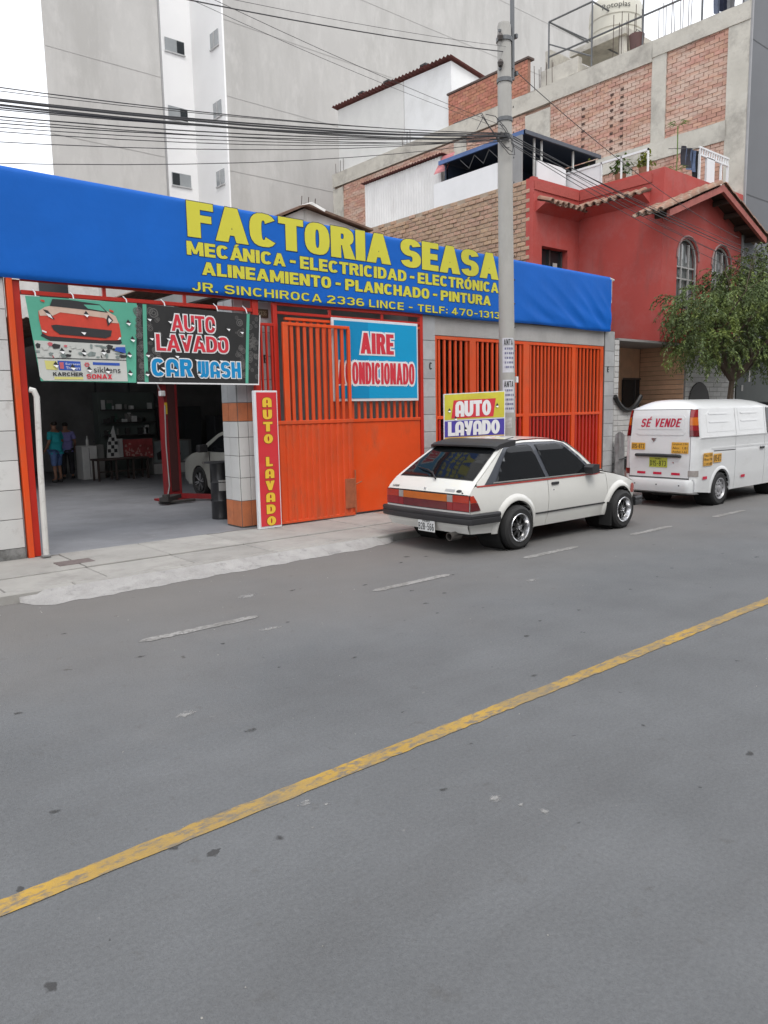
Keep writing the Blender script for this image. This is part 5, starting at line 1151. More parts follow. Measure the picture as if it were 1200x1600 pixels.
for k in range(3):
    pts = [Vector((9.5-.5*k, 8.36, 6.02-.02*k))]
    for i in range(9):
        t = i/8; pts.append(Vector((9.45-.35*math.sin(t*5+k), 8.33+.05*math.cos(t*6), 6.02+.28*math.sin(t*6.28+k)*(.6+.2*k))))
    part('cable_loop', MB().tube(pts, .006, 5), cabm, pole, smooth=True)

# ---- pepper tree
bark = mat('tree_bark', (.10, .075, .055), .95, 0, .3, 5, .8, 14, stretch=(1, 1, .35))
lf_a = mat('pepper_tree_leaf', (.072, .108, .030), .65, 0, .5, 1.6, dirt=((.20, .255, .05), 1.1, .5, .62, .8))
TR = thing('pepper_tree', 'drooping pepper tree on the pavement behind the white van', 'tree', (17.75, 8.7, .1))
random.seed(77)
limbs = []
def limb(p, d, L, r, depth):
    pts = [p.copy()]; rs = [r]; n = 6; q = p.copy(); dd = d.copy()
    for i in range(n):
        dd = (dd+Vector((rr(-.16, .16), rr(-.16, .16), rr(-.05, .12)))).normalized(); q = q+dd*L/n; pts.append(q.copy()); rs.append(r*(1-.55*(i+1)/n))
    limbs.append((pts, rs))
    if depth:
        for k in range(3 if depth > 1 else 3):
            i = random.choice([3, 4, 5, 6]); a = rr(0, 6.28); nd = (dd+Vector((math.cos(a), math.sin(a), rr(-.1, .5)))*.9).normalized()
            limb(pts[i], nd, L*rr(.55, .8), rs[i]*.7, depth-1)
    return pts
tr = limb(Vector((17.55, 8.7, .1)), Vector((.03, 0, 1)), 2.3, .13, 0)
top = tr[-1]
for d_, L in (((.75, .1, 1), 1.5), ((-.8, -.2, .8), 1.5), ((.1, -.9, .9), 1.3), ((.9, -.5, .6), 1.7), ((-.2, .8, .9), 1.2), ((.2, .1, 1.2), 1.5)):
    limb(top, Vector(d_).normalized(), L, .085, 2)
mb = MB(); [mb.tube(p, r_, 7) for p, r_ in limbs[:1]]; part('trunk', mb, bark, TR, smooth=True)
mb = MB(); [mb.tube(p, r_, 5) for p, r_ in limbs[1:]]; part('branches', mb, bark, TR, smooth=True)
LV = []; LF = []
def leaflet(p, d, L, w):
    s_ = d.cross(Vector((rr(-1, 1), rr(-1, 1), rr(-1, 1)))).normalized()*w; n = len(LV)
    LV.extend([tuple(p), tuple(p+d*L*.5+s_), tuple(p+d*L), tuple(p+d*L*.5-s_)]); LF.append((n, n+1, n+2, n+3))
def frond(p, L, lean):
    q = p.copy(); d = Vector((lean.x, lean.y, .25)).normalized(); n = int(L/.045)
    for i in range(n):
        d = (d+Vector((0, 0, -.16))).normalized(); q = q+d*.045
        for k in range(2):
            a = rr(0, 6.28); dd = (d*.7+Vector((math.cos(a), math.sin(a), -.4))*.8).normalized(); leaflet(q, dd, rr(.055, .11), rr(.011, .019))
cl_c = []
tips = [pts[-1] for pts, _ in limbs[1:]]+[pts[4] for pts, _ in limbs[1:]]
for tp in tips:
    for _ in range(3):
        cl_c.append((tp+Vector((rr(-.3, .3), rr(-.3, .3), rr(-.1, .35))), 1))
# crown lobes: centre and radius, so that the outline stays uneven
lobes = [((16.1, 8.4, 4.0), .80), ((15.7, 8.4, 3.55), .55), ((16.8, 8.5, 4.8), .75), ((17.8, 8.5, 4.5), 1.0), ((18.9, 8.5, 4.9), .95), ((19.6, 8.6, 4.2), 1.0), ((18.5, 8.4, 3.8), 1.0), ((17.0, 8.4, 3.7), .8), ((20.3, 8.6, 5.2), .8), ((16.3, 8.4, 3.1), .6), ((19.4, 8.5, 3.2), .9), ((17.6, 9.0, 3.9), .7), ((20.6, 8.5, 3.6), .9)]
lobes = [((15.85, 8.4, 3.95), .45), ((16.4, 8.4, 3.65), .6), ((17.1, 8.5, 3.75), .65), ((18.1, 8.5, 4.25), .85), ((19.0, 8.5, 4.7), .95), ((20.0, 8.6, 5.1), 1.0), ((18.7, 8.4, 3.4), .9), ((16.2, 8.4, 2.95), .5), ((19.6, 8.5, 3.5), 1.0), ((17.6, 9.0, 3.4), .7), ((20.7, 8.5, 3.9), .9)]
for (c, r) in lobes:
    for _ in range(int(50*r*r*1.7)):
        v = Vector((rr(-1, 1), rr(-1, 1), rr(-1, 1)))
        while v.length > 1: v = Vector((rr(-1, 1), rr(-1, 1), rr(-1, 1)))
        v = v.normalized()*(v.length**.45); cl_c.append((Vector(c)+Vector((v.x*r, v.y*r*.9, v.z*r*.8)), r))
def toplim(x):
    T = [(15, 4.1), (15.5, 4.45), (16.0, 4.4), (16.5, 4.25), (17.3, 4.35), (18.0, 4.9), (18.6, 5.15), (19.4, 5.5), (20.2, 5.9), (22, 6.2)]
    for (a, za), (b, zb) in zip(T, T[1:]):
        if x <= b: return za+(zb-za)*max(0, (x-a)/(b-a))
    return 5.8
for p, _ in cl_c:
    if p.z > toplim(p.x): p.z = toplim(p.x)-rr(0, 1.2)**1.5
    if p.y > 9.5: p.y = 9.4
    c = Vector((p.x-17.9, p.y-8.6, 0)); c = c.normalized() if c.length else Vector((1, 0, 0))
    for _ in range(2): frond(p, rr(.25, .75), (c+Vector((rr(-.8, .8), rr(-.8, .8), 0)))*.8)
for c in ((16.6, 8.2, 2.95), (16.9, 8.3, 3.0), (17.25, 8.1, 2.8), (18.3, 8.2, 2.9), (18.8, 8.3, 2.85), (19.3, 8.3, 2.8), (15.9, 8.3, 2.95), (19.8, 8.4, 2.9)):
    for _ in range(20): frond(Vector(c)+Vector((rr(-.3, .3), rr(-.4, .4), rr(-.1, .4))), rr(.5, 1.05), Vector((rr(-1, 1), rr(-1, 1), 0))*.4)
me = bpy.data.meshes.new('foliage'); o_ = Vector((17.75, 8.7, .1)); me.from_pydata([(v[0]-o_.x, v[1]-o_.y, v[2]-o_.z) for v in LV], [], LF)
me.materials.append(lf_a); o = bpy.data.objects.new('crown', me); C.objects.link(o); o.parent = TR; o['kind'] = 'stuff'
print('leaves', len(LF))
# ================================================================== VEHICLES
rubber = mat('tyre_rubber', (.022, .022, .022), .75, 0, .15, 8, .1, 60); blackp = mat('black_plastic', (.028, .028, .030), .5, 0, .12, 5)
chrome = mat('polished_rim', (.62, .62, .63), .18, .9, .04); blackm = mat('black_rim_paint', (.02, .02, .02), .35, 0, .1, coat=.3)
under = mat('underbody_black', (.012, .012, .012), .9)
wpaint = mat('cream_white_car_paint', (.70, .695, .655), .30, 0, .025, 1.2, coat=.7, dirt=((.50, .47, .42), 2.5, .58, .85, .35)); vpaint = mat('white_van_paint', (.74, .75, .75), .32, 0, .03, 1, coat=.6, dirt=((.46, .44, .41), 2, .52, .80, .4, (1, 1, 2.2)))
glass = mat('tinted_car_glass', (.008, .009, .010), .03, 0, .02, spec=.38); trim = mat('slate_window_trim', (.045, .05, .062), .35, 0, .05, coat=.4)
lred = mat('red_lamp_lens', (.26, .006, .010), .18, 0, .12, 12, coat=.8); ldk = mat('dark_red_lamp_lens', (.12, .005, .008), .18, 0, .15, 12, coat=.8); lam = mat('amber_lamp_lens', (.55, .13, .010), .18, 0, .08, 12, coat=.8); lcl = mat('clear_lamp_lens', (.34, .31, .29), .2, 0, .1, 20, coat=.8); lor = mat('orange_red_lamp_lens', (.42, .028, .010), .18, 0, .1, 12, coat=.8)
def wheel(root, x, y, z, s, r, w, rim, style):
    """s = -1: outer face looks towards -y"""
    def A(l): return [(a, b*-s) for a, b in l]
    t = part('wheel', MB().lathe([(rim*.98, s*-.0+0), (rim*.98, -s*(w-.02)), (r-.05, -s*w), (r-.012, -s*(w-.025)), (r, -s*(w*.72)), (r, -s*(w*.28)), (r-.012, -s*.018), (r-.045, s*.006), (rim+.02, s*.003), (rim*.985, 0)], (x, y, z), 'y', 40), rubber, root, smooth=True)
    for k in (.36, .5, .64): part('tread_groove', MB().lathe([(r+.001, -s*w*k), (r+.001, -s*(w*k+.008))], (x, y, z), 'y', 40), under, t)
    if style == 'dish':
        part('rim', MB().lathe([(rim*1.03, s*.004), (rim*1.0, s*.010), (rim*.94, s*.006), (rim*.90, -s*.01), (rim*.84, -s*.055), (rim*.82, -s*.06)], (x, y, z), 'y', 40), chrome, t, smooth=True)
        c = MB().lathe([(rim*.83, -s*.055), (rim*.78, -s*.05), (rim*.74, -s*.065), (rim*.74, -s*.10)], (x, y, z), 'y', 40)
        c.lathe([(.001, -s*.02), (.06, -s*.02), (.066, -s*.035), (.066, -s*.09)], (x, y, z), 'y', 24)
        for k in range(8):
            a = k*math.pi/4+.2; d = Vector((math.cos(a), 0, math.sin(a))); q = Vector((-math.sin(a), 0, math.cos(a)))*.018; o_ = Vector((x, y, z))
            p0, p1 = o_+d*.055, o_+d*rim*.79
            c.add([p0-q+Vector((0, -s*.03, 0)), p0+q+Vector((0, -s*.03, 0)), p1+q*.8+Vector((0, -s*.055, 0)), p1-q*.8+Vector((0, -s*.055, 0)), p0-q+Vector((0, -s*.07, 0)), p0+q+Vector((0, -s*.07, 0)), p1+q+Vector((0, -s*.09, 0)), p1-q+Vector((0, -s*.09, 0))], [(0, 1, 2, 3), (0, 3, 7, 4), (1, 2, 6, 5)])
        part('spoked_centre', c, blackm, t, smooth=True)
        part('brake_disc', MB().lathe([(.001, -s*.11), (rim*.8, -s*.11)], (x, y, z), 'y', 24), mat('dull_iron', (.06, .055, .05), .7, .4), t)
        part('hub_cap', MB().lathe([(.001, s*.004), (.022, s*.002), (.028, -s*.012), (.028, -s*.03)], (x, y, z), 'y', 16), chrome, t, smooth=True)
        for k in range(4):
            a = k*math.pi/2+.4; part('wheel_nut', MB().cyl((x+.045*math.cos(a), y-s*.03, z+.045*math.sin(a)), (x+.045*math.cos(a), y-s*.012, z+.045*math.sin(a)), .009, n=6), chrome, t)
    else:
        part('rim', MB().lathe([(rim*1.02, s*.004), (rim*.97, s*.008), (rim*.9, -s*.012), (rim*.86, -s*.03), (rim*.72, -s*.018), (rim*.55, -s*.012), (rim*.42, -s*.02), (rim*.36, -s*.045), (.001, -s*.05)], (x, y, z), 'y', 36), mat('silver_steel_rim', (.42, .42, .43), .4, .5, .06), t, smooth=True)
        hb = MB()
        for k in range(10):
            a = k*math.pi/5; cx_, cz = x+rim*.72*math.cos(a), z+rim*.72*math.sin(a); hb.lathe([(.001, -s*.0125), (rim*.085, -s*.0125)], (cx_, y, cz), 'y', 10)
        part('rim_holes', hb, under, t)
        part('hub_cap', MB().lathe([(rim*.34, -s*.04), (rim*.32, -s*.012), (rim*.2, s*.0), (.001, s*.002)], (x, y, z), 'y', 20), mat('silver_steel_rim', (.42, .42, .43), .4, .5, .06), t, smooth=True)
    return t
def circ(cx, cz, r, a0=0, a1=360, n=20): return [(cx+r*math.cos(R(a0+(a1-a0)*i/n)), cz+r*math.sin(R(a0+(a1-a0)*i/n))) for i in range(n+1)]

# ------------------------------------------------------------------ white three door hatchback
CX, CY = 6.50, 6.965
car = thing('parked_hatchback', 'cream white three door hatchback with black spoiler, red pinstripe and fat tyres', 'car', (CX+1.9, CY, 0))
def Wc(x, z):                      # half width of the body
    if z < .6: w = .80-.055*((.6-z)/.36)**2
    elif z < .86: w = .80-.035*((z-.6)/.26)**1.5
    else: w = .765-(z-.86)*.38-.05*max(0, (z-1.24)/.12)**2
    if x > 2.9: w -= .11*((x-2.9)/.85)**2
    if x < .55: w -= .045*((.55-x)/.55)**2
    return w
def side(s, lift=0): return lambda a, b: (CX+a, CY+s*(Wc(a, b)+lift), b)
PR = [(.08, .27), (.03, .36), (.04, .53), (.045, .745), (.085, .80), (.19, .895), (.52, 1.115), (.83, 1.305), (.92, 1.345), (1.25, 1.372), (1.6, 1.375), (1.9, 1.358), (2.12, 1.318), (2.35, 1.16), (2.62, .925), (2.66, .895), (3.0, .83), (3.35, .755), (3.60, .68), (3.66, .63), (3.68, .55), (3.69, .3)]
# panels of each flank
RW, FW = .855, 3.185; AR = .335; AZ = .29; ZL = .235
def archcut(cx): return [(cx+AR*math.cos(R(a)), AZ+AR*math.sin(R(a))) for a in range(188, -9, -14)]
for s in (-1, 1):
    quarter = [(.10, .27)]+[(RW-AR*.98, .25)]+archcut(RW)+[(1.215, ZL), (1.49, ZL), (1.505, .40), (1.51, .848), (.30, .852), (.16, .845), (.085, .80), (.045, .745), (.055, .53), (.05, .40)]
    door = [(1.50, ZL), (2.79, ZL), (2.83, .34), (2.845, .62), (2.83, .83), (2.66, .838), (1.522, .848), (1.517, .40)]
    fender = [(2.80, ZL), (2.84, ZL)]+[(FW+AR*math.cos(R(a)), AZ+AR*math.sin(R(a))) for a in range(190, -9, -14)]+[(3.62, .28), (3.67, .40), (3.675, .52), (3.655, .625), (3.60, .672), (3.35, .745), (3.0, .82), (2.72, .868), (2.66, .862), (2.838, .832), (2.857, .62), (2.842, .34)]
    for nm, ol in (('rear_quarter_panel', quarter), ('door', door), ('front_fender', fender)):
        mb = MB(); patch(mb, ol, [], side(s), .06, rim=(0, -s*.02, 0)); o = part(nm, mb, wpaint, car, smooth=True, angle=40)
        if nm == 'door': dr = o
    pil = [(.19, .855), (.19, .88), (.52, 1.10), (.83, 1.29), (.93, 1.33), (1.25, 1.355), (1.6, 1.358), (1.9, 1.343), (2.10, 1.30), (2.35, 1.14), (2.63, .90), (2.70, .868), (2.66, .845), (.30, .855)]
    gh = [(.47, .862), (.62, .99), (.86, 1.22), (1.0, 1.29), (1.30, 1.318), (1.9, 1.31), (2.04, 1.285), (2.30, 1.10), (2.55, .87), (2.5, .862)]
    mb = MB(); patch(mb, pil, [gh], side(s), .04, rim=(0, -s*.02, 0)); part('window_pillars', mb, wpaint, car, smooth=True, angle=40)
    gtr = [(.30, .858), (.44, .97), (.80, 1.27), (.92, 1.322), (1.30, 1.336), (1.9, 1.326), (2.06, 1.298), (2.33, 1.10), (2.60, .858)]
    mb = MB(); patch(mb, gtr, [], side(s, .006), .04); part('window_surround', mb, trim, car, smooth=True, angle=180)
    w1 = [(.50, .880), (.72, 1.12), (.88, 1.27), (.98, 1.298), (1.30, 1.305), (1.355, 1.28), (1.475, .872)]
    w2 = [(1.56, .872), (1.44, 1.30), (1.9, 1.296), (2.02, 1.268), (2.26, 1.09), (2.50, .872)]
    for w_ in (w1, w2):
        mb = MB(); patch(mb, w_, [], side(s, .013), .04); part('side_window', mb, glass, car, smooth=True, angle=180)
    mb = MB(); patch(mb, [(.44, .868), (1.50, .862), (2.52, .858), (2.52, .872), (1.50, .876), (.46, .884)], [], side(s, .016), .06); part('window_seal', mb, mat('grey_seal', (.2, .2, .19), .6), car)
    mb = MB(); patch(mb, [(.17, .838), (1.5, .834), (2.62, .832), (2.70, .85), (2.70, .868), (2.6, .850), (1.5, .853), (.18, .856)], [], side(s, .006), .1); part('red_pinstripe', mb, mat('pinstripe_red', (.40, .05, .04), .5), car)
    mb = MB(); patch(mb, [(1.22, .405), (2.84, .405), (2.84, .423), (1.22, .423)], [], side(s, .012), .15, rim=(0, -s*.012, 0)); part('side_moulding', mb, blackp, car)
    for cx_ in (RW, FW):      # flares
        mb = MB(); n = 24
        for i in range(n+1):
            a = R(-10+ (202)*i/n)
            for (r_, l_) in ((AR+.0, .030), (AR+.022, .036), (AR+.055, .022), (AR+.085, .001)):
                x, z = cx_+r_*math.cos(a), AZ+r_*math.sin(a); z = max(z, .235); mb.v.append(side(s, l_)(x, z))
            x, z = cx_+AR*math.cos(a), max(.235, AZ+AR*math.sin(a)); mb.v.append(side(s, -.12)(x, z))
        for i in range(n):
            for j, k in ((0, 1), (1, 2), (2, 3), (4, 0)): mb.f.append((i*5+j, (i+1)*5+j, (i+1)*5+k, i*5+k))
        part('wheel_arch_flare', mb, wpaint, car, smooth=True, angle=60)
    part('wheel_well', MB().lathe([(AR, 0), (AR, .40)], (CX+RW, CY+s*.4-(.0 if s > 0 else 0)-(.0), AZ) if s > 0 else (CX+RW, CY-.8, AZ), 'y', 24), under, car)
    part('wheel_well', MB().lathe([(AR, 0), (AR, .40)], (CX+FW, CY+s*.4, AZ) if s > 0 else (CX+FW, CY-.8, AZ), 'y', 24), under, car)
    # handle, lock, mirror, badge, mud flap
    part('handle', MB().bbox(CX+1.58, CX+1.73, CY+s*(Wc(1.6, .78)-.0), CY+s*(Wc(1.6, .78)+.022), .765, .80, .006) if s > 0 else MB().bbox(CX+1.58, CX+1.73, CY-(Wc(1.6, .78)+.022), CY-Wc(1.6, .78), .765, .80, .006), blackp, dr)
    part('lock', MB().cyl((CX+1.62, CY+s*Wc(1.6, .70), .70), (CX+1.62, CY+s*(Wc(1.6, .7)+.006), .70), .010, n=10), chrome, dr)
    y0 = CY+s*(Wc(2.4, .9)+.01)
    mb = MB(); mb.prism([(CX+2.34, .86), (CX+2.50, .87), (CX+2.50, .985), (CX+2.38, .99), (CX+2.33, .95)], lambda a, b: (a, y0, b), (0, s*.14, 0)); part('door_mirror', mb, blackp, car)
    part('mud_flap', MB().bbox(CX+FW-.36, CX+FW-.335, CY+s*.78-.10, CY+s*.78+.10, .08, .42, .004).bbox(CX+FW-.345, CX+FW-.25, CY+s*.74-.06, CY+s*.74+.06, .1, .4, .004), under, car)
    part('fender_badge', MB().box(CX+2.91, CX+2.95, *sorted((CY+s*(Wc(2.9, .5)+.001), CY+s*(Wc(2.9, .5)+.007))), .50, .515).box(CX+2.88, CX+2.97, *sorted((CY+s*(Wc(2.9, .46)+.001), CY+s*(Wc(2.9, .46)+.007))), .455, .475), bdk, car)
    mb = MB(); patch(mb, [(3.52, .50), (3.665, .49), (3.665, .60), (3.60, .64), (3.55, .62)], [], side(s, .006), .05); part('corner_lamp', mb, lor, car)
# centre surfaces
def ribbon(name, pts, m, t0=-1, t1=1, crown=0, xb=0, lift=0, nt=16, inset=0, sub=4, parent=None, smooth=True):
    P = []
    for i in range(len(pts)-1):
        for k in range(sub): P.append((pts[i][0]+(pts[i+1][0]-pts[i][0])*k/sub, pts[i][1]+(pts[i+1][1]-pts[i][1])*k/sub))
    P.append(pts[-1]); mb = MB(); n = nt+1
    for i, (x, z) in enumerate(P):
        a = P[max(0, i-1)]; b = P[min(len(P)-1, i+1)]; dx, dz = b[0]-a[0], b[1]-a[1]; L = math.hypot(dx, dz) or 1; nx, nz = -dz/L, dx/L
        u = i/(len(P)-1); ta = t0[0]+(t0[1]-t0[0])*u if isinstance(t0, tuple) else t0; tb = t1[0]+(t1[1]-t1[0])*u if isinstance(t1, tuple) else t1
        for j in range(n):
            t = ta+(tb-ta)*j/nt; w = (Wc(x, z)-inset); c = crown*(1-abs(t)**2.2)+lift
            mb.v.append((CX+x+nx*c - xb*(1-t*t), CY+t*w, z+nz*c))
    for i in range(len(P)-1):
        for j in range(nt): mb.f.append((i*n+j, (i+1)*n+j, (i+1)*n+j+1, i*n+j+1))
    return part(name, mb, m, parent or car, smooth=smooth, angle=40)
ribbon('rear_skirt', PR[0:3], wpaint, crown=.0, xb=.03)
ribbon('lamp_panel', PR[2:4], wpaint, xb=.03); 
hatch = ribbon('tailgate', [(.048, .752), (.085, .80), (.19, .895), (.52, 1.115), (.83, 1.305), (.90, 1.335)], wpaint, crown=.012, xb=.022)
ribbon('roof', PR[8:13], wpaint, crown=.022, sub=5)
ribbon('windscreen_surround', PR[12:16], wpaint, crown=.012, sub=5)
ribbon('windscreen', [(2.14, 1.30), (2.35, 1.155), (2.62, .92)], glass, -.93, .93, crown=.014, lift=.006, sub=5)
ribbon('bonnet', PR[15:20], wpaint, crown=.025, sub=5); ribbon('nose', PR[19:22], wpaint, crown=.0, xb=-.03)
ribbon('grille', [(3.672, .60), (3.685, .50)], blackp, -.85, .85, crown=.0, xb=-.035, lift=.006)
ribbon('rear_window_surround', [(.205, .905), (.52, 1.118), (.815, 1.298)], blackp, (-.915, -.90), (.915, .90), crown=.012, xb=.02, lift=.004)
ribbon('rear_window', [(.222, .917), (.52, 1.118), (.80, 1.288)], mat('rear_tinted_glass', (.008, .009, .010), .05, 0, .02, spec=.25), (-.89, -.875), (.89, .875), crown=.014, xb=.02, lift=.008, sub=6)
part('floor_pan', MB().box(CX+.35, CX+3.6, CY-.5, CY+.5, .2, .3), under, car); part('inner_shell', MB().box(CX+.15, CX+2.62, CY-.68, CY+.68, .30, .80), under, car); part('inner_front', MB().box(CX+1.2, CX+2.8, CY-.745, CY+.745, .26, .80), under, car)
# spoiler
sp_ = MB(); 
for (x, z0, z1) in ((.66, 1.295, 1.315), (.72, 1.285, 1.34), (.90, 1.30, 1.372), (1.02, 1.34, 1.385)):
    for j in range(17):
        t = -1+2*j/16; w = .60; dz = -.012*t**4 ; sp_.v += [(CX+x+.05*t**4, CY+t*w, z1+dz), (CX+x+.05*t**4, CY+t*w, z0+dz-.02*(abs(t) > .9))]
for i in range(3):
    for j in range(16):
        a = (i*17+j)*2; b = ((i+1)*17+j)*2; sp_.f += [(a, b, b+2, a+2), (a+1, a+3, b+3, b+1)]
for i in range(3):
    for j in (0, 16):
        a = (i*17+j)*2; b = ((i+1)*17+j)*2; sp_.f.append((a, b, b+1, a+1))
for j in range(16): sp_.f += [(2*j, 2*j+2, 2*j+3, 2*j+1), (102+2*j, 102+2*j+1, 102+2*j+3, 102+2*j+2)]
part('spoiler', sp_, blackp, car, smooth=True)
part('aerial_stub', MB().tube([(CX+1.02, CY-.45, 1.375), (CX+1.2, CY-.45, 1.40)], .006, 5), blackp, car)
# tail lamps: full width cluster wrapping round the corners
def rearf(lift):
    def f(y, z):
        w = Wc(.06, z); t = max(-1, min(1, y/w)); return (CX+.043-.03*(1-t*t)-lift, CY+y, z)
    return f
LZ0, LZ1, LZM = .555, .742, .655
cl_ = part('tail_lamp_cluster', patch(MB(), [(-.755, LZ0-.008), (.755, LZ0-.008), (.755, LZ1+.006), (-.755, LZ1+.006)], [], rearf(.006), .1, rim=(.03, 0, 0)), blackp, car)
def lens(nm, y0, y1, z0, z1, m, l=.012): 
    o = part(nm, patch(MB(), [(y0, z0), (y1, z0), (y1, z1), (y0, z1)], [], rearf(l), .06, rim=(.01, 0, 0)), m, cl_, smooth=True, angle=40)
for s in (-1, 1):
    a = sorted((s*.755, s*.50)); lens('upper_lens', a[0], a[1], LZM, LZ1, lor); lens('lower_lens', a[0], a[1], LZ0, LZM-.003, lred)
    b = sorted((s*.495, s*.405)); lens('reversing_lens', b[0], b[1], LZM, LZ1, lcl); lens('lower_lens', b[0], b[1], LZ0, LZM-.003, lred)
    mb = MB(); patch(mb, [(.05, LZ0), (.20, LZ0+.005), (.155, LZM), (.05, LZM)], [], side(s, .010), .04, rim=(0, -s*.01, 0)); part('side_lens', mb, ldk, cl_)
    mb = MB(); patch(mb, [(.05, LZM+.003), (.153, LZM+.003), (.105, LZ1), (.05, LZ1)], [], side(s, .010), .04, rim=(0, -s*.01, 0)); part('side_lens', mb, lor, cl_)
lens('centre_lens', -.40, .40, LZM, LZ1, lam); lens('centre_lens', -.40, .40, LZ0, LZM-.003, ldk)
# bumpers
def bumper(name, xs, zb, zt, x_end, sgn):
    mb = MB(); path = []
    path.append((x_end, -.825)); 
    for t in [i/14 for i in range(15)]:
        a = -1+2*t; path.append((xs+sgn*-.0+(.035 if 0 else 0)+sgn*0-(sgn*(1-abs(a)**4)*.05), a*.80))
    path.append((x_end, .825))
    secs = []
    for i, (x, y) in enumerate(path):
        nx_, ny = (-sgn*-1, 0)
        if i == 0: nx_, ny = 0, -1
        elif i == len(path)-1: nx_, ny = 0, 1
        elif i in (1,): nx_, ny = sgn*-.7*1, -.7
        elif i == len(path)-2: nx_, ny = sgn*-.7, .7
        else: nx_, ny = -sgn, 0
        secs.append([(x+nx_*d, y+ny*d, z) for d, z in ((-.03, zt), (.02, zt), (.034, zt-.02), (.030, zt-.05), (.022, zt-.055), (.030, zt-.062), (.034, zt-.10), (.025, zb), (-.03, zb))])
    k = len(secs[0])
    for sc in secs: mb.v += [(CX+p[0], CY+p[1], p[2]) for p in sc]
    for i in range(len(secs)-1):
        for j in range(k): mb.f.append((i*k+j, (i+1)*k+j, (i+1)*k+(j+1) % k, i*k+(j+1) % k))
    mb.f += [tuple(range(k)), tuple(range((len(secs)-1)*k, len(secs)*k))]
    return part(name, mb, blackp, car, smooth=True, angle=30)
bumper('rear_bumper', .03, .395, .525, .50, 1)
bumper('front_bumper', 3.71, .31, .44, 3.50, -1)
# plate, exhaust, badges, wiper
pl = part('number_plate', MB().bbox(CX-.045, CX-.035, CY-.24, CY+.065, .255, .405, .003), mat('plate_white', (.66, .67, .66), .45), car)
def rp(a, b): return (CX-.048, CY+.065-a*1.09, b)
letters('lettering', lettering('B2B-566', .012, .268, .275, .362, t=.16, h=.12, w=.58, sp=.16), rp, ink, pl); letters('lettering', lettering('PERU', .08, .20, .377, .396, t=.18, h=.14), rp, ink, pl)
ex = part('exhaust_pipe', MB().lathe([(.052, 0), (.052, -.18), (.045, -.18), (.045, -.02), (.001, -.02)], (CX+.13, CY-.50, .235), 'x', 20), mat('dull_exhaust_steel', (.16, .15, .14), .35, .8, .2, 10), car, smooth=True)
part('silencer', MB().bbox(CX+.25, CX+.62, CY-.56, CY-.34, .19, .28, .03), under, car)
def hp(u, t, lift=.004):                # point on the tailgate: u = x along profile, t across
    z = .80+(u-.085)*(.095/.105) if u < .19 else .895+(u-.19)*(.22/.33)
    return Vector((CX+u-.02*(1-t*t)-lift*1.2, CY+t*Wc(u, z), z+.012+lift))
def tg(l): return lambda a, b: (CX+.045+ (b-.755)*.83 -.022*(1-(a/.75)**2)-l, CY+a, b+.006)
part('badge', patch(MB(), [(-.57+.045*math.cos(k*.4), .785+.016*math.sin(k*.4)) for k in range(15)], [], tg(.006), .1), mat('dark_chrome_badge', (.08, .08, .085), .25, .6), hatch)
part('badge', patch(MB(), [(-.50, .772), (-.34, .772), (-.34, .80), (-.50, .80)], [], tg(.006), .1), mat('silver_badge', (.5, .5, .5), .3, .4), hatch)
letters('badge_lettering', lettering('LASER', -.66, -.53, .775, .797, t=.2, h=.18), lambda a, b: tg(.007)(-a, b), ink, hatch)
part('lock', MB().cyl((CX+.045, CY+.0, .79), (CX+.02, CY+.0, .795), .012, n=10), chrome, hatch)
part('washer_jet', MB().cyl(tuple(tg(.0)(-.64, .765)), tuple(tg(.02)(-.64, .77)), .008, n=8), blackp, hatch)
part('wiper', MB().tube([tuple(hp(.17, -.12, .02)), tuple(hp(.24, .02, .035)), tuple(hp(.30, .25, .03)), tuple(hp(.33, .50, .025))], [.012, .009, .007, .006], 6).tube([tuple(hp(.265, .05, .022)), tuple(hp(.35, .62, .018))], .006, 5), blackp, hatch)
for (x, s) in ((RW, -1), (RW, 1), (FW, -1), (FW, 1)):
    wheel(car, CX+x, CY+s*.865, .283, s, .283, .24, .178, 'dish')
part('axle', MB().cyl((CX+RW, CY-.7, .28), (CX+RW, CY+.7, .28), .04, n=8), under, car)

# ------------------------------------------------------------------ white delivery van
VX, VY = 12.17, 7.01
van = thing('parked_van', 'white delivery van marked SE VENDE parked ahead of the hatchback', 'van', (VX+1.9, VY, 0))
VL = 3.95
def Wv(x, z):
    w = .68
    if z < .5: w -= .02*((.5-z)/.3)
    if 1.20 < z: w -= .065*((z-1.20)/.5)
    if .98 < z < 1.2: w -= .006
    if x > 3.2: w -= .10*((x-3.2)/.8)**2
    return max(.2, w)
RC = .12
def xr(z): return .0+.03*max(0, (z-.9))+.03*max(0, (z-1.5)/.2)**2+(.0 if z > .5 else -.05*min(1, (.5-z)/.06))
def vside(s, lift=0):
    def f(a, b):
        x0 = xr(b); w = Wv(a, b)
        if a < x0+RC: d = min(RC, x0+RC-a); w = w-RC+math.sqrt(max(0, RC*RC-d*d))
        return (VX+a-(lift*.7 if a < x0+RC*.5 else 0), VY+s*(w+lift), b)
    return f
def vrear(lift=0):
    def f(y, z):
        w = Wv(.1, z)-RC; x0 = xr(z); x = x0
        if abs(y) > w: d = min(RC, abs(y)-w); x = x0+RC-math.sqrt(max(0, RC*RC-d*d))
        return (VX+x-lift, VY+y, z)
    return f
WXr, WXf = .90, 3.25; VR = .30; VA = .345
vd = RC*.293
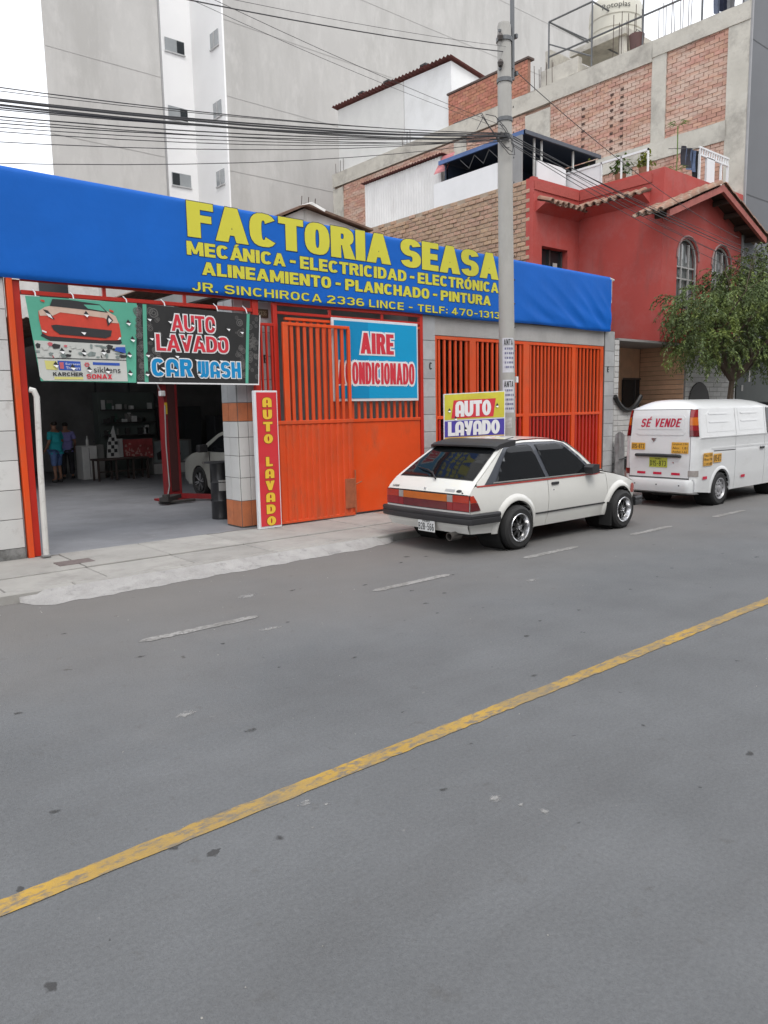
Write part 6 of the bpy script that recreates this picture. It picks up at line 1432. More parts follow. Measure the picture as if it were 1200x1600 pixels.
for s in (-1, 1):
    def top(x): return 1.83 if x < 3.0 else 1.83-.5*max(0, x-3.0)**2
    rearq = [(vd, .60), (vd+.0, .30), (WXr-VA-.02, .25)]+[(WXr+VA*math.cos(R(a)), .30+VA*math.sin(R(a))) for a in range(188, -9, -14)]+[(WXr+VA+.03, .25), (1.42, .25), (1.43, 1.62), (1.425, 1.705), (.6, 1.705), (.1, 1.705), (.06, 1.6), (vd, 1.5)]
    slide = [(1.435, .25), (2.60, .25), (2.60, 1.705), (1.44, 1.705), (1.445, 1.62)]
    frontd = [(2.615, .25), (WXf-VA-.03, .25)]+[(WXf+VA*math.cos(R(a)), .30+VA*math.sin(R(a))) for a in range(188, -9, -14)]+[(WXf+VA+.03, .3), (3.9, .35), (3.93, .8), (3.75, 1.0), (3.35, 1.42), (3.10, 1.705), (2.615, 1.705)]
    for nm, ol in (('rear_side_panel', rearq), ('sliding_door', slide), ('front_door', frontd)):
        mb = MB(); patch(mb, ol, [], vside(s), .05, rim=(0, -s*.02, 0)); o = part(nm, mb, vpaint, van, smooth=True, angle=45)
    # pressed blank window panels with ribs
    for (a, b) in ((.36, 1.36), (1.53, 2.52)):
        ol = [(a+.03, 1.30), (b-.0, 1.30), (b, 1.70), (a+.18 if a < 1 else a+.0, 1.70), (a+.02, 1.60)]
        mb = MB(); patch(mb, ol, [], vside(s, .004), .08, rim=(0, -s*.006, 0)); pn = part('pressed_panel', mb, vpaint, van, smooth=True, angle=45)
        for z in (1.46, 1.60): part('pressed_rib', patch(MB(), [(a+.12, z), (b-.22, z), (b-.2, z+.02), (a+.1, z+.02)], [], vside(s, .011), .1, rim=(0, -s*.01, 0)), vpaint, pn)
    part('belt_crease', patch(MB(), [(.14, 1.195), (3.4, 1.195), (3.4, 1.215), (.14, 1.215)], [], vside(s, .010), .1, rim=(0, -s*.012, 0)), vpaint, van)
    part('door_rail', patch(MB(), [(.62, .965), (1.42, .955), (1.42, .97), (.62, .98)], [], vside(s, .004), .15), bdk, van)
    part('waist_fold', patch(MB(), [(.55, 1.0), (3.2, .99), (3.2, 1.02), (.55, 1.03)], [], vside(s, .008), .1, rim=(0, -s*.01, 0)), vpaint, van)
    part('door_handle', MB().bbox(VX+2.40, VX+2.56, *sorted((VY+s*.675, VY+s*.705)), .93, .97, .006), blackp, van)
    part('front_window', patch(MB(), [(2.68, 1.20), (3.5, 1.15), (3.28, 1.42), (3.0, 1.68), (2.68, 1.70)], [], vside(s, .006), .1), glass, van)
    mb = MB(); n = 22
    for i in range(n+1):
        a = R(-8+196*i/n)
        for (r_, l_) in ((VA, .016), (VA+.03, .018), (VA+.055, .001)): mb.v.append(vside(s, l_)(WXr+r_*math.cos(a), max(.25, .30+r_*math.sin(a))))
        mb.v.append(vside(s, -.1)(WXr+VA*math.cos(a), max(.25, .30+VA*math.sin(a))))
    for i in range(n):
        for j, k in ((0, 1), (1, 2), (3, 0)): mb.f.append((i*4+j, (i+1)*4+j, (i+1)*4+k, i*4+k))
    part('wheel_arch_lip', mb, vpaint, van, smooth=True, angle=60)
    for wx in (WXr, WXf): part('wheel_well', MB().lathe([(VA, 0), (VA, .30)], (VX+wx, VY+(.36 if s > 0 else -.66), .30), 'y', 24), under, van)
    # tall lamps at the rear corners
    lp = MB(); Y0 = Wv(.1, 1.4)-.115
    def lampf(u, z, l=.006):     # u 0..1 round the corner
        w = Wv(.1, z)-RC; x0 = xr(z)
        if u < .28: return (VX+x0-l, VY+s*(w-.035*(1-u/.28)), z)
        if u < .85: a = (u-.28)/.57*math.pi/2; return (VX+x0+RC-(RC+l)*math.cos(a), VY+s*(w+(RC+l)*math.sin(a)), z)
        return (VX+x0+RC+.035*(u-.85)/.15, VY+s*(w+RC+l), z)
    lmp = part('tail_lamp', MB().grid(lambda u, v: lampf(.26+.52*u*(1-.0)+.12*v*(1-u), 1.235+.46*v, .004), [i/14 for i in range(15)], [i/8 for i in range(9)]), blackp, van, smooth=True, angle=180)
    for nm, z0, z1, m in (('dark_lens', 1.24, 1.34, ldk), ('red_lens', 1.342, 1.425, lred), ('amber_lens', 1.427, 1.56, lam), ('red_lens', 1.562, 1.688, lred)):
        mb = MB(); mb.grid(lambda u, v: lampf(.29+u*.46+.12*(1-u)*(z0+(z1-z0)*v-1.24)/.46, z0+(z1-z0)*v, .013), [i/12 for i in range(13)], [0, .5, 1]); part(nm, mb, m, lmp, smooth=True, angle=180)
    part('lower_reflector', MB().grid(lambda u, v: lampf(.2+u*.6, .56+.10*v, .006), [i/6 for i in range(7)], [0, 1]), lcl if s < 0 else ldk, van)
tg_ = part('tailgate', patch(MB(), [(-.56, .53), (.56, .53), (.575, .9), (.565, 1.30), (.55, 1.62), (.545, 1.69), (-.545, 1.69), (-.55, 1.62), (-.565, 1.30), (-.575, .9)], [], vrear(.004), .05, rim=(.02, 0, 0)), vpaint, van, smooth=True, angle=45)
part('gap_shade_sheet', patch(MB(), [(-.61, .50), (.61, .50), (.58, 1.70), (-.58, 1.70)], [], vrear(-.012), .05), mat('panel_gap_shade', (.12, .12, .12), .7), van, smooth=True)  # grey sheet behind the tailgate, its colour stands for shade in the panel gaps
for s in (-1, 1): part('corner_pillar', patch(MB(), [(s*.57, .50), (s*.648, .50), (s*.648, 1.2), (s*.642, 1.3), (s*.61, 1.705), (s*.553, 1.705), (s*.558, 1.62), (s*.573, 1.30), (s*.583, .9)][::s], [], vrear(.001), .03), vpaint, van, smooth=True, angle=60)
wp = [(-.44, 1.26), (.40, 1.26), (.45, 1.30), (.46, 1.55), (.43, 1.60), (-.43, 1.60), (-.47, 1.56), (-.475, 1.30)]
pp = part('pressed_panel', patch(MB(), wp, [], vrear(.012), .06, rim=(.015, 0, 0)), vpaint, tg_, smooth=True, angle=45)
part('pressed_inner', patch(MB(), [(-.42, 1.36), (.40, 1.36), (.42, 1.39), (.42, 1.56), (-.42, 1.56), (-.44, 1.53)], [], vrear(.018), .06, rim=(.01, 0, 0)), vpaint, tg_, smooth=True, angle=45)
bp_ = MB(); 
for i in range(25):
    y = -.66+1.32*i/24; k = max(0, (abs(y)-.54)/.12); xo = .14*k**2.2
    for (dx, z) in ((.03, .505), (-.035, .50), (-.055, .46), (-.05, .36), (-.03, .28), (.05, .25)): bp_.v.append((VX+xr(.52)+dx+xo, VY+y, z))
for i in range(24):
    for j in range(5): bp_.f.append((i*6+j, (i+1)*6+j, (i+1)*6+j+1, i*6+j+1))
part('rear_bumper', bp_, vpaint, van, smooth=True, angle=40)
for y in (-.42, .42, .0): part('bumper_sensor', MB().cyl((VX-.052, VY+y, .40), (VX-.058, VY+y, .40), .012, n=8), blackp, van)
part('handle_bar', MB().tube([(VX-.01, VY+.44, .90), (VX-.035, VY+.42, .905), (VX-.038, VY, .91), (VX-.035, VY-.40, .905), (VX-.01, VY-.42, .90)], [.02, .028, .03, .028, .02], 8), blackp, tg_, smooth=True)
def vr(l): return lambda a, b: vrear(l)(-a, b)      # a grows to the right as seen from behind
plt = part('number_plate', patch(MB(), [(-.17, .70), (.17, .70), (.17, .87), (-.17, .87)], [], vr(.012), .3, rim=(.01, 0, 0)), mat('plate_lime', (.50, .52, .06), .45), tg_)
letters('lettering', lettering('D1S-873', -.15, .15, .722, .815, t=.15, h=.12, w=.58, sp=.16), vr(.0145), ink, plt); letters('lettering', lettering('PERU', -.06, .06, .835, .858, t=.18, h=.14), vr(.0145), ink, plt)
letters('lettering', lettering('SÉ VENDE', -.36, .41, 1.40, 1.545, t=.2, h=.15, w=.62, sp=.12, slant=.25, space=.35), vr(.024), mat('crimson_letters', (.50, .01, .05), .5), tg_)
oy = mat('amber_reflective_sticker', (.72, .38, .05), .45, 0, .06, 8)
def sticker(name, fm, a0, a1, z0, z1, lines, par, rim=None):
    st = part(name, patch(MB(), [(a0, z0), (a1, z0), (a1, z1), (a0, z1)], [], fm(.014), .3), oy, par)
    k = len(lines)
    for i, tx in enumerate(lines):
        h = (z1-z0)/k; zt = z1-h*i
        if k == 1: letters('lettering', lettering(tx, a0+.02, a1-.02, z0+.02, z1-.02, t=.17, h=.14, w=.58, sp=.14), fm(.0165), ink, st)
        else: plain_text('lettering', tx, a0+.02, a1-.02, zt-h*.85, zt-h*.2, fm(.0165), ink, st)
def vs_(l): return vside(-1, l)
sticker('sticker', vr, -.53, -.26, 1.0, 1.12, ['D1S-873'], tg_)
sticker('sticker', vr, .24, .55, .95, 1.14, ['Longitud: 3.94', 'Alto:  1.81', 'Ancho: 1.62'], tg_)
sticker('sticker', vs_, .24, .56, .73, .95, ['P.Seco: 1020', 'P.Bruto: 1780', 'C.Util: 680'], van)
sticker('sticker', vs_, .60, .88, .77, .92, ['D1S-873'], van)
rf = mat('red_reflective_tape', (.60, .01, .05), .4, 0, .05)
for a in (-.40, -.09, .25): part('reflector_tape', patch(MB(), [(a, .575), (a+.16, .575), (a+.16, .615), (a, .615)], [], vr(.012), .3), rf, tg_)
for a in (.24, 1.66): part('reflector_tape', patch(MB(), [(a, .50 if a < 1 else .44), (a+.15, .50 if a < 1 else .44), (a+.15, .55 if a < 1 else .49), (a, .55 if a < 1 else .49)], [], vs_(.012), .3), rf, van)
part('emblem', MB().prism([(-.05, 1.235), (.05, 1.235), (.0, 1.165)], lambda a, b: vr(.008)(a-.1, b-.03), (-.006, 0, 0)), mat('chrome_emblem', (.4, .4, .42), .2, .9), tg_)
part('lock', MB().cyl((VX-.004, VY-.28, .79), (VX-.014, VY-.28, .79), .013, n=8), chrome, tg_)
rf_ = MB(); n = 25
def roofp(x, t):
    x0 = xr(1.70); w = Wv(x, 1.70); d = x-x0
    if d < RC: w = w-RC+math.sqrt(max(0, RC*RC-(RC-d)**2))
    h = 1-(1-min(1, d/.34))**2.6; fr = max(0, 1-max(0, (x-2.7))/.42)**.5
    return (VX+x, VY+t*(w+.001), 1.70+.165*h*fr*(1-abs(t)**2.8))
rf_.grid(roofp, [xr(1.7)+.0001+.02*i for i in range(9)]+[.3, .42, .6, .9, 1.4, 2.0, 2.5, 2.8, 2.95, 3.08], [-1+2*j/(n-1) for j in range(n)])
part('roof', rf_, vpaint, van, smooth=True, angle=60)
part('windscreen', MB().grid(lambda u, t: (VX+3.0+.75*u, VY+t*(Wv(3.0+.75*u, 1.7-.75*u)-.01), 1.79-.76*u+.02*(1-t*t)), [0, .25, .5, .75, 1], [-1+.2*i for i in range(11)]), glass, van, smooth=True)
part('bonnet', MB().grid(lambda u, t: (VX+3.73+.22*u, VY+t*(Wv(3.8+.1*u, .9)), 1.03-.2*u), [0, .5, 1], [-1+.2*i for i in range(11)]), vpaint, van, smooth=True)
part('front_face', MB().box(VX+3.88, VX+3.96, VY-.57, VY+.57, .3, .84), vpaint, van)
part('underfloor', MB().box(VX+.06, VX+3.8, VY-.5, VY+.5, .22, .36), under, van); part('spare_tyre', MB().cyl((VX+.42, VY+.1, .18), (VX+.42, VY+.1, .27), .22, n=20), rubber, van)
part('axle', MB().cyl((VX+WXr, VY-.5, .28), (VX+WXr, VY+.5, .28), .05, n=8).lathe([(.001, -.12), (.09, -.08), (.11, 0), (.09, .08), (.001, .12)], (VX+WXr, VY+.05, .27), 'y', 14), mat('grimy_axle', (.05, .045, .04), .8), van)
part('leaf_spring', MB().box(VX+.4, VX+1.4, VY-.46, VY-.41, .2, .24).box(VX+.4, VX+1.4, VY+.41, VY+.46, .2, .24), mat('grimy_axle', (.05, .045, .04), .8), van)
for (x, s) in ((WXr, -1), (WXr, 1), (WXf, -1), (WXf, 1)): wheel(van, VX+x, VY+s*.675, VR-.005, s, VR, .18, .185, 'steel')
# ================================================================== INSIDE THE WORKSHOP
lred_p = mat('lift_red_paint', (.24, .015, .018), .5, 0, .12, 4, dirt=((.08, .02, .02), 4, .55, .72, .6))
lift = thing('car_lift', 'dark red two post car lift column standing on the workshop floor', 'car lift', (6.28, 13.9, .1))
part('column', MB().bbox(6.14, 6.42, 13.8, 14.05, .12, 3.4, .01), lred_p, lift); part('channel', MB().box(6.20, 6.36, 13.785, 13.799, .3, 3.3), mat('dark_channel', (.05, .01, .01), .7), lift)
part('base_plate', MB().bbox(6.0, 6.56, 13.6, 14.2, .1, .14, .005), lred_p, lift)
gi = mat('greasy_iron', (.06, .057, .055), .6, .3, .2, 10)
part('arm', MB().add([(6.2, 13.75, .17), (6.3, 13.6, .17), (5.85, 13.2, .17), (5.72, 13.3, .17), (6.2, 13.75, .25), (6.3, 13.6, .25), (5.85, 13.2, .25), (5.72, 13.3, .25)], [(0, 1, 2, 3), (4, 5, 6, 7), (0, 1, 5, 4), (1, 2, 6, 5), (2, 3, 7, 6), (3, 0, 4, 7)]), gi, lift)
part('arm', MB().bbox(5.74, 6.45, 13.30, 13.40, .12, .17, .01), gi, lift)
part('arm', MB().add([(6.35, 13.75, .15), (6.45, 13.6, .15), (6.95, 13.15, .12), (7.05, 13.3, .12), (6.35, 13.75, .25), (6.45, 13.6, .25), (6.95, 13.15, .20), (7.05, 13.3, .20)], [(0, 1, 2, 3), (4, 5, 6, 7), (0, 1, 5, 4), (1, 2, 6, 5), (2, 3, 7, 6), (3, 0, 4, 7)]), lred_p, lift)
part('pad', MB().cyl((5.85, 13.28, .25), (5.85, 13.28, .30), .07, n=12), gi, lift); part('pad', MB().cyl((6.95, 13.2, .2), (6.95, 13.2, .26), .07, n=12), gi, lift)
part('label_plate', MB().box(6.15, 6.24, 13.79, 13.798, 1.78, 2.0), mat('yellow_plate', (.6, .4, .03), .5), lift)
part('power_box', MB().bbox(6.05, 6.15, 13.72, 13.82, 2.12, 2.22, .01), mat('white_print', (.78, .78, .78)), lift)
part('hose', MB().tube([(6.12, 13.78, 2.15), (6.02, 13.74, 2.3), (5.98, 13.76, 2.5), (6.0, 13.8, 2.62)], .012, 6).tube([(6.15, 13.78, 1.95), (6.13, 13.78, 1.2), (6.15, 13.78, .4), (6.05, 13.7, .16)], .012, 6), mat('grey_hose', (.3, .3, .3), .6), lift, smooth=True)
part('top_dish', MB().lathe([(.001, 0), (.15, 0), (.17, .06), (.14, .14), (.001, .15)], (6.05, 13.85, 2.36), 'z', 18), gi, lift, smooth=True)
br = thing('oil_drum', 'black oil drum with a white paper label beside the tiled pillar', 'drum', (5.55+.2, 10.93, .1))
part('body', MB().lathe([(.001, .1), (.165, .1), (.17, .12), (.165, .14), (.165, .38), (.172, .395), (.165, .41), (.165, .68), (.172, .695), (.165, .71), (.165, .97), (.172, .99), (.165, 1.0), (.150, .985), (.001, .98)], (5.75, 10.93, 0), 'z', 24), mat('black_drum_paint', (.02, .02, .022), .35, 0, .2, 5, coat=.2), br, smooth=True)
part('label', MB().grid(lambda u, v: (5.75+.168*math.cos(R(-130)+u*.7), 10.93+.168*math.sin(R(-130)+u*.7), .56+v*.17), [i/5 for i in range(6)], [0, 1]), mat('pale_paper', (.45, .44, .42), .8), br)
part('lid', MB().cyl((5.70, 10.90, 1.0), (5.70, 10.90, 1.02), .22, n=20), blackp, br)
# silver hatchback parked nose inwards
gc_m = mat('silver_beige_car_paint', (.40, .40, .36), .3, .2, .03, coat=.7)
gc = thing('garage_car', 'silver beige car parked inside the workshop beyond the tiled pillar', 'car', (7.8, 12.5, .1))
GX = 6.98                                       # plane of its left flank
def gs(a, b): return (GX-.03+.10*max(0, (b-.85))*2.2+.03*((.6-b)/.4)**2*(b < .6)+.10*max(0, (a-14.4)/.6)**2, a, b)
gz = .1
op = [(10.7, .32), (10.9, .30)]+[(11.5+.34*math.cos(R(a)), .40+.34*math.sin(R(a))) for a in range(190, -9, -18)]+[(12.0, .27), (13.7, .27)]+[(14.12+.34*math.cos(R(a)), .40+.34*math.sin(R(a))) for a in range(190, -9, -18)]+[(14.65, .36), (14.92, .42), (14.95, .60), (14.80, .82), (14.45, .96), (14.15, 1.02), (13.6, 1.02), (10.7, 1.06), (10.6, .7)]
part('side_panel', patch(MB(), op, [], gs, .1, rim=(.02, 0, 0)), gc_m, gc, smooth=True)
part('roof_pillar', patch(MB(), [(14.15, 1.02), (13.9, 1.17), (13.45, 1.38), (13.0, 1.50), (12.4, 1.56), (11.2, 1.54), (10.7, 1.45), (10.7, 1.40), (11.2, 1.48), (12.4, 1.50), (12.95, 1.44), (13.4, 1.32), (13.75, 1.14), (13.92, 1.02)], [], gs, .1), gc_m, gc, smooth=True)
part('side_glass', patch(MB(), [(13.90, 1.03), (13.75, 1.13), (13.4, 1.31), (12.95, 1.43), (12.4, 1.49), (11.2, 1.47), (10.7, 1.4), (10.7, 1.04)], [], lambda a, b: (gs(a, b)[0]+.01, a, b), .2), glass, gc, smooth=True)
part('bonnet', MB().grid(lambda u, v: (GX+.02+1.5*u, 13.9+1.05*v, 1.02-.03*v-.2*v**3+.05*math.sin(math.pi*u)), [i/8 for i in range(9)], [i/6 for i in range(7)]), gc_m, gc, smooth=True)
part('front_face', MB().box(GX+.12, GX+1.45, 14.7, 14.93, .3, .8), gc_m, gc); part('roof', MB().grid(lambda u, v: (GX+.14+1.3*u, 10.7+2.3*v, 1.5+.08*math.sin(math.pi*u)), [i/6 for i in range(7)], [0, .5, 1]), gc_m, gc, smooth=True)
part('windscreen', MB().add([(GX+.06, 13.95, 1.03), (GX+1.46, 13.95, 1.03), (GX+1.36, 12.95, 1.5), (GX+.14, 12.95, 1.5)], [(0, 1, 2, 3)]), glass, gc)
part('tail', MB().box(GX+.03, GX+1.47, 10.62, 10.72, .35, 1.45), gc_m, gc); part('far_side', MB().box(GX+1.44, GX+1.5, 10.7, 14.8, .3, 1.0), gc_m, gc)
part('door_mirror', MB().bbox(GX-.24, GX-.04, 13.65, 13.78, 1.02, 1.17, .02), blackp, gc); part('door_handle', MB().bbox(GX-.05, GX-.025, 12.55, 12.72, .86, .89, .004), chrome, gc); part('indicator', MB().bbox(GX-.05, GX-.03, 14.42-.55, 14.42-.48, .78, .82, .004), lcl, gc)
part('door_gap', MB().box(GX-.04, GX-.028, 13.62, 13.63, .3, 1.02), bdk, gc); part('floor_pan', MB().box(GX+.15, GX+1.35, 10.8, 14.8, .25, .4), under, gc)
for y in (11.5, 14.12):
    t = part('wheel', MB().lathe([(.2, .0), (.2, .02), (.29, -.01), (.305, .02), (.305, .17), (.28, .19)], (GX-.035, y, .405), 'x', 28), rubber, gc, smooth=True)
    part('rim', MB().lathe([(.205, .005), (.19, .0), (.18, .03), (.001, .04)], (GX-.035, y, .405), 'x', 24), blackm, t)
    c = MB()
    for k in range(12):
        a = k*math.pi/6+(.12 if k % 2 else -.12); d = Vector((0, math.cos(a), math.sin(a))); q = Vector((0, -math.sin(a), math.cos(a)))*.009; o_ = Vector((GX-.035, y, .405))
        c.add([o_+d*.03-q+Vector((.012, 0, 0)), o_+d*.03+q+Vector((.012, 0, 0)), o_+d*.19+q+Vector((-.002, 0, 0)), o_+d*.19-q+Vector((-.002, 0, 0))], [(0, 1, 2, 3)])
    part('spokes', c, chrome, t); part('wheel_arch', MB().lathe([(.34, 0), (.34, .25)], (GX, y, .40), 'x', 20), under, gc)

# furniture and clutter at the back
bt = thing('work_bench', 'long low dark bench in front of the red poster at the back of the workshop', 'bench', (7.4, 19.5, .1))
bw = mat('dark_bench_wood', (.05, .035, .03), .6, 0, .2, 5)
part('top', MB().bbox(6.70, 8.10, 19.3, 19.75, .62, .67, .01), bw, bt)
for x in (6.74, 7.2, 7.65, 8.04):
    for y in (19.33, 19.7): part('leg', MB().box(x, x+.045, y, y+.045, .1, .62), bw, bt)
part('shelf_rail', MB().box(6.76, 8.04, 19.35, 19.38, .32, .35), bw, bt)
ct = thing('counter_cabinet', 'pale cabinet beside the checkered board at the back of the workshop', 'cabinet', (6.85, 20.5, .1))
dw = mat('dull_white_laminate', (.55, .55, .53), .6, 0, .1, 3)
part('body', MB().bbox(6.66, 7.05, 20.2, 20.7, .1, .98, .01), dw, ct); part('door_line', MB().box(6.84, 6.85, 20.195, 20.2, .15, .93), bdk, ct); part('side_unit', MB().bbox(7.06, 7.28, 20.3, 20.7, .1, 1.0, .01), mat('grey_laminate', (.18, .18, .17), .6), ct)
bo = thing('spray_bottle', 'white bottle standing on the pale cabinet', 'bottle', (6.88, 20.4, .98)); part('body', MB().lathe([(.001, .98), (.04, .98), (.04, 1.12), (.015, 1.18), (.015, 1.24), (.001, 1.24)], (6.88, 20.4, 0), 'z', 12), dw, bo, smooth=True)
ck = thing('checkered_board', 'narrow black and white checkered board leaning on the bench', 'board', (7.3, 19.9, .67))
part('panel', MB().prism([(7.18, .66), (7.52, .66), (7.46, 1.15), (7.40, 1.5), (7.22, 1.05)], lambda a, b: (a, 19.85, b), (0, .02, 0)), dw, ck)
for i in range(7):
    for j in range(3):
        if (i+j) % 2: part('black_check', MB().box(7.2+.085*j+.01*i, 7.28+.085*j+.01*i, 19.84, 19.849, .70+.10*i, .79+.10*i), bdk, ck) if 7.28+.085*j+.01*i < 7.5 and .79+.1*i < 1.35 else None
wpnl = thing('leaning_panel', 'small white panel standing between checkered board and red poster', 'panel', (7.55, 20, .67)); part('sheet', MB().bbox(7.5, 7.64, 19.9, 19.93, .62, 1.15, .003), mat('dull_white_board', (.45, .45, .44), .6), wpnl); part('edge', MB().box(7.49, 7.5, 19.89, 19.94, .62, 1.15), alu, wpnl)
ps = thing('red_poster', 'red printed poster with small figures behind the bench', 'poster', (8.0, 20.0, .6))
part('sheet', MB().box(7.66, 8.50, 19.98, 20.0, .60, 1.12), mat('dull_red_poster', (.30, .05, .05), .6, 0, .4, 5), ps)
random.seed(9); m2 = MB()
for i in range(26): x, z = rr(7.7, 8.42), rr(.63, .85 if i % 4 else 1.0); m2.add([(x, 19.975-.0002*i, z), (x+rr(.03, .08), 19.975-.0002*i, z), (x+rr(.02, .06), 19.975-.0002*i, z+rr(.04, .1)), (x, 19.975-.0002*i, z+.04)], [(0, 1, 2, 3)])
part('figure_print', m2, mat('pale_pink_print', (.45, .25, .22), .6), ps, kind='stuff')
sc = thing('showcase_stand', 'glass fronted stand with a dark car picture beside the lift column', 'stand', (8.9, 20.2, .1))
part('frame', MB().bbox(8.52, 9.7, 20.1, 20.6, .1, 1.05, .01), mat('grey_laminate', (.18, .18, .17), .6), sc); part('picture', MB().box(8.56, 9.6, 20.08, 20.1, .45, 1.02), mat('pale_picture', (.22, .25, .25), .4, 0, .2, 3), sc)
part('picture_car', MB().prism([(8.66, .52), (9.3, .52), (9.36, .68), (9.22, .74), (9.1, .92), (8.86, .92), (8.76, .76), (8.64, .70)], lambda a, b: (a, 20.075, b), (0, .004, 0)), bdk, sc)
part('base', MB().box(8.55, 9.7, 20.09, 20.11, .12, .40), dw, sc)
sh = thing('tool_shelf', 'dark glass fronted tool shelf with small pale boxes above the bench', 'shelf', (8.0, 20.8, .1))
part('carcass', MB().box(7.4, 9.0, 20.9, 21.3, .1, 2.4), mat('greenish_black_wood', (.09, .11, .10), .5), sh)
for z in (1.2, 1.55, 1.9): part('shelf', MB().box(7.45, 8.95, 20.7, 20.9, z, z+.03), gi, sh)
random.seed(14)
for i in range(38):
    x = rr(7.45, 8.8); z = random.choice((1.23, 1.58, 1.93)); w_, h_ = rr(.05, .16), rr(.06, .26); part('item', MB().box(x, x+w_, 20.74+.005*i, 20.85, z, z+h_), random.choice((dw, mat('dull_green', (.06, .12, .09), .6), mat('grey_laminate', (.18, .18, .17)), gi)), sh)
for k, (x, y, z0, w_, d_, h_) in enumerate(((9.8, 22, .1, 1.2, .6, 1.9), (11.2, 21.5, .1, .8, .6, 1.6))):
    t = thing('steel_cabinet', ['tall dim steel cabinet left of the silver car at the back', 'lower dim steel cabinet at the back behind the silver car'][k], 'cabinet', (x, y, z0)); part('body', MB().bbox(x, x+w_, y, y+d_, z0, z0+h_, .01), mat('dim_steel', (.08, .085, .09), .5, .2), t); part('door', MB().box(x+.03, x+w_/2-.01, y-.012, y-.001, z0+.1, z0+h_-.05), mat('dim_steel', (.08, .085, .09), .5, .2), t); part('door', MB().box(x+w_/2+.01, x+w_-.03, y-.012, y-.001, z0+.1, z0+h_-.05), mat('dim_steel', (.08, .085, .09), .5, .2), t)

for k, (x, y, h_, m_, lb_) in enumerate(((7.6, 21.6, 2.9, 'dim_steel', 'tall grey rack against the back wall behind the bench'), (10.6, 19.0, 1.5, 'dull_white_laminate', 'low pale open shelf rack at the back, behind the silver car'), (4.9, 22.6, 1.2, 'grey_laminate', 'low grey shelf rack with boxes at the left of the back wall'))):
    t = thing('storage_rack', lb_, 'rack', (x, y, .1))
    for q in range(4): part('shelf', MB().box(x, x+1.0, y, y+.45, .1+h_*q/3.2, .13+h_*q/3.2), MATS[m_], t)
    for q in (0, .96): part('post', MB().box(x+q, x+q+.04, y, y+.04, .1, h_+.1), MATS[m_], t)
    for q in range(12): xx = x+rr(.05, .8); zz = .13+h_*random.choice((0, 1, 2))/3.2; part('box', MB().box(xx, xx+rr(.08, .2), y+.05+.01*q, y+.3, zz, zz+rr(.1, .35)), random.choice((dw, gi, MATS['dull_green'], MATS['dull_red_poster'])), t)
for k, x in enumerate((10.2, 9.75)):
    t = thing('hanging_hose', ['dark coiled hose hanging on the back wall, right one', 'dark coiled hose hanging on the back wall, left one'][k], 'hose', (x, 23.9, 1.8)); part('coil', MB().tube([(x+.3*math.cos(a*.6), 23.9-.01*a, 2.1+.38*math.sin(a*.6)) for a in range(24)], .025, 6), mat('grey_hose', (.3, .3, .3)), t, smooth=True)
# ---- people
def skin_body(name, pts, edges, radii, m, parent, root=0, sub=2):
    me = bpy.data.meshes.new(name); org = ORG[parent.name]
    me.from_pydata([tuple(Vector(p)) for p in pts], edges, [])
    o = bpy.data.objects.new(name, me); C.objects.link(o)
    md = o.modifiers.new('s', 'SKIN'); sv = me.skin_vertices[0].data
    for i, r in enumerate(radii): sv[i].radius = (r, r) if not isinstance(r, tuple) else r
    sv[root].use_root = True
    sm = o.modifiers.new('u', 'SUBSURF'); sm.levels = sub; sm.render_levels = sub
    dg = bpy.context.evaluated_depsgraph_get(); dg.update()
    nm = bpy.data.meshes.new_from_object(o.evaluated_get(dg)); bpy.data.objects.remove(o)
    for p in nm.polygons: p.use_smooth = True
    nm.materials.clear(); nm.materials.append(m)
    o = bpy.data.objects.new(name, nm); C.objects.link(o); o.parent = parent; ORG[o.name] = org
    return o
skin_m = mat('brown_skin', (.30, .155, .10), .55, 0, .06, 6); hair_m = mat('dark_hair', (.02, .014, .011), .6)
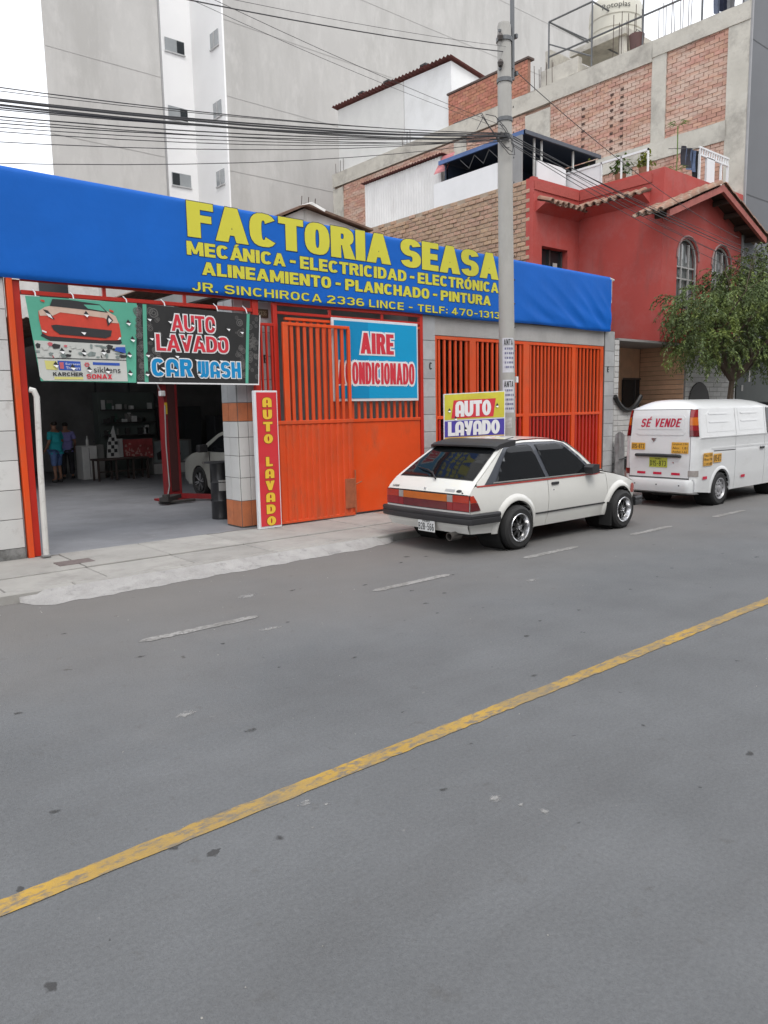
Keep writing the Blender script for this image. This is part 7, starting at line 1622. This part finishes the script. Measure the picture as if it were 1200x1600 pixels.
def person(label, x, y, rz, scale, shirt, short, shoe, bend=0.0, longlegs=False, arm_front=.15, cap=None):
    t = thing('person', label, 'person', (x, y, .1), rz=0)
    # figure faces local +Y (away from the street), rz turns it
    M_ = Matrix.Rotation(rz, 3, 'Z')
    def T_(p):
        v = Vector(p)
        if v.z > .9 and bend: k = (v.z-.9); v = Vector((v.x, v.y+math.sin(bend)*k, .9+math.cos(bend)*k))
        return tuple(M_ @ v * scale)
    P_ = [(0, 0, .95), (0, 0, 1.12), (0, .01, 1.32), (0, .0, 1.44), (0, .01, 1.52), (0, .03, 1.62), (0, .02, 1.70),
          (.10, 0, .90), (.11, .03, .50), (.12, 0, .10), (.13, .13, .045), (-.10, 0, .90), (-.11, -.02, .50), (-.12, -.05, .10), (-.13, .08, .045),
          (.18, 0, 1.40), (.25, -.02, 1.13), (.25, arm_front, .93), (.25, arm_front+.07, .86), (-.18, 0, 1.40), (-.26, -.03, 1.13), (-.25, arm_front*.9, .94), (-.25, arm_front+.05, .87)]
    E_ = [(0, 1), (1, 2), (2, 3), (3, 4), (4, 5), (5, 6), (0, 7), (7, 8), (8, 9), (9, 10), (0, 11), (11, 12), (12, 13), (13, 14), (3, 15), (15, 16), (16, 17), (17, 18), (3, 19), (19, 20), (20, 21), (21, 22)]
    R_ = [(.15, .12), (.13, .11), (.15, .12), (.10, .09), .05, .085, .075, .085, .055, .04, .04, .085, .055, .04, .04, .055, .042, .032, .035, .055, .042, .032, .035]
    skin_body('body', [T_(p) for p in P_], E_, [tuple(a*scale for a in r) if isinstance(r, tuple) else r*scale for r in R_], skin_m, t)
    S_ = [(0, 0, .98), (0, 0, 1.12), (0, .01, 1.32), (0, 0, 1.43), (.18, 0, 1.40), (.245, -.015, 1.20), (-.18, 0, 1.40), (-.25, -.02, 1.20), (0, 0, .90)]
    skin_body('shirt', [T_(p) for p in S_], [(0, 1), (1, 2), (2, 3), (3, 4), (4, 5), (3, 6), (6, 7), (0, 8)], [tuple(a*scale for a in r) if isinstance(r, tuple) else r*scale for r in [(.18, .15), (.165, .14), (.175, .145), (.11, .10), .078, .066, .078, .066, (.185, .155)]], shirt, t)
    kz = .12 if longlegs else .46
    L_ = [(0, 0, .94), (.10, 0, .86), (.11, .03, .52), (.115, .01 if longlegs else .025, kz), (-.10, 0, .86), (-.11, -.02, .52), (-.115, -.04 if longlegs else -.025, kz)]
    skin_body('trousers', [T_(p) for p in L_], [(0, 1), (1, 2), (2, 3), (0, 4), (4, 5), (5, 6)], [tuple(a*scale for a in r) if isinstance(r, tuple) else r*scale for r in [(.165, .14), .115, .09, .075, .115, .09, .075]], short, t)
    for s_, y_ in ((.125, .0), (-.125, -.05)):
        skin_body('shoe', [T_((s_, y_-.05, .04)), T_((s_, y_+.05, .045)), T_((s_, y_+.15, .035))], [(0, 1), (1, 2)], [.05*scale, .052*scale, .04*scale], shoe, t)
    skin_body('hair', [T_((0, -.015, 1.60)), T_((0, -.0, 1.68)), T_((0, .02, 1.73))], [(0, 1), (1, 2)], [.088*scale, .095*scale, .07*scale], hair_m, t)
    # hands: palm with five short fingers
    for sx, ay in ((.25, arm_front+.07), (-.25, arm_front+.05)):
        base = Vector((sx, ay+.02, .855)); pts = [base]; ed = []; ra = [.03*scale]
        for k in range(5):
            o1 = base+Vector((-.028+.014*k, .05, -.035)); o2 = o1+Vector((0, .025, -.035-.004*(k in (2, 3)))); n = len(pts)
            if k == 0: o1 = base+Vector((.04*(-1 if sx > 0 else 1), .02, -.02)); o2 = o1+Vector((.0, .03, -.02))
            pts += [o1, o2]; ed += [(0, n), (n, n+1)]; ra += [.009*scale, .008*scale]
        skin_body('hand', [T_(p) for p in pts], ed, ra, skin_m, t, sub=1)
    # face
    for s_ in (-.035, .035): part('eye', MB().lathe([(.001, -.008), (.009, 0), (.001, .008)], Vector(T_((s_, .10, 1.635)))+Vector((x, y, .1)), 'y', 8), bdk, t)
    skin_body('nose', [T_((0, .095, 1.63)), T_((0, .125, 1.59))], [(0, 1)], [.012*scale, .016*scale], skin_m, t, sub=1)
    return t
teal = mat('teal_shirt', (.02, .36, .40), .85, 0, .12, 6); den = mat('blue_denim_shorts', (.10, .17, .36), .9, 0, .15, 8); lav = mat('lavender_shirt', (.26, .25, .55), .85, 0, .12, 6); dtr = mat('dark_trousers', (.03, .03, .035), .9, 0, .2, 6)
person('person in a teal shirt and blue knee length shorts, back to the street', 5.98, 20.1, R(28), .89, teal, den, mat('black_white_shoe', (.05, .05, .05), .6))
person('person in a lavender shirt and dark trousers standing behind the one in teal', 6.50, 20.9, R(-15), .87, lav, dtr, mat('dark_shoe', (.03, .03, .03), .7), bend=.12, longlegs=True)

# a few loose things on the ground, as small debris
random.seed(40); deb = MB()
for i in range(260):
    x, y = rr(-1, 16), (rr(.6, 7.6) if i % 3 else rr(6.9, 7.65)); s_ = rr(.002, .006)*(.6+y*.12); z = .006 
    a = rr(0, 6.28); c_, n_ = math.cos(a), math.sin(a); deb.add([(x-s_*c_, y-s_*n_, .001), (x+s_*n_, y-s_*c_, .001), (x+s_*c_, y+s_*n_, .001), (x-s_*n_, y+s_*c_, .001), (x, y, .002+s_*.8)], [(0, 1, 4), (1, 2, 4), (2, 3, 4), (3, 0, 4)])
part('road_grit', deb, mat('pale_grit', (.3, .29, .27), .9, 0, .4, 9), road, kind='stuff')
